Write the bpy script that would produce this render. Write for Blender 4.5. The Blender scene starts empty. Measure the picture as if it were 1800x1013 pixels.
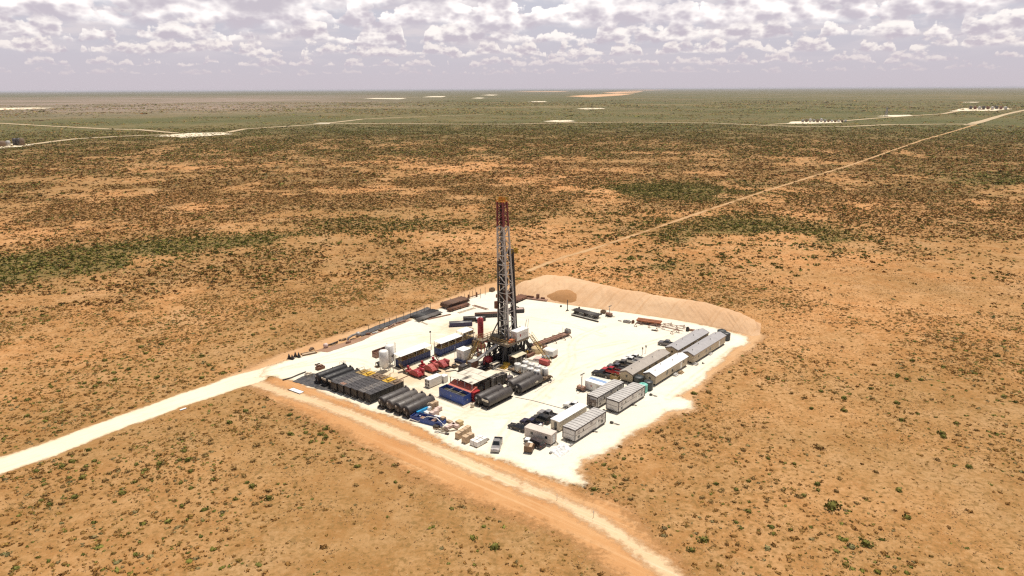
import bpy, math, random
import numpy as np
from mathutils import Vector, Matrix
R = math.radians
SC = bpy.context.scene
COL = SC.collection
RND = random.Random(11)
NR = np.random.default_rng(5)

# ------------------------------------------------------------------ camera (a drone 80 m above a flat plain)
CAM_H = 80.0
FPX, YH = 1217.0, 156.7
ROLL = math.atan(8.0 / 1800.0)
PITCH = math.atan((506.5 - YH) / FPX)
cp_, sp_ = math.cos(PITCH), math.sin(PITCH)
cr_, sr_ = math.cos(ROLL), math.sin(ROLL)

def sight(u, v):
    x, y = u - 900.0, v - 506.5
    xr, yr = x * cr_ - y * sr_, x * sr_ + y * cr_
    dx, dy, dz = xr / FPX, 1.0, -yr / FPX
    return dx, dy * cp_ + dz * sp_, -dy * sp_ + dz * cp_

def G(u, v, z=0.0):
    """survey point: where the plain (or a level z above it) lies for a spot of the aerial photograph"""
    d = sight(u, v)
    t = (z - CAM_H) / d[2]
    return Vector((d[0] * t, d[1] * t))

def ang(p, q):
    return math.atan2(q[1] - p[1], q[0] - p[0])

AA = R(49.5)                      # the pad's long direction (tanks, trailers, catwalk)
AB = AA - math.pi / 2             # across it
EA = Vector((math.cos(AA), math.sin(AA)))
EB = Vector((math.cos(AB), math.sin(AB)))

cam = bpy.data.cameras.new('camera')
cam.sensor_fit = 'HORIZONTAL'
cam.sensor_width = 36.0
cam.lens = 36.0 * FPX / 1800.0
cam.clip_start, cam.clip_end = 1.0, 300000.0
co = bpy.data.objects.new('camera', cam)
COL.objects.link(co)
fwd = Vector((0, cp_, -sp_)); rt = Vector((1, 0, 0)); up = Vector((0, sp_, cp_))
rt2 = cr_ * rt - sr_ * up
up2 = sr_ * rt + cr_ * up
m = Matrix((( rt2.x, up2.x, -fwd.x, 0), (rt2.y, up2.y, -fwd.y, 0), (rt2.z, up2.z, -fwd.z, CAM_H), (0, 0, 0, 1)))
co.matrix_world = m
SC.camera = co
SC.view_settings.view_transform = 'Standard'
SC.view_settings.look = 'None'
SC.view_settings.exposure = 0.0
SC.view_settings.gamma = 1.0
SC.cycles.use_denoising = False
SC.cycles.max_bounces = 5
SC.cycles.diffuse_bounces = 3
SC.cycles.volume_bounces = 0
SC.cycles.transparent_max_bounces = 6
SC.cycles.filter_width = 1.3

# ------------------------------------------------------------------ node helpers
class NT:
    def __init__(s, tree):
        s.t = tree
        s.n = tree.nodes
    def new(s, typ, **kw):
        n = s.n.new(typ)
        for k, v in kw.items():
            setattr(n, k, v)
        return n
    def put(s, sock, v):
        if isinstance(v, bpy.types.NodeSocket):
            s.t.links.new(v, sock)
        elif v is not None:
            if hasattr(sock, 'default_value'):
                dv = sock.default_value
                if hasattr(dv, '__len__') and not hasattr(v, '__len__'):
                    v = [v] * len(dv)
                if hasattr(dv, '__len__') and len(dv) == 4 and len(v) == 3:
                    v = list(v) + [1.0]
                sock.default_value = v
    def math(s, op, a, b=None, c=None, clamp=False):
        n = s.new('ShaderNodeMath', operation=op, use_clamp=clamp)
        s.put(n.inputs[0], a); s.put(n.inputs[1], b)
        if c is not None: s.put(n.inputs[2], c)
        return n.outputs[0]
    def vmath(s, op, a, b=None, scale=None):
        n = s.new('ShaderNodeVectorMath', operation=op)
        s.put(n.inputs[0], a)
        if b is not None: s.put(n.inputs[1], b)
        if scale is not None: s.put(n.inputs['Scale'], scale)
        return n.outputs['Value'] if op in ('LENGTH', 'DOT_PRODUCT') else n.outputs[0]
    def mix(s, f, a, b, mode='MIX'):
        n = s.new('ShaderNodeMix', data_type='RGBA', blend_type=mode)
        s.put(n.inputs[0], f); s.put(n.inputs[6], a); s.put(n.inputs[7], b)
        return n.outputs[2]
    def ramp(s, v, lo, hi, a=0.0, b=1.0, smooth=True):
        n = s.new('ShaderNodeMapRange', interpolation_type='SMOOTHSTEP' if smooth else 'LINEAR', clamp=True)
        s.put(n.inputs[0], v); s.put(n.inputs[1], lo); s.put(n.inputs[2], hi); s.put(n.inputs[3], a); s.put(n.inputs[4], b)
        return n.outputs[0]
    def noise(s, vec, scale, detail=4.0, rough=0.55, dist=0.0, lac=2.0):
        n = s.new('ShaderNodeTexNoise', noise_dimensions='3D')
        s.put(n.inputs['Vector'], vec); s.put(n.inputs['Scale'], scale); s.put(n.inputs['Detail'], detail)
        s.put(n.inputs['Roughness'], rough); s.put(n.inputs['Distortion'], dist); s.put(n.inputs['Lacunarity'], lac)
        return n.outputs[0]
    def voro(s, vec, scale, feature='F1', detail=0.0, rough=0.5, rand=1.0):
        n = s.new('ShaderNodeTexVoronoi', feature=feature)
        s.put(n.inputs['Vector'], vec); s.put(n.inputs['Scale'], scale)
        if 'Detail' in n.inputs: s.put(n.inputs['Detail'], detail); s.put(n.inputs['Roughness'], rough)
        s.put(n.inputs['Randomness'], rand)
        return n.outputs['Distance']
    def vec(s, x, y, z=0.0):
        n = s.new('ShaderNodeCombineXYZ')
        s.put(n.inputs[0], x); s.put(n.inputs[1], y); s.put(n.inputs[2], z)
        return n.outputs[0]
    def sep(s, v):
        n = s.new('ShaderNodeSeparateXYZ'); s.put(n.inputs[0], v)
        return n.outputs[0], n.outputs[1], n.outputs[2]
    def attr(s, name, out='Fac'):
        n = s.new('ShaderNodeAttribute', attribute_name=name)
        return n.outputs[out]

def new_mat(name):
    ma = bpy.data.materials.new(name)
    ma.use_nodes = True
    nt = NT(ma.node_tree)
    bs = ma.node_tree.nodes['Principled BSDF']
    return ma, nt, bs

MATS = {}
def mat(name, col, rough=0.6, metal=0.0, var=0.18, scale=0.9, dirt=0.0, dirt_col=(0.42, 0.27, 0.15), spec=0.5, rib=None, rust=0.0):
    """painted / weathered surface: mottled colour, dust near the edges of a noise field, optional ribs as bump"""
    if name in MATS: return MATS[name]
    ma, nt, bs = new_mat(name)
    tc = nt.new('ShaderNodeTexCoord').outputs['Object']
    n1 = nt.noise(tc, scale, 5, 0.6)
    lo = [c * (1 - var) for c in col]; hi = [min(1, c * (1 + var)) for c in col]
    c = nt.mix(nt.ramp(n1, 0.3, 0.7), lo, hi)
    if rust:
        n3 = nt.noise(nt.vmath('MULTIPLY', tc, (1.0, 1.0, 0.35)), scale * 2.2, 6, 0.7)
        c = nt.mix(nt.ramp(n3, 0.62 - 0.25 * rust, 0.72 - 0.2 * rust), c, (0.16, 0.065, 0.03))
    if dirt:
        n2 = nt.noise(nt.vmath('MULTIPLY', tc, (1.0, 1.0, 0.5)), scale * 1.6, 6, 0.7)
        c = nt.mix(nt.ramp(n2, 0.45, 0.75, 0.0, dirt), c, dirt_col)
    nt.put(bs.inputs['Base Color'], c)
    nt.put(bs.inputs['Roughness'], nt.ramp(n1, 0.2, 0.8, max(0.05, rough - 0.12), min(1, rough + 0.12)))
    bs.inputs['Metallic'].default_value = metal
    bs.inputs['Specular IOR Level'].default_value = spec
    if rib:
        ax, per, dep = rib
        x = nt.sep(tc)[ax]
        w = nt.math('SINE', nt.math('MULTIPLY', x, 2 * math.pi / per))
        b = nt.new('ShaderNodeBump'); b.inputs['Strength'].default_value = 1.0; b.inputs['Distance'].default_value = dep
        nt.put(b.inputs['Height'], w)
        nt.t.links.new(b.outputs[0], bs.inputs['Normal'])
    MATS[name] = ma
    return ma

# ------------------------------------------------------------------ mesh builder
class MB:
    def __init__(s):
        s.v = []; s.f = []; s.sm = []
    def add(s, vs, fs, smooth=False):
        o = len(s.v)
        s.v.extend([tuple(p) for p in vs])
        for f in fs:
            s.f.append(tuple(i + o for i in f)); s.sm.append(smooth)
        return s
    def box(s, x0, y0, z0, x1, y1, z1):
        if x0 > x1: x0, x1 = x1, x0
        if y0 > y1: y0, y1 = y1, y0
        if z0 > z1: z0, z1 = z1, z0
        v = [(x0, y0, z0), (x1, y0, z0), (x1, y1, z0), (x0, y1, z0), (x0, y0, z1), (x1, y0, z1), (x1, y1, z1), (x0, y1, z1)]
        return s.add(v, [(0, 3, 2, 1), (4, 5, 6, 7), (0, 1, 5, 4), (1, 2, 6, 5), (2, 3, 7, 6), (3, 0, 4, 7)])
    def cbox(s, cx, cy, z0, lx, ly, h):
        return s.box(cx - lx / 2, cy - ly / 2, z0, cx + lx / 2, cy + ly / 2, z0 + h)
    def bar(s, p, q, w, h=None):
        p, q = Vector(p), Vector(q); h = h or w
        d = (q - p)
        if d.length < 1e-6: return s
        d.normalize()
        ref = Vector((0, 0, 1)) if abs(d.z) < 0.95 else Vector((1, 0, 0))
        a = d.cross(ref).normalized() * w / 2; b = a.cross(d).normalized() * h / 2
        v = []
        for c in (p, q):
            v += [c - a - b, c + a - b, c + a + b, c - a + b]
        return s.add(v, [(3, 2, 1, 0), (4, 5, 6, 7), (0, 1, 5, 4), (1, 2, 6, 5), (2, 3, 7, 6), (3, 0, 4, 7)])
    def path(s, pts, w, h=None):
        for p, q in zip(pts[:-1], pts[1:]): s.bar(p, q, w, h)
        return s
    def lathe(s, p, axis, prof, n=16, smooth=True):
        """prof: (t along axis, radius); closed at both ends"""
        p = Vector(p); d = Vector(axis).normalized()
        ref = Vector((0, 0, 1)) if abs(d.z) < 0.9 else Vector((1, 0, 0))
        a = d.cross(ref).normalized(); b = a.cross(d).normalized()
        vs = []; fs = []
        for t, r in prof:
            for k in range(n):
                th = 2 * math.pi * k / n
                vs.append(p + d * t + (a * math.cos(th) + b * math.sin(th)) * r)
        for i in range(len(prof) - 1):
            for k in range(n):
                fs.append((i * n + k, i * n + (k + 1) % n, (i + 1) * n + (k + 1) % n, (i + 1) * n + k))
        o = len(s.v)
        s.add(vs, fs, smooth)
        s.add([], [tuple(reversed(range(-len(prof) * n, -len(prof) * n + n)))], False) if False else None
        base = o
        s.f.append(tuple(base + k for k in reversed(range(n)))); s.sm.append(False)
        base = o + (len(prof) - 1) * n
        s.f.append(tuple(base + k for k in range(n))); s.sm.append(False)
        return s
    def cyl(s, p, q, r, n=12, r2=None):
        p, q = Vector(p), Vector(q)
        return s.lathe(p, q - p, [(0, r), ((q - p).length, r if r2 is None else r2)], n)
    def ball(s, c, r, n=12, m=8, sz=1.0):
        return s.lathe((c[0], c[1], c[2] - r * sz), (0, 0, 1), [(r * sz * (1 - math.cos(math.pi * i / m)), max(0.01, r * math.sin(math.pi * i / m))) for i in range(m + 1)], n)
    def extr(s, poly, y0, y1, axis='y'):
        """extrude a 2-D outline: axis y -> poly is (x,z); axis x -> poly is (y,z); axis z -> poly is (x,y)"""
        n = len(poly); v = []
        for t in (y0, y1):
            for a, b in poly:
                v.append({'y': (a, t, b), 'x': (t, a, b), 'z': (a, b, t)}[axis])
        fs = [tuple(range(n)), tuple(reversed(range(n, 2 * n)))]
        for i in range(n):
            j = (i + 1) % n
            fs.append((i, i + n, j + n, j))
        return s.add(v, fs)
    def quad(s, a, b, c, d):
        return s.add([a, b, c, d], [(0, 1, 2, 3)])
    def build(s, name, m, parent=None):
        me = bpy.data.meshes.new(name)
        me.from_pydata(s.v, [], s.f)
        me.polygons.foreach_set('use_smooth', s.sm)
        me.update()
        # consistent outward faces
        import bmesh
        bm = bmesh.new(); bm.from_mesh(me); bmesh.ops.recalc_face_normals(bm, faces=bm.faces); bm.to_mesh(me); bm.free()
        for mm in (m if isinstance(m, (list, tuple)) else [m]): me.materials.append(mm)
        o = bpy.data.objects.new(name, me)
        COL.objects.link(o)
        if parent is not None: o.parent = parent
        return o

def np_mesh(name, V, F, m, attrs=None, smooth=False, fsize=4):
    """big mesh straight from arrays"""
    me = bpy.data.meshes.new(name)
    V = np.asarray(V, np.float32); F = np.asarray(F, np.int32)
    me.vertices.add(len(V)); me.vertices.foreach_set('co', V.ravel())
    me.loops.add(F.size); me.loops.foreach_set('vertex_index', F.ravel())
    me.polygons.add(len(F))
    me.polygons.foreach_set('loop_start', np.arange(0, F.size, fsize, dtype=np.int32))
    me.polygons.foreach_set('loop_total', np.full(len(F), fsize, np.int32))
    if smooth: me.polygons.foreach_set('use_smooth', np.ones(len(F), bool))
    for k, a in (attrs or {}).items():
        a = np.asarray(a, np.float32)
        if a.ndim == 1:
            at = me.attributes.new(k, 'FLOAT', 'POINT'); at.data.foreach_set('value', a)
        else:
            at = me.attributes.new(k, 'FLOAT_COLOR', 'POINT'); at.data.foreach_set('color', np.hstack([a, np.ones((len(a), 1), np.float32)]).astype(np.float32).ravel())
    me.update(calc_edges=True)
    me.materials.append(m)
    o = bpy.data.objects.new(name, me)
    COL.objects.link(o)
    return o

def tag(o, label=None, cat=None, group=None, kind=None):
    if label: o['label'] = label
    if cat: o['category'] = cat
    if group: o['group'] = group
    if kind: o['kind'] = kind
    return o

def thing(name, label, cat, at, rot=0.0, group=None, z=0.0):
    o = bpy.data.objects.new(name, None)
    o.empty_display_size = 0.5
    COL.objects.link(o)
    o.location = (at[0], at[1], z); o.rotation_euler = (0, 0, rot)
    return tag(o, label, cat, group)

def children(o): return list(o.children)

def dup(src, label, at, rot=None, group=None, z=0.0, swap=None):
    """copy of a thing with copies of its parts and sub-parts; swap maps a part's old material to a new one"""
    def cp(o, parent):
        c = o.copy()
        if swap and o.data is not None and o.data.materials and o.data.materials[0] in swap:
            c.data = o.data.copy(); c.data.materials[0] = swap[o.data.materials[0]]
        COL.objects.link(c)
        if parent is not None: c.parent = parent
        for ch in children(o): cp(ch, c)
        return c
    r = cp(src, None)
    r.location = (at[0], at[1], z)
    if rot is not None: r.rotation_euler = (0, 0, rot)
    r['label'] = label
    if group: r['group'] = group
    return r

# value noise on arrays (for clump patterns of the vegetation)
_T = np.random.default_rng(3).random((256, 256))
def vnoise(x, y):
    xi = np.floor(x).astype(int); yi = np.floor(y).astype(int)
    fx = x - xi; fy = y - yi
    fx = fx * fx * (3 - 2 * fx); fy = fy * fy * (3 - 2 * fy)
    a = _T[xi & 255, yi & 255]; b = _T[(xi + 1) & 255, yi & 255]; c = _T[xi & 255, (yi + 1) & 255]; d = _T[(xi + 1) & 255, (yi + 1) & 255]
    return (a * (1 - fx) + b * fx) * (1 - fy) + (c * (1 - fx) + d * fx) * fy
def fbm(x, y, o=4, g=0.5):
    s = 0; a = 1; t = 0
    for i in range(o):
        s = s + a * vnoise(x * 2 ** i + 17.3 * i, y * 2 ** i + 9.1 * i); t += a; a *= g
    return s / t
# ------------------------------------------------------------------ sky and sun
SUN_EL, SUN_AZ = R(74), R(35)         # azimuth measured from +Y towards +X
W = bpy.data.worlds.new('World'); SC.world = W
W.use_nodes = True
nt = NT(W.node_tree)
bg = W.node_tree.nodes['Background']
sk = nt.new('ShaderNodeTexSky', sky_type='NISHITA')
sk.sun_disc = False
sk.sun_elevation = SUN_EL; sk.sun_rotation = SUN_AZ
sk.altitude = 900; sk.air_density = 1.0; sk.dust_density = 1.5; sk.ozone_density = 1.0
clear = nt.vmath('MULTIPLY', sk.outputs[0], (0.100, 0.086, 0.070))     # sky strength about 0.09, warm white balance
D = nt.vmath('NORMALIZE', nt.new('ShaderNodeTexCoord').outputs['Generated'])
dx, dy, dz = nt.sep(D)
el = nt.math('MULTIPLY', nt.math('ARCSINE', dz), 180 / math.pi)      # degrees
az = nt.math('MULTIPLY', nt.math('ARCTAN2', dx, dy), 180 / math.pi)
# the air under the cloud deck: a lilac grey band of haze above the horizon
horizon = nt.mix(nt.ramp(el, 0.5, 7.0, smooth=False), (0.605, 0.548, 0.598), (0.60, 0.61, 0.69))
base = nt.mix(nt.ramp(el, 6.0, 35.0), horizon, clear)
def noise2(vec, scale, detail, rough):
    n = nt.new('ShaderNodeTexNoise', noise_dimensions='2D')
    nt.put(n.inputs['Vector'], vec); n.inputs['Scale'].default_value = scale; n.inputs['Detail'].default_value = detail; n.inputs['Roughness'].default_value = rough
    return n.outputs[0]
def voro2(vec, scale, detail, rough):
    n = nt.new('ShaderNodeTexVoronoi', voronoi_dimensions='2D', feature='F1')
    nt.put(n.inputs['Vector'], vec); n.inputs['Scale'].default_value = scale; n.inputs['Detail'].default_value = detail; n.inputs['Roughness'].default_value = rough
    return n.outputs['Distance']
def cloud_rank(below, f, base_el, hmax, seed, lit, dark, strength=1.0, lo=0.40, hi_=0.66, bw=0.5, soft=0.16):
    """one rank of cumulus standing side by side: level grey bases, heaped tops, lit from above"""
    sx = nt.math('MULTIPLY_ADD', az, f, seed * 7.31)
    sy = nt.math('MULTIPLY_ADD', el, f * 1.7, seed * 3.77)
    P = nt.vec(sx, sy, 0.0)
    bb_ = nt.math('MULTIPLY_ADD', nt.math('SUBTRACT', noise2(nt.vec(sx, seed, 0.0), 0.55, 2, 0.5), 0.5), bw * 2, base_el)
    hn = noise2(nt.vec(sx, seed + 3.3, 0.0), 0.62, 5, 0.55)
    H = nt.math('MAXIMUM', nt.math('MULTIPLY', nt.ramp(hn, lo, hi_), hmax), 0.02)
    v0 = voro2(P, 1.15, 3.0, 0.55)
    v1 = voro2(nt.vmath('ADD', P, (0.10, 0.26, 0.0)), 1.15, 3.0, 0.55)
    n2 = noise2(P, 0.9, 6, 0.6)
    t = nt.math('DIVIDE', nt.math('SUBTRACT', el, bb_), H)
    puff = nt.math('ADD', nt.math('MULTIPLY', nt.math('SUBTRACT', v0, 0.45), 0.75), nt.math('MULTIPLY', nt.math('SUBTRACT', 0.5, n2), 1.1))
    tp = nt.math('ADD', t, puff)
    mask = nt.math('MULTIPLY', nt.ramp(tp, 1.0, 1.0 - soft), nt.ramp(nt.math('ADD', t, nt.math('MULTIPLY', nt.math('SUBTRACT', n2, 0.5), 0.55)), -0.06, 0.16))
    mask = nt.math('MULTIPLY', mask, nt.ramp(H, 0.10 * hmax, 0.35 * hmax))
    li = nt.math('ADD', nt.math('MULTIPLY', tp, 0.62), nt.math('MULTIPLY', nt.math('SUBTRACT', v1, v0), 1.0))
    li = nt.math('ADD', li, nt.math('MULTIPLY', nt.math('SUBTRACT', n2, 0.5), 0.6))
    li = nt.ramp(li, -0.02, 0.72)
    return nt.mix(nt.math('MULTIPLY', mask, strength), below, nt.mix(li, dark, lit))
c = base
veil = noise2(nt.vec(nt.math('MULTIPLY', az, 0.16), nt.math('MULTIPLY', el, 0.9), 0.0), 0.9, 5, 0.6)
c = nt.mix(nt.math('MULTIPLY', nt.ramp(veil, 0.42, 0.68), nt.ramp(el, 1.3, 4.5, 0.0, 0.8)), c, (0.76, 0.69, 0.71))
c = cloud_rank(c, 1.05, 1.15, 0.75, 1.7, (0.78, 0.69, 0.69), (0.63, 0.55, 0.60), 0.5, 0.38, 0.66, 0.3, 0.5)
c = cloud_rank(c, 0.78, 1.75, 1.10, 5.2, (0.88, 0.79, 0.77), (0.61, 0.54, 0.60), 0.75, 0.34, 0.62, 0.4, 0.35)
c = cloud_rank(c, 0.58, 2.5, 1.60, 9.4, (0.98, 0.90, 0.86), (0.60, 0.535, 0.595), 0.9, 0.31, 0.58, 0.5, 0.28)
c = cloud_rank(c, 0.38, 3.4, 2.4, 2.9, (1.06, 0.99, 0.95), (0.585, 0.525, 0.59), 0.95, 0.28, 0.56, 0.6, 0.22)
c = cloud_rank(c, 0.25, 4.5, 3.6, 7.1, (1.2, 1.13, 1.09), (0.60, 0.545, 0.61), 1.0, 0.26, 0.54, 0.8, 0.11)
c = cloud_rank(c, 0.19, 6.0, 5.5, 4.4, (1.22, 1.16, 1.12), (0.60, 0.55, 0.61), 1.0, 0.28, 0.56, 1.0, 0.10)
hi = nt.mix(nt.ramp(noise2(nt.vec(dx, dy, 0.0), 2.6, 3, 0.6), 0.5, 0.66), clear, (0.78, 0.72, 0.66))
hi = nt.mix(nt.ramp(el, 12.0, 22.0), c, hi)
# two backgrounds: the detailed low band and the plain sky above it
bg2 = nt.new('ShaderNodeBackground'); nt.put(bg2.inputs[0], nt.mix(nt.ramp(noise2(nt.vec(dx, dy, 0.0), 2.6, 3, 0.6), 0.5, 0.66), clear, (0.78, 0.72, 0.66)))
nt.put(bg.inputs[0], hi)
mx = nt.new('ShaderNodeMixShader')
nt.put(mx.inputs[0], nt.math('GREATER_THAN', el, 22.0))
nt.t.links.new(bg.outputs[0], mx.inputs[1]); nt.t.links.new(bg2.outputs[0], mx.inputs[2])
nt.t.links.new(mx.outputs[0], W.node_tree.nodes['World Output'].inputs[0])
W.cycles.sampling_method = 'NONE'
sl = bpy.data.lights.new('sun', 'SUN'); sl.energy = 4.8; sl.angle = R(0.53); sl.color = (1.0, 0.93, 0.82)
so = bpy.data.objects.new('sun', sl); COL.objects.link(so)
sd = Vector((math.cos(SUN_EL) * math.sin(SUN_AZ), math.cos(SUN_EL) * math.cos(SUN_AZ), math.sin(SUN_EL)))
so.rotation_euler = sd.to_track_quat('Z', 'Y').to_euler()
so.location = (0, 0, 300)
# ------------------------------------------------------------------ outlines surveyed on the plain
def PX(pts): return np.array([tuple(G(*p)) for p in pts])

PAD = PX([(452, 664), (480, 663), (515, 671), (560, 690), (600, 705), (650, 722), (700, 739), (740, 754), (770, 770), (800, 785), (850, 803), (900, 816), (950, 836), (1000, 851), (1026, 859),
          (1031, 850), (1018, 826), (1030, 809), (1060, 797), (1100, 772), (1140, 748), (1172, 727), (1196, 722), (1218, 716), (1214, 706), (1190, 696), (1216, 682), (1236, 671), (1240, 655), (1262, 640), (1280, 625),
          (1290, 612), (1320, 603), (1314, 594), (1300, 588), (1265, 578), (1220, 568), (1160, 557), (1100, 549), (1045, 541), (1000, 535), (960, 528), (930, 522), (905, 518),
          (868, 510), (840, 519), (800, 531), (760, 546), (720, 560), (680, 575), (640, 591), (600, 606), (560, 618), (530, 625), (500, 635), (470, 645)])
r_up = [(0, 803), (100, 770), (200, 733), (300, 697), (400, 663), (470, 643), (500, 634)]
r_lo = [(470, 668), (440, 678), (400, 691), (300, 724), (200, 762), (100, 802), (0, 836)]
ROAD = PX(r_up + r_lo)
dirw = (ROAD[0] - ROAD[2]); dirw = dirw / np.linalg.norm(dirw)
ROAD = np.vstack([[ROAD[0] + dirw * 260], ROAD, [ROAD[-1] + dirw * 260]])
CLEAR = PX([(425, 684), (480, 712), (560, 748), (640, 792), (720, 842), (800, 882), (900, 915), (980, 948), (1040, 990), (1075, 1030), (1105, 1080), (1290, 1080), (1240, 1030), (1195, 975), (1150, 925), (1110, 890), (1060, 868), (1030, 858),
            (900, 800), (760, 745), (620, 690), (560, 660), (480, 655)])
VERGE = PX([(380, 668), (440, 643), (500, 618), (560, 598), (640, 573), (720, 545), (800, 518), (850, 499), (885, 491), (905, 500), (905, 515), (960, 528), (1100, 549), (1290, 583), (1335, 583), (1350, 592), (1335, 608), (1300, 632), (1250, 668), (1225, 700), (1226, 722), (1180, 738), (1090, 786), (1035, 826), (1040, 862), (900, 760), (700, 640), (560, 640), (470, 660)])
TRACK = PX([(455, 676), (500, 690), (560, 708), (620, 730), (700, 764), (780, 797), (850, 828), (920, 857), (980, 880), (1030, 903), (1075, 932), (1120, 964), (1165, 998), (1210, 1036), (1260, 1085)])
FARTRACK = PX([(930, 476), (980, 456), (1060, 432), (1150, 402), (1240, 371), (1330, 341), (1420, 313), (1500, 289), (1560, 268), (1620, 247), (1680, 230), (1715, 219)])

def in_poly(x, y, P):
    ins = np.zeros(x.shape, bool)
    n = len(P)
    for i in range(n):
        x0, y0 = P[i]; x1, y1 = P[(i + 1) % n]
        c = ((y0 > y) != (y1 > y)) & (x < (x1 - x0) * (y - y0) / (y1 - y0 + 1e-12) + x0)
        ins ^= c
    return ins
def d_line(x, y, P, closed=False):
    d = np.full(x.shape, 1e9)
    n = len(P)
    for i in range(n if closed else n - 1):
        a = P[i]; b = P[(i + 1) % n]
        ab = b - a; L = max(1e-9, ab @ ab)
        t = np.clip(((x - a[0]) * ab[0] + (y - a[1]) * ab[1]) / L, 0, 1)
        d = np.minimum(d, np.hypot(x - a[0] - t * ab[0], y - a[1] - t * ab[1]))
    return d
def sd_poly(x, y, P):
    d = d_line(x, y, P, True)
    return np.where(in_poly(x, y, P), d, -d)          # positive inside

# ------------------------------------------------------------------ plant cover of the plain (broad zones, clumps inside them)
ZONES = [(90, 462, 190, 20, .55, 1.0), (330, 434, 160, 12, .34, .8), (700, 398, 110, 20, .30, .6), (420, 335, 430, 30, .16, 0.0), (230, 530, 90, 32, .26, .08), (400, 548, 90, 22, .16, .1),
         (660, 495, 130, 32, .22, .2), (520, 468, 80, 16, .14, .1), (60, 562, 70, 22, .12, .2), (980, 420, 130, 36, .05, .2), (1195, 334, 130, 12, .42, 1.0), (1335, 408, 120, 26, .34, .85), (1120, 455, 85, 16, .26, .9),
         (1300, 440, 90, 20, .22, .8), (1755, 315, 60, 9, .3, .7), (1450, 352, 130, 22, .14, .2), (1600, 455, 240, 62, -.16, 0.0), (1460, 500, 180, 40, -.12, 0.0), (1510, 575, 180, 36, .07, 0.0), (1150, 286, 170, 9, -.22, 0.0), (1330, 282, 130, 7, -.18, 0.0),
         (560, 284, 110, 5, -.2, 0.0), (120, 272, 200, 8, -.12, .2), (150, 745, 190, 60, .08, .1), (320, 830, 170, 50, .08, .12), (330, 950, 160, 40, .03, .1), (900, 252, 900, 14, .2, .45), (700, 960, 190, 60, -.05, 0.0), (1450, 760, 230, 80, -.03, .1),
         (1530, 950, 110, 50, .05, .5), (1700, 900, 150, 90, -.06, 0.0), (600, 850, 100, 40, -.04, 0.0), (560, 560, 110, 22, -.12, 0.0), (250, 500, 260, 40, .10, .15), (100, 400, 200, 30, .12, .1), (800, 330, 300, 30, .12, .15), (640, 440, 150, 25, .12, .3), (1100, 390, 160, 25, .12, .5), (330, 600, 180, 25, -.03, .2), (1000, 300, 300, 18, .1, .0), (1650, 270, 200, 14, .06, .2), (60, 340, 90, 18, .0, .3)]
ZONES = [(u, v, ru, rv, k * 1.35, g) for (u, v, ru, rv, k, g) in ZONES]
ZW = []
for (u, v, ru, rv, k, gr) in ZONES:
    c = G(u, v); dist = c.length
    wx = ru * math.hypot(dist, CAM_H) / FPX
    a = G(u, max(v - rv, 165)); b = G(u, v + rv)
    wy = (a - b).length / 2
    ZW.append((c.x, c.y, math.atan2(c.x, c.y), wx, wy, k, gr))
def cover(x, y, fine=True):
    r = np.hypot(x, y)
    k = 0.21 + 0.19 * np.clip((r - 180) / 180, 0, 1) + 0.20 * np.clip((r - 400) / 250, 0, 1) + 0.22 * np.clip((r - 650) / 350, 0, 1)
    k = k - 0.05 * (x > 0) * np.clip(1.3 - r / 300, 0, 1)
    gr = np.full_like(k, 0.15) + 0.45 * np.clip((r - 800) / 700, 0, 1); w = np.full_like(k, 0.12)
    gs = gr * w
    for (cx, cy, th, wx, wy, dk, g) in ZW:
        lx = (x - cx) * math.cos(th) - (y - cy) * math.sin(th)
        ly = (x - cx) * math.sin(th) + (y - cy) * math.cos(th)
        e = np.exp(-0.9 * ((lx / wx) ** 2 + (ly / wy) ** 2) ** 1.3)
        k = k + dk * e
        if dk > 0: gs = gs + g * e * dk * 2; w = w + e * dk * 2
    gr = gs / w
    clump = fbm(x / 38 + 40, y / 38 + 11, 3, 0.55) if not fine else 0.55 * fbm(x / 38 + 40, y / 38 + 11, 3, 0.55) + 0.45 * fbm(x / 9.5 + 4, y / 7.0 + 1, 3, 0.6)
    k = k * np.clip((clump - 0.36) * 6.5, 0.14, 2.4) * 1.12
    return np.clip(k, 0.0, 0.85), gr

# ------------------------------------------------------------------ ground
th = np.concatenate([np.arange(-56, 56.01, 0.4), np.arange(60, 304, 6.0)]) * math.pi / 180
rr = np.concatenate([[0.0], np.geomspace(30, 90000, 190)])
TH, RR = np.meshgrid(th, rr)
gx = (RR * np.sin(TH)).ravel(); gy = (RR * np.cos(TH)).ravel()
kcov, kgr = cover(gx, gy, False)
gz = np.zeros_like(gx)
nt_, nr_ = len(th), len(rr)
idx = np.arange(nr_ * nt_).reshape(nr_, nt_)
a = idx[:-1, :]; b = idx[1:, :]
F = np.stack([a, b, np.roll(b, -1, 1), np.roll(a, -1, 1)], -1).reshape(-1, 4)
gr_ = np.hypot(gx, gy)
azd = np.degrees(np.arctan2(gx, gy))
pink = np.clip((gr_ - 2300) / 1500, 0, 1) * np.clip((-4 - azd) / 14, 0, 1) * np.clip((14000 - gr_) / 6000, 0, 1)
ma, nt, bs = new_mat('desert_ground')
geo = nt.new('ShaderNodeNewGeometry').outputs['Position']
cov = nt.attr('cover'); grn = nt.attr('green'); pk = nt.attr('pink')
big = nt.noise(geo, 0.018, 5, 0.6)
mid = nt.noise(geo, 0.16, 5, 0.6)
fine = nt.noise(geo, 1.1, 4, 0.65)
sand = nt.mix(nt.ramp(big, 0.32, 0.68), (0.490, 0.243, 0.092), (0.560, 0.318, 0.142))
sand = nt.mix(nt.ramp(mid, 0.44, 0.66, 0.0, 0.75), sand, (0.640, 0.385, 0.190))
sand = nt.mix(nt.ramp(mid, 0.52, 0.32, 0.0, 0.60), sand, (0.445, 0.198, 0.069))
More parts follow.
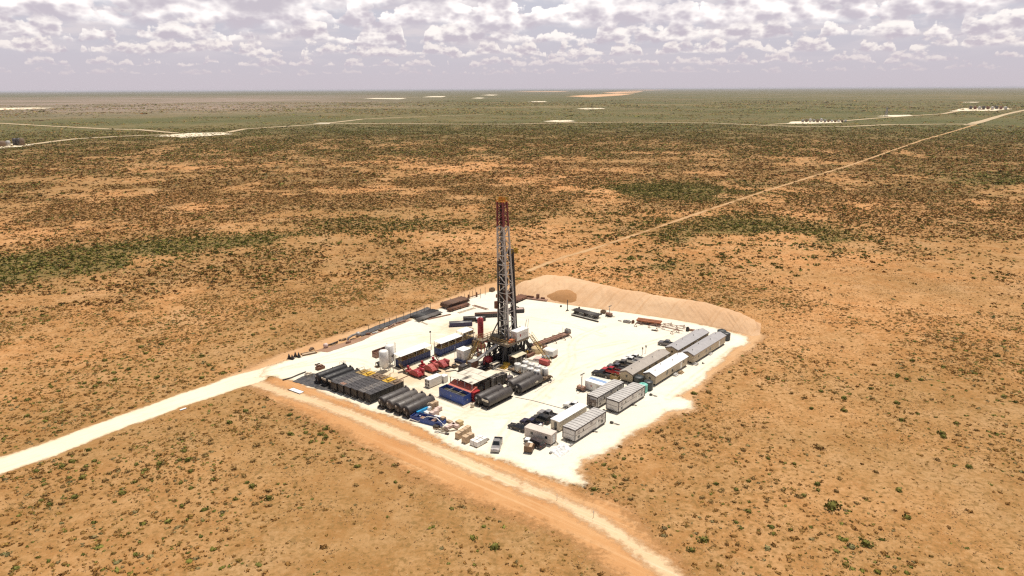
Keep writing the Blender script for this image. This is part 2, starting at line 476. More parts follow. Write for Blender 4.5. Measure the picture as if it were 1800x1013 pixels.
pale = nt.ramp(nt.noise(geo, 0.035, 5, 0.7), 0.52, 0.68)
sand = nt.mix(nt.math('MULTIPLY', pale, 0.6), sand, (0.68, 0.445, 0.250))
# dry grass and litter: broken patches at two sizes, thicker where the 'dry' field says so
dry = nt.attr('dry')
gp = nt.math('ADD', nt.noise(geo, 0.055, 5, 0.7), nt.math('MULTIPLY', dry, 0.16))
lit = nt.math('MULTIPLY', nt.ramp(fine, 0.44, 0.58), nt.ramp(gp, 0.44, 0.64))
sand = nt.mix(nt.math('MULTIPLY', lit, 0.42), sand, (0.300, 0.160, 0.055))
gp2 = nt.noise(geo, 0.021, 4, 0.65)
sand = nt.mix(nt.math('MULTIPLY', nt.ramp(gp2, 0.54, 0.68), nt.ramp(mid, 0.35, 0.6, 0.05, 0.25)), sand, (0.350, 0.200, 0.080))
tuft = nt.ramp(nt.noise(geo, 2.0, 3, 0.6), 0.56, 0.66)
sand = nt.mix(nt.math('MULTIPLY', tuft, 0.34), sand, (0.22, 0.120, 0.044))
grit = nt.ramp(nt.noise(geo, 3.4, 2, 0.6), 0.60, 0.70)
sand = nt.mix(nt.math('MULTIPLY', grit, 0.4), sand, (0.66, 0.46, 0.28))
spk = nt.noise(geo, 0.75, 2, 0.6)
sand = nt.mix(nt.math('MULTIPLY', nt.ramp(spk, 0.54, 0.62), nt.ramp(gp, 0.40, 0.62, 0.12, 0.62)), sand, (0.255, 0.135, 0.048))
sand = nt.mix(nt.math('MULTIPLY', nt.ramp(spk, 0.42, 0.36), 0.30), sand, (0.70, 0.46, 0.25))
# far off the single shrubs run together into a mottled cover
dist = nt.vmath('LENGTH', geo)
far = nt.ramp(dist, 800, 1600)
gcol = nt.mix(grn, (0.170, 0.098, 0.040), (0.100, 0.094, 0.028))
st = nt.noise(nt.vmath('MULTIPLY', geo, (1.0, 1.0, 0.0)), 0.02, 6, 0.75)
gcol2 = nt.mix(nt.ramp(nt.noise(geo, 0.0013, 6, 0.68), 0.40, 0.60), (0.165, 0.130, 0.058), (0.098, 0.105, 0.038))
gcol2 = nt.mix(nt.ramp(nt.noise(geo, 0.0036, 6, 0.72), 0.53, 0.64, 0.0, 0.75), gcol2, (0.205, 0.155, 0.072))
gcol2 = nt.mix(nt.ramp(nt.noise(geo, 0.0007, 5, 0.7), 0.55, 0.66, 0.0, 0.7), gcol2, (0.190, 0.150, 0.080))
gcol2 = nt.mix(nt.ramp(st, 0.46, 0.66, 0.0, 0.5), gcol2, (0.19, 0.125, 0.056))
vegc = nt.mix(nt.ramp(dist, 1000, 1900), gcol, gcol2)
near_f = nt.math('MULTIPLY', nt.math('MULTIPLY', nt.ramp(cov, 0.22, 0.80, 0.0, 0.66), nt.ramp(dist, 240, 650, 0.12, 1.0)), nt.ramp(fine, 0.35, 0.6, 0.35, 1.0))
col = nt.mix(near_f, sand, gcol)
gz_ = nt.math('MULTIPLY', nt.ramp(grn, 0.42, 0.75), nt.ramp(cov, 0.30, 0.70, 0.0, 0.62))
col = nt.mix(gz_, col, (0.115, 0.112, 0.034))
col = nt.mix(nt.math('MULTIPLY', far, 0.93), col, vegc)
zl = nt.attr('straw'); zd = nt.attr('dgreen')
wob = nt.noise(geo, 0.0024, 5, 0.7)
col = nt.mix(nt.math('MULTIPLY', zl, nt.ramp(wob, 0.36, 0.60, 0.2, 0.9)), col, (0.270, 0.195, 0.092))
col = nt.mix(nt.math('MULTIPLY', zd, nt.ramp(wob, 0.64, 0.40, 0.2, 0.9)), col, (0.080, 0.085, 0.030))
col = nt.mix(nt.math('MULTIPLY', pk, nt.ramp(nt.noise(geo, 0.0011, 4, 0.6), 0.35, 0.6, 0.30, 0.85)), col, (0.300, 0.222, 0.180))
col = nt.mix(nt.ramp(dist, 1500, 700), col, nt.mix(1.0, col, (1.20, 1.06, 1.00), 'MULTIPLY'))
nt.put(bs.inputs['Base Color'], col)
bs.inputs['Roughness'].default_value = 0.95; bs.inputs['Specular IOR Level'].default_value = 0.1
bp = nt.new('ShaderNodeBump'); bp.inputs['Strength'].default_value = 0.5; bp.inputs['Distance'].default_value = 0.25
nt.put(bp.inputs['Height'], nt.math('ADD', mid, nt.math('MULTIPLY', fine, 0.6))); nt.t.links.new(bp.outputs[0], bs.inputs['Normal'])
def bands(lst):
    o = np.zeros_like(gx)
    for (u, v, ru, rv, k) in lst:
        c = G(u, v); a = G(u, v - rv); b = G(u, v + rv); wy = (a - b).length / 2; wx = ru * c.length / FPX; t = math.atan2(c.x, c.y)
        lx = gx * math.cos(t) - gy * math.sin(t); ly = gx * math.sin(t) + gy * math.cos(t) - c.length
        o = np.maximum(o, k * np.exp(-((lx / wx) ** 2 + (ly / wy) ** 2)))
    return o
STRAW = bands([(640, 190, 420, 5, .9), (230, 201, 320, 5, .6), (1080, 186, 330, 3, .8), (1650, 169, 260, 4, .6), (300, 222, 300, 5, .5), (700, 207, 260, 3, .5), (1560, 240, 200, 3, .4), (1450, 181, 160, 2, .5)])
DGREEN = bands([(640, 177, 420, 3, .9), (300, 245, 380, 7, .9), (1300, 227, 240, 5, 1.0), (760, 234, 330, 6, .8), (1180, 203, 420, 5, .7), (1560, 192, 330, 6, .7), (1450, 210, 330, 3, .7), (200, 161.5, 420, 1.2, 1.0), (900, 159.5, 900, 1.2, .8), (1000, 240, 300, 6, .5)])
GROUND = np_mesh('ground', np.stack([gx, gy, gz], 1), F, ma, {'straw': STRAW, 'dgreen': DGREEN, 'cover': kcov, 'green': kgr, 'pink': pink, 'dry': np.clip(0.35 + 0.65 * (gx > -20) * np.clip(1.6 - gr_ / 330, 0, 1), 0, 1)})
tag(GROUND, kind='structure')

# ------------------------------------------------------------------ surfaced areas laid on the plain
def sheet(name, sdf, bbox, cell, z, m, kind='structure', lift=0.0):
    xs = np.arange(bbox[0], bbox[2] + cell, cell); ys = np.arange(bbox[1], bbox[3] + cell, cell)
    X, Y = np.meshgrid(xs, ys)
    x = X.ravel(); y = Y.ravel()
    s = sdf(x, y)
    ny, nx = X.shape
    I = np.arange(nx * ny).reshape(ny, nx)
    F = np.stack([I[:-1, :-1], I[:-1, 1:], I[1:, 1:], I[1:, :-1]], -1).reshape(-1, 4)
    keep = (s[F] > 0).any(1)
    F = F[keep]
    e = cell * 0.5
    gxx = (sdf(x + e, y) - sdf(x - e, y)) / cell; gyy = (sdf(x, y + e) - sdf(x, y - e)) / cell
    out = s < 0
    gl = np.maximum(0.25, gxx ** 2 + gyy ** 2)
    st = np.clip(-s / gl, 0, cell * 1.2)
    x = np.where(out, x + gxx * st, x); y = np.where(out, y + gyy * st, y)
    used = np.unique(F); mp = np.full(len(x), -1); mp[used] = np.arange(len(used))
    zz = z + lift * np.clip(s[used] / 1.5, 0, 1)
    at = {'edge': np.clip(s[used], 0, 50)}
    if name == 'caliche_pad':
        wv = np.zeros(len(used))
        for (u, v, ru, k) in [(720, 662, 16, .9), (760, 655, 12, .9), (795, 640, 10, .8), (740, 690, 14, .7), (830, 655, 12, .6), (880, 650, 12, .6), (800, 575, 18, .7), (840, 585, 16, .7), (760, 600, 14, .6), (640, 640, 12, .35), (700, 705, 12, .4), (760, 712, 10, .4), (830, 725, 8, .4), (900, 620, 12, .5), (945, 630, 8, .4), (560, 660, 9, .4), (1000, 690, 8, .2), (900, 545, 8, .3), (770, 560, 10, .35), (690, 690, 9, .5), (560, 690, 6, .5), (660, 725, 6, .4), (640, 705, 8, .4)]:
            q = G(u, v); wv = np.maximum(wv, k * np.exp(-((x[used] - q.x) ** 2 + (y[used] - q.y) ** 2) / (ru * .75) ** 2))
        at['wear'] = wv
        ln = np.zeros(len(used))
        for pts in ([(470, 655), (540, 640), (640, 628), (700, 690), (800, 735), (900, 735), (960, 700)], [(500, 648), (600, 622), (740, 580), (830, 600)], [(800, 740), (880, 700), (980, 668), (1040, 640), (1120, 610), (1180, 592)], [(870, 790), (900, 740), (960, 690), (1010, 640), (1000, 600), (1060, 575)], [(960, 655), (1000, 620), (1100, 600)], [(700, 680), (760, 700), (840, 730), (930, 735)], [(1060, 590), (1000, 570), (930, 560), (860, 545), (780, 575)], [(1175, 700), (1240, 650), (1285, 618)]):
            L = PX(pts)
            for q in range(2):
                L = np.vstack([L[:1]] + [np.array([.75 * L[i] + .25 * L[i + 1], .25 * L[i] + .75 * L[i + 1]]) for i in range(len(L) - 1)] + [L[-1:]])
            d = d_line(x[used], y[used], L)
            ln = np.maximum(ln, 0.62 * np.exp(-((d - 0.95) / 0.45) ** 2))
        at['lane'] = ln
    o = np_mesh(name, np.stack([x[used], y[used], zz], 1), mp[F], m, at)
    return tag(o, kind=kind)
def rag(x, y, a=1.0, sc=1.0):
    return ((fbm(x * 0.22 * sc, y * 0.22 * sc, 4, 0.6) - 0.5) * 3.2 + (fbm(x * 1.3 * sc + 50, y * 1.3 * sc, 3, 0.6) - 0.5) * 1.2) * a
def bb(P, g=3): return (P[:, 0].min() - g, P[:, 1].min() - g, P[:, 0].max() + g, P[:, 1].max() + g)

def dirt_mat(name, c0, c1, c2, edgec=None, edgew=3.0, streak=None, rough=0.95, grain=0.5, wear=False, fade=0.0):
    ma, nt, bs = new_mat(name)
    geo = nt.new('ShaderNodeNewGeometry').outputs['Position']
    n1 = nt.noise(geo, 0.05, 6, 0.62); n2 = nt.noise(geo, 0.5, 5, 0.65); n3 = nt.noise(geo, 2.2, 3, 0.6)
    c = nt.mix(nt.ramp(n1, 0.35, 0.65), c0, c1)
    c = nt.mix(nt.ramp(n2, 0.52, 0.72, 0.0, grain), c, c2)
    if streak:
        p0, ang_, sc, colr, amt = streak
        ca, sa = math.cos(ang_), math.sin(ang_)
        x, y, z_ = nt.sep(geo)
        al = nt.math('ADD', nt.math('MULTIPLY', x, ca), nt.math('MULTIPLY', y, sa))
        ac = nt.math('SUBTRACT', nt.math('MULTIPLY', y, ca), nt.math('MULTIPLY', x, sa))
        wv = nt.noise(nt.vec(nt.math('MULTIPLY', al, 0.02), nt.math('MULTIPLY', ac, sc), 0.0), 1.0, 4, 0.6)
        c = nt.mix(nt.ramp(wv, 0.48, 0.68, 0.0, amt), c, colr)
    if wear:
        wr = nt.math('ADD', nt.attr('wear'), nt.math('MULTIPLY', nt.math('SUBTRACT', nt.noise(geo, 0.22, 6, 0.68), 0.5), 1.1))
        c = nt.mix(nt.ramp(wr, 0.25, 0.95, 0.0, 0.85), c, (0.60, 0.435, 0.275))
        c = nt.mix(nt.ramp(nt.noise(geo, 0.13, 6, 0.7), 0.64, 0.78, 0.0, 0.55), c, (0.56, 0.43, 0.29))
        ln = nt.math('MULTIPLY', nt.attr('lane'), nt.ramp(nt.noise(geo, 0.35, 5, 0.7), 0.34, 0.60, 0.1, 0.8))
        c = nt.mix(ln, c, (0.50, 0.40, 0.28))
    if edgec:
        ed = nt.attr('edge')
        f = nt.ramp(nt.math('ADD', ed, nt.math('MULTIPLY', nt.math('SUBTRACT', n2, 0.5), edgew * 1.6)), edgew, 0.0)
        c = nt.mix(nt.math('MULTIPLY', f, 0.8), c, edgec)
    if fade:
        nf = nt.noise(geo, 0.9, 4, 0.7)
        nt.put(bs.inputs['Alpha'], nt.ramp(nt.math('ADD', nt.attr('edge'), nt.math('MULTIPLY', nt.math('SUBTRACT', nf, 0.5), fade * 1.8)), 0.0, fade))
    nt.put(bs.inputs['Base Color'], c)
    bs.inputs['Roughness'].default_value = rough; bs.inputs['Specular IOR Level'].default_value = 0.15
    b = nt.new('ShaderNodeBump'); b.inputs['Strength'].default_value = 0.4; b.inputs['Distance'].default_value = 0.15
    nt.put(b.inputs['Height'], nt.math('ADD', n2, n3)); nt.t.links.new(b.outputs[0], bs.inputs['Normal'])
    return ma
M_CLEAR = dirt_mat('graded_orange_dirt', (0.47, 0.230, 0.090), (0.52, 0.280, 0.122), (0.57, 0.34, 0.165), (0.485, 0.255, 0.105), 7.0, (None, R(-38), 0.7, (0.60, 0.375, 0.195), 0.65), fade=6.0)
M_VERGE = dirt_mat('scraped_sand', (0.50, 0.285, 0.135), (0.54, 0.33, 0.17), (0.47, 0.25, 0.105), (0.46, 0.25, 0.11), 3.0, (None, AA, 0.5, (0.60, 0.41, 0.24), 0.5), fade=3.5)
M_TRACK = dirt_mat('packed_pale_dirt', (0.60, 0.405, 0.235), (0.65, 0.47, 0.29), (0.55, 0.35, 0.18), (0.52, 0.30, 0.14), 2.6, (None, R(-38), 1.2, (0.72, 0.57, 0.40), 0.6), fade=2.6)
M_PAD = dirt_mat('crushed_caliche', (0.735, 0.672, 0.545), (0.765, 0.712, 0.600), (0.690, 0.600, 0.455), (0.62, 0.455, 0.28), 3.2, (None, R(20), 0.35, (0.68, 0.575, 0.42), 0.25), grain=0.5, wear=True, fade=1.5)
M_ROAD = dirt_mat('caliche_road', (0.73, 0.63, 0.475), (0.77, 0.68, 0.53), (0.68, 0.56, 0.40), (0.60, 0.40, 0.23), 1.8, (None, AA, 0.8, (0.66, 0.52, 0.355), 0.35), fade=0.9)
M_FARROAD = dirt_mat('distant_caliche', (0.46, 0.345, 0.21), (0.52, 0.405, 0.265), (0.38, 0.27, 0.155))
M_DIRTROAD = dirt_mat('sandy_two_track', (0.46, 0.28, 0.138), (0.51, 0.325, 0.165), (0.37, 0.215, 0.10), fade=1.0)

sd_pad = lambda x, y: sd_poly(x, y, PAD)
sheet('cleared_strip', lambda x, y: sd_poly(x, y, CLEAR) + 1.5 + rag(x, y, 1.6), bb(CLEAR), 0.7, 0.010, M_CLEAR)
sheet('pad_verge', lambda x, y: sd_poly(x, y, VERGE) + 1.2 + rag(x, y, 1.2), bb(VERGE), 0.8, 0.020, M_VERGE)
sheet('dirt_track', lambda x, y: 3.3 - d_line(x, y, TRACK) + rag(x, y, 0.6), bb(TRACK), 0.5, 0.030, M_TRACK)
sheet('access_road', lambda x, y: sd_poly(x, y, ROAD) + rag(x, y, 0.5), bb(ROAD), 0.6, 0.040, M_ROAD)
sheet('caliche_pad', lambda x, y: sd_pad(x, y) + 0.6 + rag(x, y, 0.9), bb(PAD), 0.5, 0.050, M_PAD)
sheet('sandy_two_track', lambda x, y: 1.6 - d_line(x, y, FARTRACK) + rag(x, y, 1.0, 0.6) * 0.9 + 0.8 * np.clip((np.hypot(x, y) - 600) / 400, 0, 2), bb(FARTRACK, 6), 1.6, 0.06, M_DIRTROAD)

FAR_ROADS = [('distant_road', 8, [(-60, 258), (0, 256), (60, 253.5), (130, 244.5), (200, 240.5), (300, 236.5), (400, 233), (430, 227), (550, 219.5), (600, 217.5), (700, 217.5), (800, 218.5), (900, 218.5), (1000, 216), (1100, 215), (1250, 216.5), (1350, 221), (1400, 222.5), (1480, 223), (1560, 219.5), (1650, 218.5), (1715, 218.5)]),
             ('distant_road', 9, [(1700, 220), (1735, 211.5), (1765, 202), (1800, 194), (1850, 184)]),
             ('distant_road', 8, [(-60, 213), (0, 217), (90, 222), (190, 227), (240, 228), (310, 234)]),
             ('distant_road', 7, [(570, 217.5), (640, 209.5), (760, 204.5), (850, 201.5)]),
             ('distant_road', 8, [(1350, 219), (1480, 213), (1560, 206.5), (1660, 200), (1690, 194)]),
             ('distant_road', 16, [(612, 174), (680, 173.2), (730, 171.5), (785, 170)])]
for (nm, hw, pts) in FAR_ROADS:
    P = PX(pts); n = len(P)
    T = np.gradient(P, axis=0); T /= np.linalg.norm(T, axis=1)[:, None]
    N = np.stack([-T[:, 1], T[:, 0]], 1)
    # finer points with a wandering edge
    tt = np.linspace(0, n - 1, n * 24)
    Pi = np.stack([np.interp(tt, range(n), P[:, i]) for i in (0, 1)], 1); Ni = np.stack([np.interp(tt, range(n), N[:, i]) for i in (0, 1)], 1)
    wl = hw * (0.55 + 0.9 * fbm(tt * 1.7, tt * 0 + 3.3, 3)); wr = hw * (0.55 + 0.9 * fbm(tt * 1.7, tt * 0 + 8.1, 3))
    L = Pi + Ni * wl[:, None]; Rr = Pi - Ni * wr[:, None]
    V = np.vstack([np.c_[L, np.full(len(L), 0.25)], np.c_[Rr, np.full(len(L), 0.25)]]); k = len(L)
    i = np.arange(k - 1)
    tag(np_mesh(nm, V, np.stack([i, i + k, i + k + 1, i + 1], 1), M_FARROAD), kind='structure')
M_FARPAD = dirt_mat('distant_white_caliche', (0.80, 0.70, 0.54), (0.76, 0.64, 0.46), (0.70, 0.56, 0.38))
M_DUNE = dirt_mat('distant_orange_dunes', (0.62, 0.34, 0.17), (0.70, 0.45, 0.26), (0.50, 0.24, 0.10))
def blob_sheet(name, pts, m, z=0.3):
    P = PX(pts); n = len(P); c = P.mean(0); tt = np.linspace(0, n, n * 12, endpoint=False)
    Pi = np.stack([np.interp(tt, range(n + 1), np.append(P[:, i], P[0, i])) for i in (0, 1)], 1)
    Pi = c + (Pi - c) * (0.86 + 0.28 * fbm(tt * 1.1 + c[0], tt * 0 + c[1] * .01, 3))[:, None]
    V = np.vstack([[[c[0], c[1], z]], np.c_[Pi, np.full(len(Pi), z)]]); k = len(Pi)
    i = np.arange(k)
    return tag(np_mesh(name, V, np.stack([np.zeros(k, int), i + 1, (i + 1) % k + 1], 1), m, fsize=3), kind='structure')
for pts in ([(272, 240), (330, 234.5), (390, 233.5), (412, 236), (372, 239), (320, 242.5)], [(955, 213.6), (975, 211.8), (1000, 211.6), (1014, 213.4), (985, 215)], [(1380, 218), (1386, 214.2), (1440, 213), (1482, 214), (1478, 216), (1420, 217.8)],
            [(1540, 204.6), (1560, 202.6), (1600, 202.2), (1606, 203.6), (1575, 205.6)], [(1672, 195.5), (1695, 190.2), (1772, 190.0), (1779, 192), (1750, 195)], [(-80, 194), (-20, 190.2), (60, 189.3), (94, 189.8), (60, 192), (0, 193.6)],
            [(1014, 191.6), (1030, 190.2), (1058, 190.3), (1062, 191.5), (1035, 192.6)], [(-40, 262), (-20, 254), (30, 253), (60, 255), (40, 258), (0, 261)], [(926, 179.4), (940, 178.2), (962, 178.2), (958, 179.4)], [(1686, 180.4), (1700, 179.4), (1722, 179.6), (1716, 180.6)], [(550, 217.6), (562, 216.2), (582, 216.2), (578, 217.6)],
            [(845, 167.6), (860, 166.6), (878, 167), (866, 168.2)], [(828, 173), (840, 171.8), (852, 172.2), (846, 173.4)], [(640, 173.8), (660, 172.6), (716, 172.8), (700, 174.6)], [(740, 171.2), (760, 169.4), (784, 169.2), (776, 171)]):
    blob_sheet('distant_pad', pts, M_FARPAD)
for pts in ([(996, 169.6), (1030, 167.2), (1085, 165.0), (1115, 164.8), (1090, 168), (1040, 171)], [(1055, 163.8), (1085, 161.4), (1130, 160.8), (1120, 162.8), (1085, 164.4)], [(900, 161.8), (940, 160.8), (998, 160.6), (980, 161.8)], [(1090, 159.4), (1120, 158.4), (1178, 157.9), (1150, 158.9)]):
    blob_sheet('distant_dune', pts, M_DUNE)

# ------------------------------------------------------------------ spoil berm along the far side of the pad
foot = [(893, 519), (912, 522), (960, 531), (1000, 537), (1060, 545), (1120, 553), (1180, 562), (1240, 572), (1290, 583), (1322, 592), (1336, 590)]
crest = [(903, 506, 1.0), (918, 496, 3.5), (960, 487, 4.6), (1000, 490, 4.8), (1050, 501, 4.6), (1100, 511, 4.4), (1150, 520, 4.4), (1200, 528, 4.2), (1250, 537, 4.0), (1300, 552, 3.4), (1338, 570, 1.6)]
nb, mb = 220, 46
FP = PX(foot); CP = np.array([tuple(G(u, v, z)) + (z,) for u, v, z in crest])
tb = np.linspace(0, 1, nb); tk = np.linspace(0, 1, len(foot))
FPi = np.stack([np.interp(tb, tk, FP[:, i]) for i in (0, 1)], 1); CPi = np.stack([np.interp(tb, tk, CP[:, i]) for i in (0, 1, 2)], 1)
for q in range(6):
    FPi[1:-1] = (FPi[:-2] + 2 * FPi[1:-1] + FPi[2:]) / 4; CPi[1:-1] = (CPi[:-2] + 2 * CPi[1:-1] + CPi[2:]) / 4
V = []
for j in range(mb):
    s = j / (mb - 1) * 1.75                     # 0 foot, 1 crest, 1.75 back foot
    p = FPi + (CPi[:, :2] - FPi) * s
    h = np.where(s <= 1, math.sin(min(s, 1) * math.pi / 2) ** 1.15, max(0.0, math.cos(max(0, s - 1) / 0.75 * math.pi / 2)))
    nz = (fbm(p[:, 0] * 0.16, p[:, 1] * 0.16, 5, 0.62) - 0.5) * 1.0 + (fbm(tb * 130, np.full(nb, s * 1.5 + 5), 3) - 0.5) * 0.45
    hh = CPi[:, 2] * h
    z = hh + nz * np.clip(hh / 1.2, 0, 1) - (0.12 if j in (0, mb - 1) else 0)
    edge = np.clip(np.minimum(np.arange(nb), nb - 1 - np.arange(nb)) / 6, 0, 1)
    V.append(np.stack([p[:, 0], p[:, 1], z * edge + 0.06 * (j not in (0, mb - 1))], 1))
V = np.array(V); I = np.arange(mb * nb).reshape(mb, nb)
F = np.stack([I[:-1, :-1], I[:-1, 1:], I[1:, 1:], I[1:, :-1]], -1).reshape(-1, 4)
M_BERM = dirt_mat('spoil_sand', (0.56, 0.355, 0.205), (0.61, 0.410, 0.250), (0.50, 0.295, 0.150), None, 3.0, (None, AA, 0.55, (0.48, 0.275, 0.135), 0.5))
berm = tag(np_mesh('sand_berm', V.reshape(-1, 3), F, M_BERM, smooth=True), kind='structure')
# darker dug-out heap against its foot
hc = [(950, 525), (970, 531), (992, 535), (1015, 536), (1034, 531), (1036, 525), (1015, 519), (985, 516), (958, 518)]
n1, m1 = 40, 12
HP = PX(hc); cc = HP.mean(0); tt = np.linspace(0, len(hc), n1, endpoint=False)
ring = np.stack([np.interp(tt, range(len(hc) + 1), np.append(HP[:, i], HP[0, i])) for i in (0, 1)], 1)
V = []
for j in range(m1):
    s = j / (m1 - 1)
    p = cc + (ring - cc) * s
    V.append(np.c_[p, (1 - s ** 2.0) * 3.3 + 0.9 * (fbm(p[:, 0] * .5, p[:, 1] * .5, 3) - .5) * (s < 1) - 0.1 * (s == 1)])
V = np.array(V); I = np.arange(m1 * n1).reshape(m1, n1)
F = np.stack([I[:-1], np.roll(I[:-1], -1, 1), np.roll(I[1:], -1, 1), I[1:]], -1).reshape(-1, 4)
M_HEAP = dirt_mat('damp_brown_soil', (0.36, 0.185, 0.078), (0.42, 0.225, 0.10), (0.31, 0.15, 0.06))
heap = np_mesh('soil_heap', V.reshape(-1, 3), F, M_HEAP, smooth=True)
tag(heap, 'low heap of darker brown soil lying at the foot of the long sand berm', 'soil heap')

# ------------------------------------------------------------------ shrubs
def tuft_mesh(nq, seed, leaf, flat=0.75, core=True):
    r = np.random.default_rng(seed)
    V = []; F = []
    if core:
        k = 6
        for i in range(k):
            a = 2 * math.pi * i / k; rad = 0.62 * r.uniform(.7, 1.2)
            V.append((rad * math.cos(a), rad * math.sin(a), -0.05))
        for i in range(k):
            a = 2 * math.pi * (i + .5) / k; rad = 0.5 * r.uniform(.6, 1.2)
            V.append((rad * math.cos(a), rad * math.sin(a), flat * r.uniform(.45, .75)))
        V.append((0, 0, flat * 0.8))
        for i in range(k):
            j = (i + 1) % k
            F.append((i, j, k + i, k + i)) if False else None
        Q = []
        for i in range(k):
            j = (i + 1) % k
            Q.append((i, j, k + i, k + (i - 1) % k))
        for i in range(0, k, 2):
            Q.append((k + i, k + (i + 1) % k, 2 * k, k + (i - 1) % k))
        F += Q
    lobes = [(r.uniform(-.45, .45), r.uniform(-.45, .45), r.uniform(.45, .75)) for _ in range(5)]
    for i in range(nq):
        lx, ly, lr = lobes[i % 5]
        d = r.normal(size=3); d[2] = abs(d[2]) * 0.9 + 0.05; d /= np.linalg.norm(d)
        p = np.array([lx, ly, 0.05]) + d * lr * r.uniform(.72, 1.08) * np.array([1, 1, flat])
        u = r.normal(size=3); u /= np.linalg.norm(u)
        w = np.cross(u, r.normal(size=3)); w /= np.linalg.norm(w)
        l = leaf * r.uniform(.6, 1.3)
        o = len(V)
        V += [p - u * l - w * l * .55, p + u * l - w * l * .4, p + u * l * .8 + w * l * .6, p - u * l * .7 + w * l * .5]
        F.append((o, o + 1, o + 2, o + 3))
    return np.array(V), np.array(F)

def shrub_mat(name, usecol=None):
    ma, nt, bs = new_mat(name)
    geo = nt.new('ShaderNodeNewGeometry').outputs['Position']
    n = nt.noise(geo, 2.0, 3, 0.6)
    base = nt.attr('tint', 'Color') if usecol is None else nt.mix(nt.new('ShaderNodeObjectInfo').outputs['Random'], usecol[0], usecol[1])
    c = nt.mix(nt.ramp(n, 0.3, 0.7), nt.vmath('SCALE', base, scale=0.72), nt.vmath('SCALE', base, scale=1.3))
    nt.put(bs.inputs['Base Color'], c)
    bs.inputs['Roughness'].default_value = 0.85; bs.inputs['Specular IOR Level'].default_value = 0.12
    return ma
M_SHRUB = shrub_mat('shrub_foliage')
BROWN = np.array([(0.225, 0.118, 0.044), (0.190, 0.100, 0.038), (0.255, 0.145, 0.058), (0.205, 0.128, 0.044)])
GREEN = np.array([(0.150, 0.128, 0.034), (0.170, 0.140, 0.040), (0.125, 0.112, 0.032), (0.200, 0.168, 0.056)])
GREY = np.array([(0.215, 0.165, 0.095), (0.190, 0.150, 0.085)])

def blocked(x, y, g=0.6):
    b = (sd_poly(x, y, PAD) > -g - 0.5) | (sd_poly(x, y, ROAD) > -g - 0.3) | (d_line(x, y, TRACK) < 2.8) | (d_line(x, y, FARTRACK) < 2.0)
    c = sd_poly(x, y, CLEAR)
    b |= (c > 1.5)
    b |= (sd_poly(x, y, VERGE) > 1.0)
    for (nm, hw, pts) in FAR_ROADS: b |= d_line(x, y, PX(pts)) < hw * 1.2
    return b

def scatter(r0, r1, dens_mul, rad_mu, rad_sd, rmin, half):
    """dart throwing over a ring sector; acceptance by the local cover"""
    area = (r1 ** 2 - r0 ** 2) * half
    mean_a = math.pi * rad_mu ** 2 * math.exp(2 * rad_sd ** 2)
    n = int(area * 0.85 * dens_mul / mean_a)
    n = min(n, 900000)
    r = np.sqrt(NR.uniform(r0 ** 2, r1 ** 2, n)); t = NR.uniform(-half, half, n)
    x = r * np.sin(t); y = r * np.cos(t)
    k, g = cover(x, y)
    k = k * np.clip((1850 - r) / 800, 0, 1)
    ok = NR.uniform(0, 0.85, n) < k
    x, y, g, k = x[ok], y[ok], g[ok], k[ok]
    b = ~blocked(x, y)
    x, y, g, k = x[b], y[b], g[b], k[b]
    rad = np.clip(rad_mu * np.exp(NR.normal(0, rad_sd, len(x))), rmin, rad_mu * 2.5)
    gm = fbm(x / 60 + 3, y / 60 + 7, 3)
    isg = NR.uniform(0, 1, len(x)) < np.clip(g * (0.35 + 1.3 * gm), 0, 1)
    rad = np.where(isg, rad * 1.25, rad)
    return x, y, rad, isg
def tints(isg, n):
    c = np.where(isg[:, None], GREEN[NR.integers(0, 4, n)], BROWN[NR.integers(0, 4, n)])
    gy = NR.uniform(0, 1, n) < 0.10
    c = np.where(gy[:, None], GREY[NR.integers(0, 2, n)], c)
    warm = np.where(isg[:, None], np.array([[0.88, 0.98, 0.70]]), np.array([[1.02, 1.00, 0.76]]))
    return c * NR.uniform(0.85, 1.35, (n, 1)) * warm
def grow(x, y, rad, isg, tmpl, hmul=1.0):
    n = len(x); V = []; F = []; T = []; off = 0
    which = NR.integers(0, len(tmpl), n); a = NR.uniform(0, 2 * math.pi, n)
    col = tints(isg, n); h = rad * NR.uniform(0.75, 1.25, n) * hmul
    sx = NR.uniform(0.75, 1.3, n)
    for k, (tv, tf) in enumerate(tmpl):
        s = which == k; m = s.sum()
        if not m: continue
        ca, sa = np.cos(a[s])[:, None], np.sin(a[s])[:, None]
        rx = rad[s][:, None]; q = sx[s][:, None]
        X = (tv[:, 0] * ca * q - tv[:, 1] * sa / q) * rx + x[s][:, None]; Y = (tv[:, 0] * sa * q + tv[:, 1] * ca / q) * rx + y[s][:, None]; Z = tv[:, 2] * h[s][:, None]
        V.append(np.stack([X, Y, Z], -1).reshape(-1, 3))
        F.append((tf[None] + (np.arange(m) * len(tv))[:, None, None]).reshape(-1, 4) + off)
        T.append(np.repeat(col[s], len(tv), 0)); off += m * len(tv)
    return np.vstack(V), np.vstack(F), np.vstack(T)

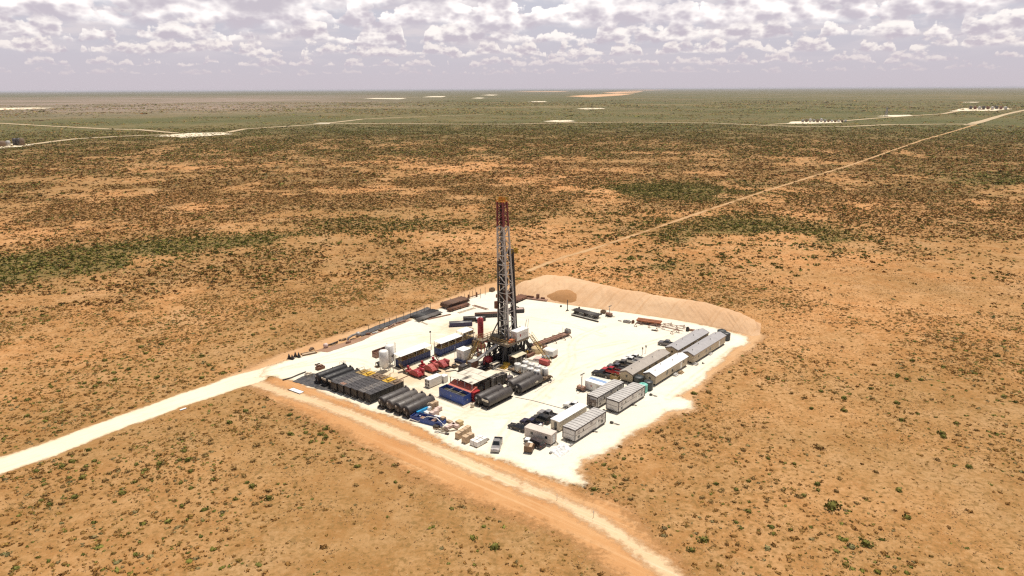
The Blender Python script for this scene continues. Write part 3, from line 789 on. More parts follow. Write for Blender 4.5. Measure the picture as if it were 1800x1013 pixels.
HALF = R(50)
T_near = [tuft_mesh(22, 100 + i, 0.27, 0.52) for i in range(8)]
T_mid = [tuft_mesh(7, 200 + i, 0.42, 0.48, False) for i in range(8)]
T_far = [tuft_mesh(6, 300 + i, 0.50, 0.42, False) for i in range(6)]
x1, y1, r1, g1 = scatter(85, 300, 1.0, 0.32, 0.44, 0.12, HALF)
x2, y2, r2, g2 = scatter(300, 640, 1.0, 0.52, 0.42, 0.2, HALF)
x3, y3, r3, g3 = scatter(640, 1800, 0.85, 1.0, 0.38, 0.4, R(44))
n4 = 120000
q4 = np.exp(NR.uniform(math.log(1350), math.log(5200), n4)); t4 = NR.uniform(-R(42), R(42), n4)
x4, y4 = q4 * np.sin(t4), q4 * np.cos(t4)
k4 = 0.5 * fbm(x4 / 420 + 9, y4 / 420 + 4, 4, 0.6) + 0.5 * fbm(x4 / 110 + 2, y4 / 110 + 7, 3, 0.6)
b4 = (NR.uniform(0, 1, n4) < np.clip((k4 - 0.42) * 4.5, 0.03, 0.7)) & ~blocked(x4, y4)
x4, y4 = x4[b4], y4[b4]; r4 = np.clip(np.hypot(x4, y4) / 900, 1.2, 4.2) * np.exp(NR.normal(0, 0.4, len(x4))); g4 = NR.uniform(0, 1, len(x4)) < 0.62
# the 250 largest near ones stand as bushes of their own
show = np.argsort(-(r1 / np.hypot(np.hypot(x1, y1), CAM_H)) * (np.abs(np.arctan2(x1, y1)) < R(38)) * (y1 > 120))
BIG = show[:246]; rest = np.ones(len(x1), bool); rest[BIG] = False
Va, Fa, Ta = grow(x1[rest], y1[rest], r1[rest], g1[rest], T_near)
Vb, Fb, Tb = grow(x2, y2, r2, g2, T_mid, 0.95)
Vc, Fc, Tc = grow(x3, y3, r3, g3, T_far, 0.75)
Vd, Fd, Td = grow(x4, y4, r4, g4, T_far, 0.34); Td = Td * 1.4
Fb = Fb + len(Va); Fd = Fd + len(Va) + len(Vb) + len(Vc); Fc = Fc + len(Va) + len(Vb)
sh = np_mesh('desert_scrub', np.vstack([Va, Vb, Vc, Vd]), np.vstack([Fa, Fb, Fc, Fd]), M_SHRUB, {'tint': np.vstack([Ta, Tb, Tc, Td])})
tag(sh, kind='stuff')
print('scrub', len(x1), len(x2), len(x3), 'faces', len(Fa) + len(Fb) + len(Fc))

# dry grass tufts, far too many to count
ng = 150000
qg = np.sqrt(NR.uniform(90 ** 2, 370 ** 2, ng)); tg = NR.uniform(-R(44), R(44), ng)
xg, yg = qg * np.sin(tg), qg * np.cos(tg)
kg = 0.5 * fbm(xg / 22 + 70, yg / 22 + 31, 4, 0.6) + 0.5 * fbm(xg / 4.5 + 7, yg / 4.5 + 3, 3, 0.6)
bg_ = (NR.uniform(0, 1, ng) < np.clip((kg - 0.40) * 6.0, 0.06, 1.0)) & ~blocked(xg, yg, 0.2)
xg, yg = xg[bg_], yg[bg_]; rg = NR.uniform(0.10, 0.30, len(xg))
T_grass = [tuft_mesh(4, 700 + i, 0.55, 0.8, False) for i in range(5)]
Vg, Fg, Tg = grow(xg, yg, rg, np.zeros(len(xg), bool), T_grass, 0.75)
gc = np.array([(0.40, 0.235, 0.098), (0.34, 0.200, 0.085), (0.30, 0.185, 0.075), (0.46, 0.30, 0.14)])
Tg = np.repeat(gc[NR.integers(0, 4, len(Vg) // len(T_grass[0][0]))], len(T_grass[0][0]), 0)
tag(np_mesh('dry_grass', Vg, Fg, M_SHRUB, {'tint': Tg}), kind='stuff')
M_BB = shrub_mat('brown_bush', ((0.205, 0.122, 0.042), (0.265, 0.170, 0.062)))
M_GB = shrub_mat('green_bush', ((0.112, 0.108, 0.022), (0.165, 0.145, 0.034)))
def bush_data(nm, seed, nq, leaf, m, flat=0.75):
    V, F = tuft_mesh(nq, seed, leaf, flat)
    me = bpy.data.meshes.new(nm); me.from_pydata([tuple(v) for v in V], [], [tuple(f) for f in F]); me.materials.append(m)
    return me
BBD = [bush_data('brown_bush', 400 + i, 60, 0.20, M_BB) for i in range(5)]
GBD = [bush_data('green_bush', 500 + i, 90, 0.17, M_GB, 0.85) for i in range(5)]
def bush(x, y, r, green, label, group, h=None):
    me = RND.choice(GBD if green else BBD)
    o = bpy.data.objects.new('desert_bush', me); COL.objects.link(o)
    o.location = (x, y, 0); q = RND.uniform(.85, 1.15)
    o.scale = (r * q, r / q, h or r * RND.uniform(.8, 1.15)); o.rotation_euler = (0, 0, RND.uniform(0, 6.28))
    return tag(o, label, 'bush', group)
for i in BIG:
    if g1[i]: bush(float(x1[i]), float(y1[i]), float(r1[i]), True, 'leafy green bush scattered on the sandy plain around the pad', 'green bushes on the plain')
    else: bush(float(x1[i]), float(y1[i]), float(r1[i]), False, 'low dry brown bush scattered on the sandy plain around the pad', 'brown bushes on the plain')
# bushes of the photograph that stand out by their size or place
for (u, v, r, gr, lab) in [(870, 962, 1.9, 1, 'broad grey green bush standing alone in the sand left of the curving dirt track'),
                           (572, 755, 1.3, 1, 'dark green bush at the lower edge of the orange strip below the black tanks'),
                           (1462, 893, 2.4, 1, 'widest dark green bush in the cluster on the sand at lower right'),
                           (1522, 958, 1.9, 1, 'bright green bush near the lower right corner, in the thick of the dark clump'),
                           (1437, 852, 1.3, 1, 'green bush at the left end of the row above the lower right cluster'),
                           (1580, 862, 1.4, 1, 'green bush standing by itself right of the lower right cluster'),
                           (1236, 950, 1.6, 1, 'dark green bush close to the right edge of the curving dirt track'),
                           (1215, 968, 1.2, 1, 'small green bush nearest to the dirt track at the bottom right'),
                           (1316, 900, 1.1, 1, 'round green bush between the dirt track and the lower right cluster'),
                           (1220, 693, 1.5, 1, 'green bush at the ragged pad edge beside the sandy tongue'),
                           (1245, 690, 1.3, 0, 'dark brown bush right of the green one beside the sandy tongue at the pad edge'),
                           (355, 627, 1.5, 1, 'green bush above the white access road, left of the pad'),
                           (1440, 788, 1.9, 0, 'wide dark bush lying flat on open sand right of the offices'),
                           (1062, 818, 1.0, 1, 'small green bush on the orange sand just right of the pad corner'),
                           (150, 800, 1.1, 0, 'dark bush right under the white access road at far left')]:
    p = G(u, v); bush(p.x, p.y, r * 0.70, gr, lab, 'bushes that stand out on the plain')
# ------------------------------------------------------------------ paints
P_BLACK = mat('black_tank_paint', (0.013, 0.011, 0.012), 0.55, dirt=0.12, dirt_col=(0.12, 0.09, 0.07), scale=0.7)
P_TANKD = mat('dark_brown_grey_tank_paint', (0.060, 0.050, 0.046), 0.5, dirt=0.35, dirt_col=(0.16, 0.12, 0.09), scale=0.7)
P_TANKL = mat('lighter_grey_tank_paint', (0.115, 0.100, 0.090), 0.5, dirt=0.4, dirt_col=(0.22, 0.17, 0.12), scale=0.7)
P_DECK = mat('dark_grey_deck', (0.058, 0.052, 0.055), 0.6, dirt=0.35, dirt_col=(0.20, 0.17, 0.14), scale=1.4)
P_DECKL = mat('dusty_grey_deck', (0.120, 0.110, 0.108), 0.65, dirt=0.6, dirt_col=(0.34, 0.26, 0.19), scale=1.2)
P_STEEL = mat('bare_dark_steel', (0.055, 0.050, 0.048), 0.5, 0.3, rust=0.25)
P_GREY = mat('grey_steel', (0.25, 0.24, 0.23), 0.5, 0.2, dirt=0.4)
P_LGREY = mat('pale_grey_steel', (0.45, 0.43, 0.41), 0.5, 0.1, dirt=0.35)
P_WHITE = mat('white_paint', (0.74, 0.72, 0.68), 0.45, var=0.07, dirt=0.35, dirt_col=(0.52, 0.42, 0.31))
P_CLEAN = mat('clean_white_sheet', (0.80, 0.80, 0.78), 0.45, var=0.05, dirt=0.12, dirt_col=(0.55, 0.48, 0.40))
P_CREAM = mat('cream_plate', (0.62, 0.54, 0.42), 0.6, dirt=0.4)
P_RUST = mat('rusty_steel', (0.17, 0.075, 0.042), 0.8, var=0.35, scale=1.5)
P_RUSTP = mat('pinkish_rusty_steel', (0.30, 0.17, 0.12), 0.8, var=0.3, scale=1.5)
P_ORANGE = mat('rust_orange_plate', (0.27, 0.085, 0.030), 0.75, var=0.3, scale=1.2)
P_YEL = mat('yellow_paint', (0.55, 0.33, 0.03), 0.5, dirt=0.35, dirt_col=(0.25, 0.16, 0.07))
P_OCHRE = mat('ochre_grating', (0.30, 0.20, 0.075), 0.7, var=0.3, dirt=0.4, dirt_col=(0.13, 0.08, 0.05), scale=1.5)
P_BROWN = mat('brown_grating', (0.17, 0.110, 0.065), 0.75, var=0.3, scale=1.5)
P_RED = mat('red_paint', (0.34, 0.020, 0.025), 0.4, var=0.2, dirt=0.25, dirt_col=(0.30, 0.13, 0.10))
P_REDL = mat('faded_red_paint', (0.44, 0.085, 0.070), 0.55, var=0.15, dirt=0.35, dirt_col=(0.46, 0.22, 0.16))
P_BLUE = mat('royal_blue_paint', (0.026, 0.070, 0.300), 0.45, var=0.18, dirt=0.2, dirt_col=(0.17, 0.17, 0.22))
P_BLUED = mat('deep_blue_paint', (0.020, 0.032, 0.115), 0.5, var=0.2, dirt=0.25, dirt_col=(0.12, 0.11, 0.13))
P_CYAN = mat('sky_blue_tarp', (0.03, 0.30, 0.60), 0.5, var=0.12)
P_TEAL = mat('sea_green_plastic', (0.17, 0.50, 0.42), 0.45, var=0.1)
P_BPLAS = mat('black_plastic', (0.028, 0.034, 0.036), 0.45, var=0.2, dirt=0.3, dirt_col=(0.14, 0.12, 0.10))
P_RUB = mat('tyre_rubber', (0.022, 0.021, 0.020), 0.8, dirt=0.5, dirt_col=(0.25, 0.18, 0.12))
P_GLASS = mat('dark_window_glass', (0.015, 0.017, 0.020), 0.12, var=0.1, spec=0.6)
P_MUD = mat('drilling_mud', (0.085, 0.075, 0.050), 0.35, var=0.35, scale=0.8)
P_CARD = mat('tan_sacks', (0.50, 0.36, 0.23), 0.85, var=0.16, scale=2.2)
P_PINKS = mat('pinkish_sacks', (0.62, 0.46, 0.40), 0.85, var=0.14, scale=2.2)
P_WSACK = mat('white_wrapped_sacks', (0.76, 0.72, 0.68), 0.7, var=0.08, scale=2.0)
P_WOOD = mat('pallet_wood', (0.30, 0.20, 0.11), 0.9, var=0.25, scale=2.0)
P_WALLB = mat('beige_siding', (0.52, 0.43, 0.31), 0.7, var=0.06, dirt=0.2, rib=(2, 0.25, 0.012))
P_WALLT = mat('tan_siding', (0.44, 0.35, 0.235), 0.7, var=0.07, dirt=0.2, rib=(2, 0.25, 0.012))
P_ROOFT = mat('weathered_tan_grey_roof', (0.37, 0.325, 0.285), 0.7, var=0.12, scale=0.5, dirt=0.35, dirt_col=(0.30, 0.24, 0.19))
P_ROOFG = mat('grey_roof', (0.36, 0.345, 0.35), 0.6, var=0.08, scale=0.5, dirt=0.2, dirt_col=(0.40, 0.34, 0.29))
P_ROOFR = mat('ribbed_grey_white_roof', (0.47, 0.445, 0.42), 0.55, var=0.1, scale=0.7, dirt=0.3, dirt_col=(0.38, 0.32, 0.27))
P_TRIM = mat('dark_trim', (0.060, 0.045, 0.045), 0.6, var=0.15)
P_FASC = mat('brown_grey_fascia', (0.20, 0.155, 0.13), 0.7, var=0.1)
P_CORR = mat('corrugated_cream', (0.60, 0.53, 0.42), 0.55, var=0.07, dirt=0.25, rib=(0, 0.45, 0.05))
P_LINER = mat('black_plastic_liner', (0.050, 0.047, 0.048), 0.55, var=0.35, scale=0.6, dirt=0.5, dirt_col=(0.26, 0.21, 0.16))
P_HOSE = mat('pale_hose', (0.62, 0.57, 0.52), 0.6)

# ------------------------------------------------------------------ round steel tanks lying in rows
def round_tank(label, near, L, paint, r=1.3, group=None, plate='oval', side=None, rot=AA, hatch=True, rail=False):
    c = near + EA * (L / 2)
    t = thing('horizontal_tank', label, 'tank', c, rot, group)
    zc = 0.42 + r
    h = L / 2 - 0.25
    m = MB(); m.lathe((-h, 0, zc), (1, 0, 0), [(0, 0.25), (0.06, r * 0.72), (0.2, r * 0.94), (0.42, r), (2 * h - 0.42, r), (2 * h - 0.2, r * 0.94), (2 * h - 0.06, r * 0.72), (2 * h, 0.25)], 28)
    for k in range(1, 4): m.lathe((-h + 2 * h * k / 4, 0, zc), (1, 0, 0), [(0, r + 0.004), (0.06, r + 0.03), (0.12, r + 0.004)], 28)
    m.build('shell', paint, t)
    m = MB(); m.lathe((-h - 0.05, 0, zc), (1, 0, 0), [(0, r * 0.55), (0.08, r * 0.80), (0.24, r * 0.955), (0.30, r * 0.95)], 24); m.build('shaded_end_cap', P_BLACK if paint is not P_TANKL else P_TANKD, t)  # near end turned from the sun, its shade put into the darker colour
    m = MB()
    for y in (-0.85, 0.85): m.box(-L / 2, y - 0.12, 0.02, L / 2, y + 0.12, 0.34)
    for k in range(5):
        x = -L / 2 + 0.5 + (L - 1.0) * k / 4
        m.box(x - 0.12, -1.0, 0.10, x + 0.12, 1.0, 0.52)
    m.build('skid', P_STEEL, t)
    m = MB()
    for y in (-0.75, 0.0, 0.75):
        m.cyl((-h - 0.35, y, 0.55), (-h + 0.3, y, 0.7), 0.13, 8)
    m.box(-h - 0.42, -0.95, 0.44, -h - 0.30, 0.95, 0.62)
    m.build('valve_manifold', P_STEEL, t)
    if plate == 'oval':
        m = MB(); m.lathe((-h - 0.13, 0.3, zc + 0.45), (1, 0, 0), [(0, 0.28), (0.1, 0.30)], 16)
        m.box(-h - 0.09, -0.52, 0.8, -h + 0.05, -0.42, zc - 0.1)
        m.build('end_placard', P_LGREY, t)
    else:
        m = MB(); m.box(-h - 0.16, -r * 0.80, zc + 0.25, -h + 0.02, r * 0.80, zc + 0.75); m.build('end_placard', P_CREAM, t)
    if hatch:
        m = MB(); m.cyl((h - 0.8, 0, zc + r - 0.05), (h - 0.8, 0, zc + r + 0.28), 0.28, 12); m.cyl((h - 0.8, 0, zc + r + 0.28), (h - 0.8, 0, zc + r + 0.34), 0.34, 12)
        m.cyl((0.5, 0.2, zc + r - 0.05), (0.5, 0.2, zc + r + 0.2), 0.12, 8)
        m.build('hatch', paint, t)
    if side:
        m = MB()
        xs = h * side
        for i, (dx, zz, w) in enumerate([(-0.42, 0.12, 0.5), (0.05, 0.05, 0.7), (0.4, 0.16, 0.4), (0.0, 0.28, 0.5)]):
            z = zc + zz - 0.02; y = -math.sqrt(max(0.01, (r + 0.02) ** 2 - (z - zc) ** 2))
            m.box(xs + dx - w / 2, y - 0.05, z - 0.12, xs + dx + w / 2, y + 0.06, z + 0.12)
        m.build('side_sign', P_CREAM, t)
    if rail:
        m = MB()
        for y in (-0.35, 0.35):
            m.bar((h - 1.9, y, zc + r), (h - 1.9, y, zc + r + 0.8), 0.05); m.bar((h - 0.4, y, zc + r), (h - 0.4, y, zc + r + 0.8), 0.05)
            m.bar((h - 1.9, y, zc + r + 0.8), (h - 0.4, y, zc + r + 0.8), 0.05)
        m.build('guard_rail', P_GREY, t)
    return t
t1 = G(555.8, 675.0)
round_tank('black round tank at the left end of the long tank row, beside the dark liner', t1 + EA * 0.1, 10.6, P_BLACK, 1.3, 'round tanks in the long row', rail=True)
round_tank('black round tank second in the long row, cream band across its near end', t1 + EB * 3.0 + EA * 0.4, 10.4, P_BLACK, 1.25, 'round tanks in the long row', plate='band')
round_tank('black round tank third in the long row, squeezed against the flat topped tanks', t1 + EB * 5.9 + EA * 0.6, 10.4, P_BLACK, 1.2, 'round tanks in the long row', plate='band')
q0, q1 = G(668.4, 719), G(711.8, 735.3)
lab = ['dark round tank next to the last flat topped tank in the long row', 'lightest grey round tank of the long row, second of its four', 'grey brown round tank third of the four beside the flat topped tanks', 'dark grey round tank at the right end of the long row, by the blue tray']
pn = [P_TANKD, P_TANKL, P_TANKL, P_TANKD]
for i in range(4):
    round_tank(lab[i], q0 + (q1 - q0) * (i / 3), 9.9, [P_TANKD, P_TANKL, mat('mid_grey_tank_paint', (0.088, 0.074, 0.066), 0.5, dirt=0.4, dirt_col=(0.18, 0.14, 0.10)), P_TANKD][i], 1.38, 'round tanks in the long row', side=(None, 0.55, None, 0.45)[i])
for lb, px, L, sd, pt in [('dark round tank beside the blue bin, left one of the front pair', (838, 714.3), 10.0, None, P_TANKD), ('dark round tank with a cream band on its end, nearest of the front four', (852, 719.3), 10.3, None, P_TANKD),
                      ('grey brown round tank behind, next to the trailer of white tanks', (894.5, 688.5), 10.2, 0.5, P_TANKL), ('dark round tank with a cream sign on its side, farthest right of the front four', (909, 694.6), 10.3, 0.35, P_TANKD)]:
    round_tank(lb, G(*px), L, pt, 1.38, 'round tanks in the middle of the pad', plate='band' if 'band' in lb else 'oval', side=sd, rail=False)

# ------------------------------------------------------------------ flat topped black tanks
def flat_tank(label, near, endm, deck, L=11.6, W=2.45, spare=None):
    t = thing('flat_topped_tank', label, 'tank', near + EA * (L / 2), AA, 'flat topped black tanks')
    h = L / 2; w = W / 2; H = 2.75
    m = MB(); m.extr([(-w, 0.95), (-w * 0.55, 0.55), (w * 0.55, 0.55), (w, 0.95), (w, H), (-w, H)], -h, h, 'x')
    for k in range(8):
        x = -h + 0.7 + k * (L - 1.4) / 7
        m.box(x - 0.05, -w - 0.05, 0.95, x + 0.05, -w, H - 0.05); m.box(x - 0.05, w, 0.95, x + 0.05, w + 0.05, H - 0.05)
    m.build('body', P_BLACK, t)
    m = MB(); m.box(-h, -w, H, h - 3.3, w, H + 0.05)
    m.build('deck', deck, t)
    m = MB()
    for k in range(6):
        x = -h + 0.1 + k * (L - 3.6) / 5
        m.box(x - 0.05, -w, H + 0.05, x + 0.05, w, H + 0.10)
    for y in (-0.4, 0.4): m.box(-h, y - 0.035, H + 0.05, h - 3.3, y + 0.035, H + 0.085)
    m.build('deck_rib', P_BLACK, t)
    m = MB(); m.box(h - 3.3, -w, H, h, w, H + 0.08)
    for y in (-w, w):
        m.bar((h - 3.2, y, H + 0.08), (h - 3.2, y, H + 0.75), 0.07); m.bar((h - 0.1, y, H + 0.08), (h - 0.1, y, H + 0.75), 0.07); m.bar((h - 3.2, y, H + 0.75), (h - 0.1, y, H + 0.75), 0.08)
    m.box(h - 2.4, -0.5, H + 0.08, h - 1.2, 0.5, H + 0.4)
    m.build('end_platform', endm, t)
    m = MB()
    for y in (-0.8, 0.8): m.box(-h + 0.2, y - 0.14, 0.02, -h + 0.5, y + 0.14, 0.9)
    m.box(-h - 0.25, -1.0, 0.55, -h - 0.05, 1.0, 0.75); m.cyl((-h - 0.2, 0, 0.9), (-h + 0.1, 0, 0.9), 0.2, 10)
    m.build('front_support', P_STEEL, t)
    for y in (-w + 0.18, w - 0.18):
        for x in (h - 1.4, h - 2.5):
            m = MB(); m.cyl((x, y - 0.16, 0.5), (x, y + 0.16, 0.5), 0.5, 14); m.build('wheel', P_RUB, t)
    if spare:
        m = MB(); m.box(-h + 0.5, -w + 0.2, H + 0.101, -h + 1.6, w - 0.5, H + 0.14); m.box(-h + 0.9, -0.2, H + 0.14, -h + 1.4, 0.3, H + 0.3); m.build('deck_mat', spare, t)
    return t
r0, r1 = G(581.8, 687.2), G(652.6, 711.3)
for i, (lb, em, dk, sp) in enumerate([
        ('flat topped black tank first from the left, against the round tanks', P_OCHRE, P_DECK, None),
        ('flat topped black tank with a dusty paler deck and rusty patch at its near end', P_YEL, P_DECKL, P_RUSTP),
        ('flat topped black tank third from the left, deck dark, brown end platform', P_BROWN, P_DECK, None),
        ('flat topped black tank fourth from the left, brown railing at its far end', P_BROWN, P_DECK, None),
        ('flat topped black tank fifth from the left, with the bright yellow end platform', P_YEL, P_DECKL, None),
        ('flat topped black tank at the right end of the six, long black side showing', P_BROWN, P_DECK, None)]):
    flat_tank(lb, r0 + (r1 - r0) * ((i + 0.5) / 6), em, dk, spare=sp)

# ------------------------------------------------------------------ liner patch left of the tanks and its berms
def flat_patch(name, pts, m, label, cat, z=0.07, th=0.03, kind=None):
    c = sum((G(*p) for p in pts), Vector((0, 0))) / len(pts)
    n = len(pts); out = []
    for i in range(n):
        a = G(*pts[i]); b = G(*pts[(i + 1) % n])
        for k in range(6):
            q = a + (b - a) * k / 6; out.append(q + Vector((RND.uniform(-.15, .15), RND.uniform(-.15, .15))) - c)
    mb = MB(); mb.extr([tuple(p) for p in out], z, z + th, 'z')
    o = mb.build(name, m); o.location = (c.x, c.y, 0)
    return tag(o, label, cat)
flat_patch('ground_liner', [(514, 671), (530, 663), (545, 657), (560, 657), (600, 668), (640, 700), (600, 692), (560, 685), (535, 677)], P_LINER, 'black plastic liner spread under the left end of the tank row', 'liner')
m = MB(); pts = [G(497, 669.5), G(512, 665.5), G(526, 659.5), G(538, 655)]
c = pts[1]
m.path([(p.x - c.x, p.y - c.y, 0.22) for p in pts], 0.34, 0.34)
o = m.build('liner_roll', P_LINER); o.location = (c.x, c.y, 0); tag(o, 'thin dark roll of liner lying along the pad left of the tank row', 'liner roll')

# ------------------------------------------------------------------ blue bin, red tank and white cabin between the tank rows
def corner_thing(name, label, cat, px, rot, L, W, group=None, z=0.0, dx=0, dy=0):
    """thing whose local box runs x 0..L, y 0..W from the given corner"""
    p = G(*px); ex = Vector((math.cos(rot), math.sin(rot))); ey = Vector((-ex.y, ex.x))
    c = p + ex * (L / 2) + ey * (W / 2)
    return thing(name, label, cat, c, rot, group, z)
t = corner_thing('open_bin', 'royal blue open topped steel bin with crossbars, full of dark sludge', 'bin', (772, 697), AB, 9.2, 3.0)
h, w, H = 4.6, 1.5, 2.5
m = MB()
m.box(-h, -w, 0.16, h, -w + 0.1, H); m.box(-h, w - 0.1, 0.16, h, w, H); m.box(-h, -w + 0.1, 0.16, -h + 0.1, w - 0.1, H); m.box(h - 0.1, -w + 0.1, 0.16, h, w - 0.1, H); m.box(-h + 0.1, -w + 0.1, 0.16, h - 0.1, w - 0.1, 0.3)
m.build('hull', P_BLUE, t)
m = MB(); m.box(-h - 0.03, -w - 0.06, H, h + 0.03, -w + 0.14, H + 0.12); m.box(-h - 0.03, w - 0.14, H, h + 0.03, w + 0.06, H + 0.12); m.box(-h - 0.03, -w + 0.14, H, -h + 0.14, w - 0.14, H + 0.12); m.box(h - 0.14, -w + 0.14, H, h + 0.03, w - 0.14, H + 0.12)
m.build('rim', P_BLUED, t)
for x in (-1.5, 1.7):
    m = MB(); m.box(x - 0.09, -w + 0.14, H - 0.1, x + 0.09, w - 0.14, H + 0.08); m.build('crossbar', P_GREY, t)
m = MB(); m.box(-h + 0.1, -w + 0.1, 0.3, h - 0.1, w - 0.1, 1.75); m.build('sludge', P_MUD, t)
m = MB(); m.box(-0.1, -w - 0.03, 1.2, 0.08, -w, 1.9); m.box(h, -0.25, 1.1, h + 0.03, 0.15, 1.5); m.build('painted_mark', P_LGREY, t)
t2 = corner_thing('drip_tray', 'pale drip tray lying under the royal blue open bin', 'tray', (764, 697.8), AB, 11.0, 3.7)
m = MB(); m.box(-5.5, -1.85, 0.06, 5.5, 1.85, 0.10); m.box(-5.5, -1.85, 0.10, 5.5, -1.77, 0.155); m.box(-5.5, 1.77, 0.10, 5.5, 1.85, 0.155); m.build('tray_floor', P_CREAM, t2)
p = G(772, 697); c = p + EB * 4.9 + EA * 4.45
t = thing('lidded_bin', 'long red steel bin with a faded salmon lid, behind the royal blue bin', 'bin', c, AB)
m = MB(); m.box(-4.6, -1.05, 0.06, 4.6, 1.05, 2.35); m.build('hull', P_RED, t)
m = MB(); m.extr([(-1.42, 2.36), (1.42, 2.36), (1.42, 3.25), (1.1, 3.32), (-1.42, 2.52)], -4.65, 3.9, 'x')
for k in range(9): m.bar((-4.46 + k * 1.0, -1.42, 2.53), (-4.46 + k * 1.0, 1.1, 3.33), .08)
m.build('lid', mat('salmon_red_lid', (0.58, 0.155, 0.105), 0.6, var=.08, dirt=.15), t)
m = MB(); m.box(4.05, -1.2, 1.5, 5.1, 1.2, 2.75); m.box(4.6, -0.9, 0.06, 5.0, 0.9, 1.5); m.build('end_box', P_RED, t)
t = corner_thing('equipment_cabin', 'small white equipment cabin with vents in its end, left of the salmon lidded bin', 'cabin', (755.5, 683.5), AA, 4.7, 2.0)
m = MB(); m.box(-2.35, -1, 0.2, 2.35, 1, 2.5); m.build('wall', P_WHITE, t)
m = MB(); m.box(-2.4, -1.05, 2.5, 2.4, 1.05, 2.58); m.build('roof', P_CLEAN, t)
for y in (-0.5, 0.45):
    for z in (0.55, 1.5):
        m = MB(); m.box(-2.39, y - 0.3, z, -2.35, y + 0.3, z + 0.7); m.build('vent', P_TRIM, t)
m = MB(); m.box(-2.45, -0.9, 0.05, 2.45, 0.9, 0.2); m.build('skid', P_STEEL, t)
t = thing('equipment_cabin', 'little white cupboard behind the white cabin, beside the salmon lidded bin', 'cabin', G(781, 671.5), AA)
m = MB(); m.cbox(0, 0, 0.1, 1.5, 1.6, 1.9); m.build('wall', P_WHITE, t); m = MB(); m.cbox(0, 0, 2.0, 1.6, 1.7, 0.08); m.build('roof', P_CLEAN, t); m = MB(); m.box(-0.77, -0.5, 0.2, -0.75, 0.4, 1.8); m.build('door', P_LGREY, t)
t = thing('plastic_barrel', 'pale cream plastic barrel beside the blue bin and the front tanks', 'barrel', G(830.5, 716), 0)
m = MB(); m.lathe((0, 0, 0.06), (0, 0, 1), [(0, 0.42), (0.1, 0.5), (0.5, 0.53), (1.0, 0.5), (1.1, 0.42)], 16); m.build('body', P_CREAM, t); m = MB(); m.cyl((0, 0, 1.16), (0, 0, 1.28), 0.2, 10); m.build('cap', P_RUST, t)

# ------------------------------------------------------------------ generator shelter with its generators and radiators
p = G(830, 676.5, 4.4)                     # near corner of the roof
c = p - EB * 4.3 + EA * 4.25
ma, nt, bs = new_mat('soot_stained_roof_sheet')
tc = nt.new('ShaderNodeTexCoord').outputs['Object']
n1 = nt.noise(tc, 0.5, 5, 0.6)
rc = nt.mix(nt.ramp(n1, 0.3, 0.7), (0.60, 0.53, 0.43), (0.70, 0.64, 0.54))
for (sx, sy, lx, ly, k) in [(-2.1, -0.3, 2.0, 0.75, 1.0), (-0.4, 1.9, 1.3, 0.5, 0.55), (-3.6, -3.2, 0.8, 0.5, 0.9), (2.6, -0.9, 1.2, 0.4, 0.5), (2.0, 2.4, 1.6, 0.35, 0.35)]:
    dv = nt.vmath('MULTIPLY', nt.vmath('SUBTRACT', tc, (sx, sy, 0)), (1 / lx, 1 / ly, 0))
    f = nt.ramp(nt.math('ADD', nt.vmath('LENGTH', dv), nt.math('MULTIPLY', nt.math('SUBTRACT', nt.noise(tc, 1.2, 4, 0.6), 0.5), 0.9)), 1.35, 0.35)
    rc = nt.mix(nt.math('MULTIPLY', f, k), rc, (0.07, 0.055, 0.045))
nt.put(bs.inputs['Base Color'], rc); bs.inputs['Roughness'].default_value = 0.6
t = thing('generator_shelter', 'open sided shelter with a broad soot stained tan roof over the generators', 'shelter', c, AA)
m = MB(); m.extr([(-4.3, 4.38), (0, 4.62), (4.3, 4.38), (4.3, 4.46), (0, 4.70), (-4.3, 4.46)], -4.25, 4.25, 'x')
m.build('roof', ma, t)
m = MB()
for x in (-1.42, 1.42): m.extr([(-4.3, 4.462), (0, 4.702), (4.3, 4.462), (4.3, 4.53), (0, 4.77), (-4.3, 4.53)], x - 0.05, x + 0.05, 'x')
m.build('roof_seam', P_CREAM, t)
for x in (-4.1, 4.1):
    for y in (-4.1, -1.4, 1.4, 4.1):
        m = MB(); m.box(x - 0.09, y - 0.09, 0.05, x + 0.09, y + 0.09, 4.36); m.build('post', P_LGREY, t)
P_ENG = mat('dark_engine_enclosure', (0.045, 0.036, 0.034), 0.6, var=0.25, dirt=0.4, dirt_col=(0.14, 0.10, 0.07))
for i, y in enumerate((2.7, 0.0, -2.7)):
    q = c - EB * y
    g = thing('generator', ('dark generator set under the soot stained roof, on the salmon bin side', 'dark generator set in the middle under the soot stained roof', 'dark generator set under the soot stained roof, nearest the radiators')[i], 'generator', q, AA, 'generators under the shelter')
    m = MB(); m.box(-3.6, -1.1, 0.06, 3.6, 1.1, 0.4); m.build('skid', P_STEEL, g)
    m = MB(); m.box(-3.2, -0.8, 0.4, 1.0, 0.8, 2.2); m.box(-2.8, -0.5, 2.2, 0.6, 0.5, 2.6); m.build('engine', P_ENG, g)
    m = MB(); m.lathe((1.0, 0, 1.3), (1, 0, 0), [(0, 0.5), (0.1, 0.75), (2.2, 0.75), (2.4, 0.4)], 14); m.build('alternator', P_BLUED, g)
    m = MB(); m.cyl((-1.5, 0.1, 2.6), (-1.5, 0.1, 3.3), 0.14, 8); m.cyl((-2.4, 0.1, 3.4), (0.2, 0.1, 3.4), 0.22, 10); m.build('exhaust', P_RUST, g)
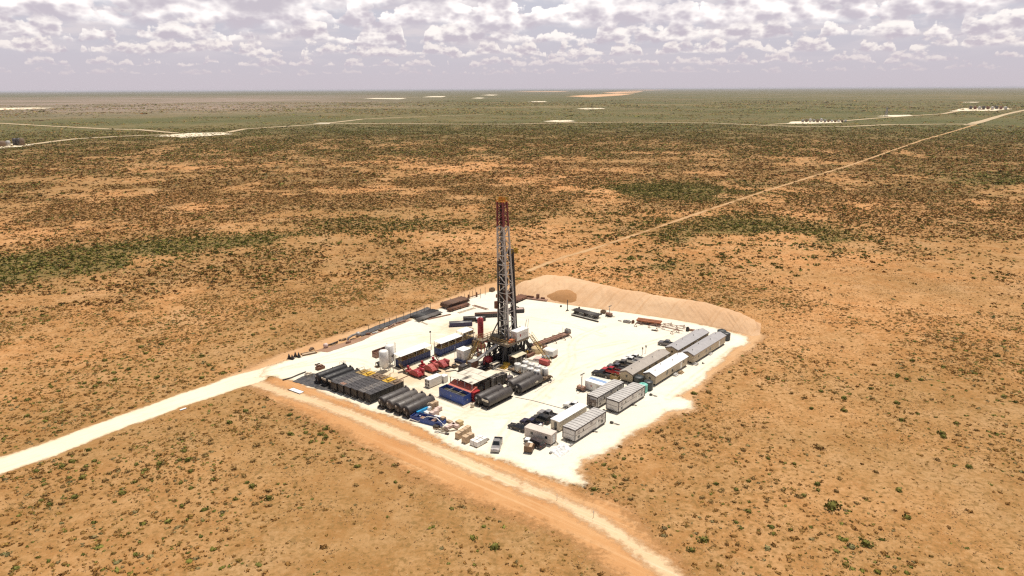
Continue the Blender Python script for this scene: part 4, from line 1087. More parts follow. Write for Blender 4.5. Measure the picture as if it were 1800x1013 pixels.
for i, (px, hh, dd) in enumerate([((841.5, 693), 2.2, 2.0), ((853, 690.5), 2.9, 1.9), ((864, 686.5), 3.1, 1.9), ((874, 681.5), 3.1, 1.9), ((884, 677), 2.9, 1.9)]):
    lb = ['low dark slatted cooler at the salmon bin end of the radiator row', 'dark radiator tower second in the row along the stained roof', 'dark radiator tower in the middle of the row along the stained roof', 'dark radiator tower fourth in the row, streaked with dust', 'dark radiator tower at the far end of the row, by the small engine skid'][i]
    q = G(*px) + EA * 0.9 - EB * 0.9
    g = thing('radiator', lb, 'radiator', q, AA, 'radiators beside the generator shelter')
    m = MB(); m.box(-dd / 2 + .1, -dd / 2 + .1, 0.06, dd / 2 - .1, dd / 2 - .1, hh)
    for k in range(5): m.box(-dd / 2 + .06, -dd / 2 + .06, 0.5 + k * (hh - .8) / 4, dd / 2 - .06, dd / 2 - .06, 0.58 + k * (hh - .8) / 4)
    m.build('core', P_ENG, g)
    m = MB(); m.box(-dd / 2, -dd / 2, hh, dd / 2, dd / 2, hh + 0.15)
    for sx in (-1, 1):
        for sy in (-1, 1): m.box(sx * (dd / 2 - .05) - .06, sy * (dd / 2 - .05) - .06, 0.06, sx * (dd / 2 - .05) + .06, sy * (dd / 2 - .05) + .06, hh)
    m.build('frame', mat('dusty_brown_steel', (0.13, 0.105, 0.085), 0.7, var=0.25), g)
    m = MB(); m.cyl((0, 0, hh + 0.15), (0, 0, hh + 0.3), 0.62, 14); m.build('fan_ring', P_STEEL, g)
t = thing('engine_skid', 'small grey engine skid with a round pale cap behind the radiator row', 'engine', G(893, 671.5), AA)
m = MB(); m.cbox(0, 0, 0.06, 3.4, 2.0, 0.3); m.build('skid', P_STEEL, t); m = MB(); m.cbox(0.4, 0, 0.36, 2.0, 1.4, 1.3); m.build('housing', mat('purple_grey_paint', (0.14, 0.12, 0.13), 0.6), t)
m = MB(); m.ball((-0.9, 0.1, 1.2), 0.55, 12, 8); m.build('cap', P_PINKS, t); m = MB(); m.cyl((0.9, 0.2, 1.66), (0.9, 0.2, 2.4), 0.1, 8); m.build('exhaust', P_RUST, t)

# ------------------------------------------------------------------ mud pumps
def mud_pump(label, tip, red):
    L, Wd = 7.6, 2.9
    c = G(*tip) - EB * (L / 2) + EA * (Wd / 2)
    t = thing('mud_pump', label, 'pump', c, AB, 'red mud pumps')
    m = MB()
    for y in (-1.3, 0, 1.3): m.box(-L / 2, y - 0.14, 0.05, L / 2, y + 0.14, 0.4)
    for x in (-3.5, -1.2, 1.2, 3.5): m.box(x - .12, -1.44, 0.12, x + .12, 1.44, 0.36)
    m.build('skid', P_STEEL, t)
    m = MB(); m.extr([(-1.2, 0.4), (2.7, 0.4), (2.9, 0.9), (2.3, 1.5), (1.3, 2.05), (0.2, 2.05), (-1.0, 1.35)], -1.15, 0.75)
    m.box(-0.6, -1.2, 0.8, 2.2, -1.15, 1.0)
    m.build('power_end', red, t)
    m = MB(); m.cyl((1.5, -1.25, 1.3), (1.5, 0.9, 1.3), 0.66, 16); m.build('bull_gear_cover', red, t)
    m = MB()
    for y in (-0.8, -0.2, 0.4): m.cyl((-2.6, y, 0.95), (-1.1, y, 0.95), 0.27, 10); m.box(-3.0, y - 0.26, 0.45, -2.4, y + 0.26, 1.35)
    m.build('fluid_end', P_REDL if red is P_RED else P_RED, t)
    m = MB(); m.lathe((0.6, 1.12, 1.9), (1, 0, 0), [(0, 0.3), (0.1, 0.52), (2.0, 0.52), (2.15, 0.3)], 14); m.box(0.7, 0.78, 0.4, 2.6, 1.42, 1.4); m.build('drive_motor', red, t)
    m = MB(); m.lathe((-2.7, -0.2, 1.35), (0, 0, 1), [(0, 0.2), (0.25, 0.2), (0.35, 0.42), (0.9, 0.42), (1.1, 0.2)], 12); m.build('pulsation_dampener', P_RED, t)
    m = MB(); m.path([(-3.0, -0.9, 0.7), (-3.6, -0.9, 0.9), (-3.7, 1.3, 0.9)], 0.22); m.build('suction_pipe', P_STEEL, t)
    return t
mud_pump('deep red mud pump nearest the stairs of the blue mud tanks', (738.7, 668.5), P_RED)
mud_pump('faded red mud pump in the middle of the three', (763.4, 659.5), P_REDL)
mud_pump('faded red mud pump nearest to the white box and the rig', (783, 652), mat('dusty_red_paint', (0.36, 0.055, 0.055), 0.55, var=0.2, dirt=0.35, dirt_col=(0.45, 0.22, 0.17)))

# ------------------------------------------------------------------ mud tanks with their canopies
def rails(m, pts, z0, z1=1.05, w=0.05, step=1.6):
    for a, b in zip(pts[:-1], pts[1:]):
        a = Vector(a); b = Vector(b); n = max(1, int((b - a).length / step))
        for k in range(n + 1):
            q = a + (b - a) * k / n; m.bar((q.x, q.y, z0), (q.x, q.y, z0 + z1), w)
        for hz in (z1, z1 * .5): m.bar((a.x, a.y, z0 + hz), (b.x, b.y, z0 + hz), w)
def mud_tank(label, px0, L, W, H, canopies, seed):
    t = corner_thing('mud_tank', label, 'tank', px0, AA, L, W, 'blue mud tanks')
    rn = random.Random(seed); h = L / 2; w = W / 2
    m = MB(); m.box(-h, -w, 0.3, h, w, H)
    for k in range(int(L / 1.1)):
        x = -h + 0.5 + k * 1.1; m.box(x - 0.05, -w - 0.07, 0.3, x + 0.05, -w, H - 0.1)
    m.build('hull', P_BLUED if seed == 1 else mat('tank_blue', (0.022, 0.04, 0.15), 0.5, var=0.2, dirt=0.25, dirt_col=(0.10, 0.09, 0.10)), t)
    m = MB(); m.box(-h - 0.3, -w + 0.2, 0.05, h + 0.3, w - 0.2, 0.3); m.build('skid', P_STEEL, t)
    m = MB(); m.box(-h, -w - 0.1, H, h, w, H + 0.08); m.build('walkway', P_OCHRE, t)
    m = MB(); rails(m, [(-h, -w - 0.05, 0), (h, -w - 0.05, 0)], H + 0.08); rails(m, [(-h, w, 0), (h, w, 0)], H + 0.08); m.build('guard_rail', P_OCHRE, t)
    for k in range(int(L / 2.6)):
        x = -h + 1.5 + k * 2.6
        m = MB(); m.cbox(x, rn.uniform(-.5, .6), H + 0.08, rn.uniform(.9, 1.6), rn.uniform(.8, 1.4), rn.uniform(.6, 1.2)); m.cyl((x + .3, 0.2, H + .8), (x + .3, 0.2, H + 1.5), .28, 10); m.build('agitator', (P_RUST, P_BROWN, P_STEEL)[k % 3], t)
    for (x0, x1, zr, w0, w1) in canopies:
        m = MB(); m.extr([(w0, zr + 0.25), (w1, zr), (w1, zr + 0.07), (w0, zr + 0.32)], x0, x1, 'x'); m.build('canopy', P_CLEAN, t)
        n = max(2, int((x1 - x0) / 2.6))
        for k in range(n + 1):
            x = x0 + 0.15 + (x1 - x0 - 0.3) * k / n
            for y in (w0, w1):
                m = MB(); m.bar((x, y * .97, H), (x, y * .97, zr + 0.12), 0.1); m.build('post', P_LGREY, t)
    m = MB(); m.cyl((-h, -w - 0.45, 0.5), (h, -w - 0.45, 0.5), 0.16, 8); m.build('suction_line', P_STEEL, t)
    return t
mud_tank('blue mud tank with a white canopy, behind the red pumps', (707, 648.5), 11.6, 3.0, 2.4, [(-6.3, 6.4, 3.9, 1.6, -1.6)], 1)
mud_tank('blue mud tank with two white canopy roofs, next to the rig', (775, 627.5), 15.0, 3.0, 2.5, [(-7.4, 2.3, 4.2, 1.6, -1.6), (2.7, 7.4, 4.9, 1.7, -1.5)], 2)
def stair(name, label, top, foot, w, m_, steps=9, rail_m=None):
    """flight of steps between two world points"""
    top = Vector(top); foot = Vector(foot)
    d = Vector((foot.x - top.x, foot.y - top.y)); t = thing(name, label, 'stairs', foot.xy, math.atan2(-d.y, -d.x)); L = d.length; H = top.z
    m = MB()
    for y in (-w / 2, w / 2): m.bar((0, y, 0.1), (L, y, H), 0.08, 0.28)
    m.build('stringer', m_, t)
    m = MB()
    for k in range(steps):
        f = (k + .5) / steps; m.cbox(L * f, 0, H * f, 0.30, w - 0.1, 0.06)
    m.build('tread', m_, t)
    m = MB()
    for y in (-w / 2, w / 2):
        m.bar((0, y, 1.05), (L, y, H + 1.0), 0.07)
        for k in range(4): f = k / 3; m.bar((L * f, y, H * f), (L * f, y, H * f + 1.0), 0.06)
    m.build('handrail', rail_m or m_, t)
    return t
p = G(711, 653); q = G(702, 641, 2.4)
stair('steel_stair', 'olive steel stair at the silo end of the blue mud tanks', (q.x, q.y, 2.4), (p.x, p.y, 0), 1.1, P_OCHRE)
p = G(772, 637); q = G(764, 624.5, 2.5)
stair('steel_stair', 'olive steel stair in the gap between the two blue mud tanks', (q.x, q.y, 2.5), (p.x, p.y, 0), 1.1, P_OCHRE)
# process gear behind the canopies
for (u, v, L, W_, lb, pm) in [(786, 606.5, 4.2, 2.2, 'brown pipe manifold skid in the gap behind the two canopies', P_RUSTP), (802, 600, 4.6, 2.2, 'olive and rust solids control skid behind the rig side canopy', P_BROWN), (824, 588, 4.2, 2.0, 'olive skid of pumps farthest behind the rig side canopy', P_OCHRE)]:
    t = thing('process_skid', lb, 'pump skid', G(u, v), AA + 0.1)
    m = MB(); m.cbox(0, 0, 0.06, L, W_, 0.3); m.build('skid', P_STEEL, t)
    m = MB(); m.lathe((-L * .4, 0, 1.1), (1, 0, 0), [(0, .2), (.1, .5), (1.5, .5), (1.6, .2)], 12); m.cbox(L * .25, 0.1, .36, 1.2, 1.3, 1.2); m.build('pump', pm, t)
    m = MB(); m.path([(-L * .4, .8, .5), (-L * .4, .8, 1.8), (L * .4, .8, 1.8), (L * .4, -.6, 1.8), (L * .4, -.6, .5)], .16); m.path([(-L * .2, -.8, .4), (-L * .2, -.8, 2.2), (L * .1, .4, 2.2)], .14); m.build('piping', P_BROWN, t)

# ------------------------------------------------------------------ silos
def silo(label, px, h=6.7, r=1.35):
    t = thing('silo', label, 'silo', G(*px), AA, 'white silos')
    m = MB(); m.lathe((0, 0, 0.7), (0, 0, 1), [(0, 0.2), (1.1, r), (h - 1.15, r), (h - 0.9, r * .8), (h - .8, .25)], 24); m.build('vessel', P_WHITE, t)
    for k in range(4):
        a = math.pi / 4 + k * math.pi / 2
        m = MB(); m.bar((r * .9 * math.cos(a), r * .9 * math.sin(a), 0.05), (r * .9 * math.cos(a), r * .9 * math.sin(a), 2.0), 0.14); m.build('leg', P_LGREY, t)
    m = MB(); x = r + .12
    for y in (-.2, .2): m.bar((x, y - .8, 0.05), (x, y - .8, h + .3), 0.07)
    for k in range(16): m.bar((x, -1.0, .3 + k * .33), (x, -.6, .3 + k * .33), 0.05)
    m.build('ladder', P_GREY, t)
    m = MB(); m.cyl((0.3, r + .15, 0.1), (0.3, r + .15, h), 0.08, 8); m.build('fill_pipe', P_GREY, t)
silo('white upright silo in front, beside the stair of the mud tanks', (676, 652.5))
silo('white upright silo behind the front one, next to the rusty open box', (686.5, 643), 6.9)
t = corner_thing('open_box', 'rusty open steel box behind the white silos', 'container', (662.5, 630.5), AA, 5.0, 2.3)
m = MB(); m.box(-2.5, -1.15, .1, 2.5, -1.05, 2.0); m.box(-2.5, 1.05, .1, 2.5, 1.15, 2.0); m.box(2.4, -1.05, .1, 2.5, 1.05, 2.0); m.box(-2.5, -1.05, .1, 2.4, 1.05, .25); m.box(-2.5, -1.05, .25, -2.4, 1.05, 1.1); m.build('wall', P_RUSTP, t)
m = MB(); m.box(-2.3, -.95, .25, 2.3, .95, 1.3)
for k in range(10): m.cbox(RND.uniform(-2, 2), RND.uniform(-.7, .7), 1.2, .6, .4, RND.uniform(.2, .5))
m.build('scrap', P_RUST, t)
t = thing('hopper', 'small dark mixing hopper with pipes at the foot of the front silo', 'hopper', G(666, 645), AA)
m = MB(); m.lathe((0, 0, .5), (0, 0, 1), [(0, .2), (.6, .7), (.9, .7)], 12); m.build('cone', P_STEEL, t); m = MB(); m.cbox(0, 0, .05, 2.2, 1.4, .3); m.path([(-.8, .4, .4), (-.8, .4, 1.5), (.9, .4, 1.5)], .15); m.build('frame', P_BROWN, t)
for (u, v, lb, hh) in [(691.5, 655, 'thin white post right of the front silo', 5.0), (757, 605, 'thin pole with a dark lamp behind the mud tank canopies', 4.0)]:
    t = thing('lamp_post', lb, 'pole', G(u, v), AA); m = MB(); m.cyl((0, 0, .03), (0, 0, hh), .09, 8); m.build('pole', P_LGREY, t); m = MB(); m.cbox(0, 0, hh, .5, .35, .45); m.build('lamp', P_STEEL, t)

# ------------------------------------------------------------------ eight white tanks on a flat trailer
bt = [(924, 634.5), (935, 638.5), (946.5, 642.5), (958.2, 646.3)]; ft = [(909.8, 638.5), (921.2, 642), (932.5, 646.4), (944, 650)]
zt = 3.25
pts = [G(u, v, zt) for u, v in bt + ft]
cc = sum(pts, Vector((0, 0))) / 8
ax = ang(pts[0], pts[3]); exx = Vector((math.cos(ax), math.sin(ax)))
t = thing('flat_trailer', 'long flat trailer carrying eight white upright tanks', 'trailer', cc, ax)
m = MB(); m.box(-6.4, -2.1, 0.85, 6.4, 2.1, 1.02); m.box(-6.4, -2.15, .7, 6.4, -2.0, 1.05); m.build('deck', P_BROWN, t)
m = MB(); m.box(-6.2, -0.7, 0.55, 6.2, -0.5, .85); m.box(-6.2, .5, .55, 6.2, .7, .85); m.box(6.2, -.2, .5, 7.6, .2, .75); m.build('chassis', P_STEEL, t)
for x in (-5.6, -4.4, -3.2, 5.4):
    for y in (-1.75, 1.75):
        m = MB(); m.cyl((x, y - .2, .5), (x, y + .2, .5), .48, 14); m.build('wheel', P_RUB, t)
m = MB(); m.cbox(6.0, -1.3, 1.02, .8, .8, .7); m.path([(6.3, -1.9, 1.0), (6.3, 1.5, 1.3), (6.9, 1.5, .9)], .18); m.cbox(6.1, 1.0, 1.02, .7, .9, .5); m.build('pump_gear', P_BROWN, t)
P_WT = mat('white_tank_paint', (0.70, 0.67, 0.63), 0.45, var=0.07, dirt=0.35, dirt_col=(0.45, 0.37, 0.29))
for i, p in enumerate(pts):
    row = 'far row' if i < 4 else 'near row'
    t = thing('upright_tank', f"white upright tank on the flat trailer, {('first', 'second', 'third', 'last')[i % 4]} from the left in the {row}", 'tank', p, ax, 'white tanks on the trailer', 1.02)
    m = MB(); m.lathe((0, 0, 0), (0, 0, 1), [(0, .95), (.05, .98), (2.05, .98), (2.15, .9), (2.25, .3)], 24); m.build('shell', P_WT, t)
    m = MB(); m.cyl((0, 0, 2.2), (0, 0, 2.36), .26, 12); m.build('manhole', P_LGREY, t)
    m = MB(); m.bar((-.25, -1.02, 0), (-.25, -1.02, 1.9), .09); m.bar((.25, -1.02, 0), (.25, -1.02, 1.9), .09); m.cyl((0, -1.1, .2), (0, -.9, .2), .14, 8); m.build('outlet_pipe', P_STEEL, t)
# ------------------------------------------------------------------ the drilling rig
_k = G(894.5, 598, 7.0)
RIG = _k + EA * 1.65 - EB * 2.1
def loc(u, v, z=0.0):
    w = G(u, v, z) - RIG
    return Vector((w.dot(EA), -w.dot(EB), z))
def wrl(x, y): return RIG + EA * x - EB * y
P_MASTW = mat('white_mast_steel', (0.50, 0.475, 0.45), 0.5, var=0.1, dirt=0.35, dirt_col=(0.34, 0.27, 0.20))
P_MASTR = mat('dark_red_mast_steel', (0.21, 0.035, 0.045), 0.5, var=0.2, dirt=0.3, dirt_col=(0.33, 0.16, 0.14))
P_MASTD = mat('dark_mast_steel', (0.040, 0.033, 0.030), 0.55, var=0.25, dirt=0.3, dirt_col=(0.12, 0.08, 0.06))
P_SUB = mat('black_substructure', (0.022, 0.020, 0.022), 0.55, var=0.25, dirt=0.25, dirt_col=(0.10, 0.08, 0.06))
P_CROWN = mat('orange_yellow_crown', (0.50, 0.19, 0.02), 0.5, var=0.3)
P_FLOOR = mat('muddy_rig_floor', (0.20, 0.155, 0.105), 0.7, var=0.35, dirt=0.4, dirt_col=(0.10, 0.07, 0.05))
RIGT = thing('drilling_rig', 'tall drilling rig with a white lattice mast topped in dark red', 'drilling rig', RIG, AA)
ZF, ZR, ZT = 7.0, 41.4, 48.7
def half(z):                      # half sizes of the mast at a height
    f = (z - ZF) / (ZT - ZF)
    return 1.65 + (0.92 - 1.65) * f, 2.10 + (1.05 - 2.10) * f
def mid(z):                       # the mast leans a little back and to the far left
    f = (z - ZF) / (ZT - ZF)
    return -0.85 * f, 0.95 * f
def cor(sx, sy, z):
    a, b = half(z); cx, cy = mid(z); return Vector((cx + sx * a, cy + sy * b, z))
CS = [(-1, -1), (1, -1), (1, 1), (-1, 1)]
def lattice(z0, z1, bay, w, diag):
    legs = []; m = MB(); n = max(1, round((z1 - z0) / bay)); zs = [z0 + (z1 - z0) * k / n for k in range(n + 1)]
    for i in range(4):
        a, b = CS[i], CS[(i + 1) % 4]
        if i == 1: continue                      # the V-door face stays open
        st = 1
        for k in range(0, n + 1, st): m.bar(cor(*a, zs[k]), cor(*b, zs[k]), w)
        for k in range(0, n, st):
            z2 = zs[min(n, k + st)]
            if (k // st) % 2: m.bar(cor(*a, zs[k]), cor(*b, z2), w)
            else: m.bar(cor(*b, zs[k]), cor(*a, z2), w)
    return m, zs
m, zs = lattice(ZF, ZR, 2.87, 0.21, True)
m.build('mast_bracing', P_MASTW, RIGT)
for c in CS:
    m = MB(); m.bar(cor(*c, ZF), cor(*c, ZR), 0.40)
    m.build('mast_leg', P_MASTW, RIGT)
m, zs = lattice(ZR, ZT, 1.8, 0.17, True); 
for c in CS: m.bar(cor(*c, ZR), cor(*c, ZT), 0.38)
for k in range(len(zs) - 1):
    m.bar(cor(1, -1, zs[k]), cor(1, 1, zs[k + 1]), .15); m.bar(cor(1, -1, zs[k]), cor(1, 1, zs[k]), .15)
m.build('upper_mast', P_MASTR, RIGT)
m = MB()
for y in (-.55, .55): m.bar((mid(ZR)[0] + .1, mid(ZR)[1] + y * .8, ZR + .5), (mid(ZT)[0] + .1, mid(ZT)[1] + y * .8, ZT), .40, .2)
m.build('ladder_cage', P_MASTR, RIGT)
CX, CY = mid(ZT)
m = MB(); m.cbox(CX, CY, ZT, 2.5, 2.7, 0.22); m.build('crown_platform', P_CROWN, RIGT)
cb = MB(); cb.cbox(CX, CY, ZT + .22, 1.2, 2.0, .35); cb.bar((CX - .5, CY, ZT + .5), (CX - .5, CY, ZT + 1.5), .25); cb = cb.build('crown_block', P_CROWN, RIGT)
for y in (-.8, -.4, 0, .4, .8):
    m = MB(); m.cyl((CX, CY + y - .08, ZT + .95), (CX, CY + y + .08, ZT + .95), .5, 14); m.build('sheave', P_CROWN, cb)
m = MB(); rails(m, [(CX - 1.2, CY - 1.3, 0), (CX + 1.2, CY - 1.3, 0), (CX + 1.2, CY + 1.3, 0), (CX - 1.2, CY + 1.3, 0), (CX - 1.2, CY - 1.3, 0)], ZT + .22, 1.0, .09, 1.1); m.build('crown_railing', P_YEL, RIGT)
# inside the mast: rails, block, top drive, lines
for y in (-.75, .75):
    m = MB(); m.bar((-0.9, y * 1.2, ZF), (CX - .3, CY + y * .5, ZT - .4), .24, .28); m.build('guide_rail', P_MASTD, RIGT)
m = MB()
for k in range(8): m.bar((RND.uniform(-.3, .3), RND.uniform(-.6, .6), 26), (CX + RND.uniform(-.2, .2), CY + RND.uniform(-.5, .5), ZT + .6), .05)
m.bar((-.6, .3, ZF), (CX, CY, ZT), .05)
m.build('drilling_line', P_MASTD, RIGT)
m = MB(); m.cbox(-.3, .4, 23.4, .9, 1.5, 2.4); m.cyl((-.3, .4, 22.4), (-.3, .4, 23.4), .3, 10); m.build('travelling_block', P_MASTD, RIGT)
m = MB(); m.cbox(-.1, 0, 18.6, 1.3, 1.7, 3.2); m.cyl((0, 0, 17.4), (0, 0, 18.6), .3, 10); m.bar((0, -1, 18), (0, 1, 18), .4); m.build('top_drive', P_RUST, RIGT)
m = MB(); m.cyl((.1, 0, ZF), (.1, 0, 17.4), .09, 8); m.build('drill_string', P_MASTD, RIGT)
m = MB(); m.cyl((-1.75, 1.2, ZF), (-1.5, .9, 25), .11, 8); m.path([(-1.5, .9, 25), (-1.2, .6, 26), (-.7, .3, 24), (-.3, .1, 21.5)], .16); m.build('standpipe_hose', P_MASTD, RIGT)
m = MB()
for k in range(15):
    z = ZF + .8 + k * 2.2
    q = cor(-1, 1, z); q2 = cor(-1, -1, z + 1.1); m.bar((q.x + .4, q.y - .3, z), (q.x + .4, (q.y + q2.y) / 2 - .5, z + 1.1), .16)
for y in (1.0, 1.45): m.bar((-1.2, y, ZF), (-1.25, y * .62 + .5, 31), .22)
m.build('inner_bracing', P_MASTD, RIGT)
m = MB(); q0, q1 = cor(-1, 1, ZF), cor(-1, 1, 31.0); m.bar((q0.x - .1, q0.y - .25, ZF), (q1.x - .1, q1.y - .2, 31.0), .42, .34); m.build('torque_track', P_MASTD, RIGT)
m = MB()
for f in (.25, .55, .85): m.bar((q0.x + .3 + f * 2.2, q0.y - .3, ZF), (q1.x + .2 + f * 1.6, q1.y - .2, 31.5), .19)
m.build('cable_run', P_MASTD, RIGT)
m = MB(); zb = 23.5; q = cor(-1, 1, zb); m.cbox(q.x - .5, q.y + .3, zb - 7.2, .9, .9, 2.2); m.build('tong_counterweight', P_RUST, RIGT)
# monkey board
zm = 33.0
mx_, my_ = mid(zm)
m = MB(); m.cbox(mx_ + 2.3, my_ - .2, zm, 2.2, 3.0, .12)
for k in range(6): m.bar((mx_ + 1.3, my_ - 1.6 + k * .56, zm + .12), (mx_ + 3.6, my_ - 1.6 + k * .56, zm + .12), .09)
m.build('monkey_board', P_STEEL, RIGT)
m = MB(); rails(m, [(mx_ + 1.3, my_ - 1.8, 0), (mx_ + 4.2, my_ - 1.8, 0), (mx_ + 4.2, my_ + 1.4, 0), (mx_ + 1.3, my_ + 1.4, 0)], zm + .12, 1.1, .08, 1.0); m.cbox(mx_ + 4.4, my_ - .9, zm - .3, .35, 1.2, 1.6); m.build('monkey_board_railing', P_YEL, RIGT)
# floor and substructure
m = MB(); m.box(-5.2, -4.7, 6.55, 4.6, 4.8, 7.0); m.box(-5.3, -4.8, 6.3, 4.7, -4.7, 7.02); m.box(-5.3, 4.8, 6.3, 4.7, 4.9, 7.02); m.box(-5.3, -4.7, 6.3, -5.2, 4.8, 7.02); m.box(-7.4, 3.4, 6.5, -5.3, 6.4, 6.9)
m.build('drill_floor', P_FLOOR, RIGT)
m = MB(); rails(m, [(-1.2, -4.7, 0), (-5.2, -4.7, 0), (-5.2, 3.4, 0), (-7.3, 3.4, 0), (-7.3, 6.3, 0), (-5.2, 6.3, 0), (-5.2, 4.8, 0), (4.6, 4.8, 0), (4.6, 1.8, 0)], 7.0, 1.15, .09, 1.3); m.build('floor_railing', P_OCHRE, RIGT)
for sy in (-1, 1):
    y = sy * 3.3
    m = MB(); m.box(-5.6, y - .45, .08, 5.6, y + .45, .9); m.build('base_beam', P_SUB, RIGT); m = MB(); m.box(-5.0, y - .35, 5.7, 4.5, y + .35, 6.5); m.build('floor_beam', P_SUB, RIGT)
    for x in (-4.6, -2.2, .4, 2.8, 4.2):
        m = MB(); m.bar((x, y, .8), (x - .1, y, 5.8), .42); m.build('column', P_SUB, RIGT)
    m = MB()
    for a, b in ((-4.6, -2.2), (-2.2, .4), (.4, 2.8), (2.8, 4.2)): m.bar((a, y, .9), (b, y, 5.7), .26); m.bar((b, y + .1, .9), (a, y + .1, 5.7), .26)
    m.build('brace', P_SUB, RIGT)
m = MB()
for x in (-4.6, -2.2, .4, 2.8, 4.2):
    m.bar((x, -3.3, 5.4), (x, 3.3, 5.4), .4); m.bar((x, -3.3, .6), (x, 3.3, .6), .35)
    m.bar((x, -3.3, .9), (x, 0, 5.2), .22); m.bar((x, 3.3, .9), (x, 0, 5.2), .22)
m.build('cross_beam', P_SUB, RIGT)
bop = MB(); bop.cyl((.2, 0, .05), (.2, 0, 5.6), .55, 14); bop.cbox(.2, 0, 1.0, 2.2, 1.2, .8); bop.cbox(.2, 0, 2.3, 2.4, 1.3, .8); bop.cyl((.2, 0, 3.6), (.2, 0, 4.8), .85, 16); bop.build('blowout_preventer', P_SUB, RIGT)
m = MB()
for k in range(7): m.cbox(RND.uniform(-3.8, 3.2), RND.uniform(-2.2, 2.2), .06, RND.uniform(1, 2.4), RND.uniform(.8, 1.8), RND.uniform(1.0, 2.6))
for k in range(22): x, y = RND.uniform(-4.6, 4.0), RND.uniform(-3.2, 3.2); m.bar((x, y, .1), (x + RND.uniform(-.6, .6), y + RND.uniform(-.4, .4), 6.4), .16)
m.build('cellar_piping', P_SUB, RIGT)
# drawworks and floor gear
m = MB(); m.cbox(-3.7, .8, 7.0, 2.2, 3.4, 1.3); m.cyl((-3.6, -.8, 7.9), (-3.6, 2.4, 7.9), .85, 16); m.build('drawworks', mat('olive_grey_machinery', (0.19, 0.155, 0.10), 0.6, var=.3), RIGT)
m = MB(); m.cbox(-2.3, -3.9, 7.0, 1.5, 1.2, .8); m.cbox(-3.6, -4.1, 7.0, .8, .7, .6); m.build('orange_console', mat('orange_red_paint', (0.50, 0.13, 0.05), .5), RIGT)
m = MB()
for k in range(12): m.cbox(RND.uniform(-4.6, -2.0), RND.uniform(-3, 4.4), 7.0, RND.uniform(.5, 1.4), RND.uniform(.4, 1.2), RND.uniform(.4, 1.3))
for k in range(10): a = Vector((RND.uniform(-4.8, -1.8), RND.uniform(-3.5, 4.2), 7.3)); m.bar(a, a + Vector((RND.uniform(-1.5, 1.5), RND.uniform(-1.5, 1.5), RND.uniform(.2, 1.2))), .16)
m.build('floor_machinery', P_BROWN, RIGT)
# A-frame legs that raise the mast
for sy in (-1, 1):
    m = MB(); m.bar((-4.9, sy * 2.9, 7.0), cor(-1, sy, 12.0), .28); m.build('raising_leg', P_MASTD, RIGT); m = MB(); m.bar((3.8, sy * 2.6, 7.0), cor(1, sy, 10.5), .24); m.build('raising_leg', P_MASTD, RIGT)
m = MB(); m.bar((-4.2, -2.7, 8.2), (-4.2, 2.7, 8.2), .22); m.build('raising_tie', P_MASTD, RIGT)
# dog house on the floor's right side
X0, X1, Y0, Y1 = -1.0, 4.5, -4.75, -2.45
dh = MB(); dh.box(X0, Y0, 7.02, X1, Y1, 9.75); dh = dh.build('doghouse', P_WHITE, RIGT)
m = MB(); m.box(X0 - .1, Y0 - .1, 9.75, X1 + .1, Y1 + .1, 9.90); m.build('roof', P_CLEAN, dh)
m = MB(); m.box(X0 - .03, Y0 + .7, 7.1, X0, Y0 + 1.6, 9.2); m.build('door', P_CREAM, dh)
m = MB(); m.extr([(.35, 8.95), (.35, 8.3), (.68, 7.95), (1.0, 8.3), (1.0, 8.95), (.68, 8.75)], Y0 - .03, Y0); m.build('emblem', P_RED, dh)
m = MB(); m.box(1.4, Y0 - .02, 8.45, 3.7, Y0, 8.56); m.box(1.4, Y0 - .02, 8.15, 3.1, Y0, 8.24); m.box(1.4, Y0 - .02, 8.82, 3.3, Y0, 8.90); m.build('faded_lettering', mat('faded_pink_lettering', (.50, .36, .32), .6), dh)
m = MB(); m.bar((3.2, Y0 + .4, 9.9), (4.1, Y0 + .4, 12.6), .09); m.bar((4.45, Y0 + .3, 9.9), (4.9, Y0 + .3, 12.6), .07); m.build('antenna', P_STEEL, RIGT)
m = MB()
for x in (.2, 1.6, 3.0, 4.3): m.bar((x, -4.6, 6.3), (x + .5, -3.7, .4), .20)
m.build('splayed_leg', P_SUB, RIGT)
for y in (-3.4, 3.2):
    m = MB(); m.bar((4.4, y, 6.4), (7.6, y * 1.08, .15), .34); m.build('splayed_leg', P_SUB, RIGT)
    m = MB(); m.bar((-5.0, y, 6.4), (-6.8, y * 1.08, .15), .30); m.build('splayed_leg', P_SUB, RIGT)
m = MB(); m.box(4.8, -3.4, .08, 7.8, -2.2, 1.7); m.box(5.2, -1.4, .08, 7.4, .4, 1.2); m.box(4.9, 1.4, .08, 7.2, 3.2, 1.9); m.build('shade_block', P_SUB, RIGT)  # black boxes added to stand in for the dark shadow beside the substructure
# V-door ramp
m = MB(); m.bar((4.7, -.3, 6.8), (10.6, -.3, 1.0), 1.9, .3)
for y in (-1.25, .65): m.bar((4.7, y, 7.0), (10.6, y, 1.2), .14, .4)
m.build('v_door_ramp', P_SUB, RIGT)
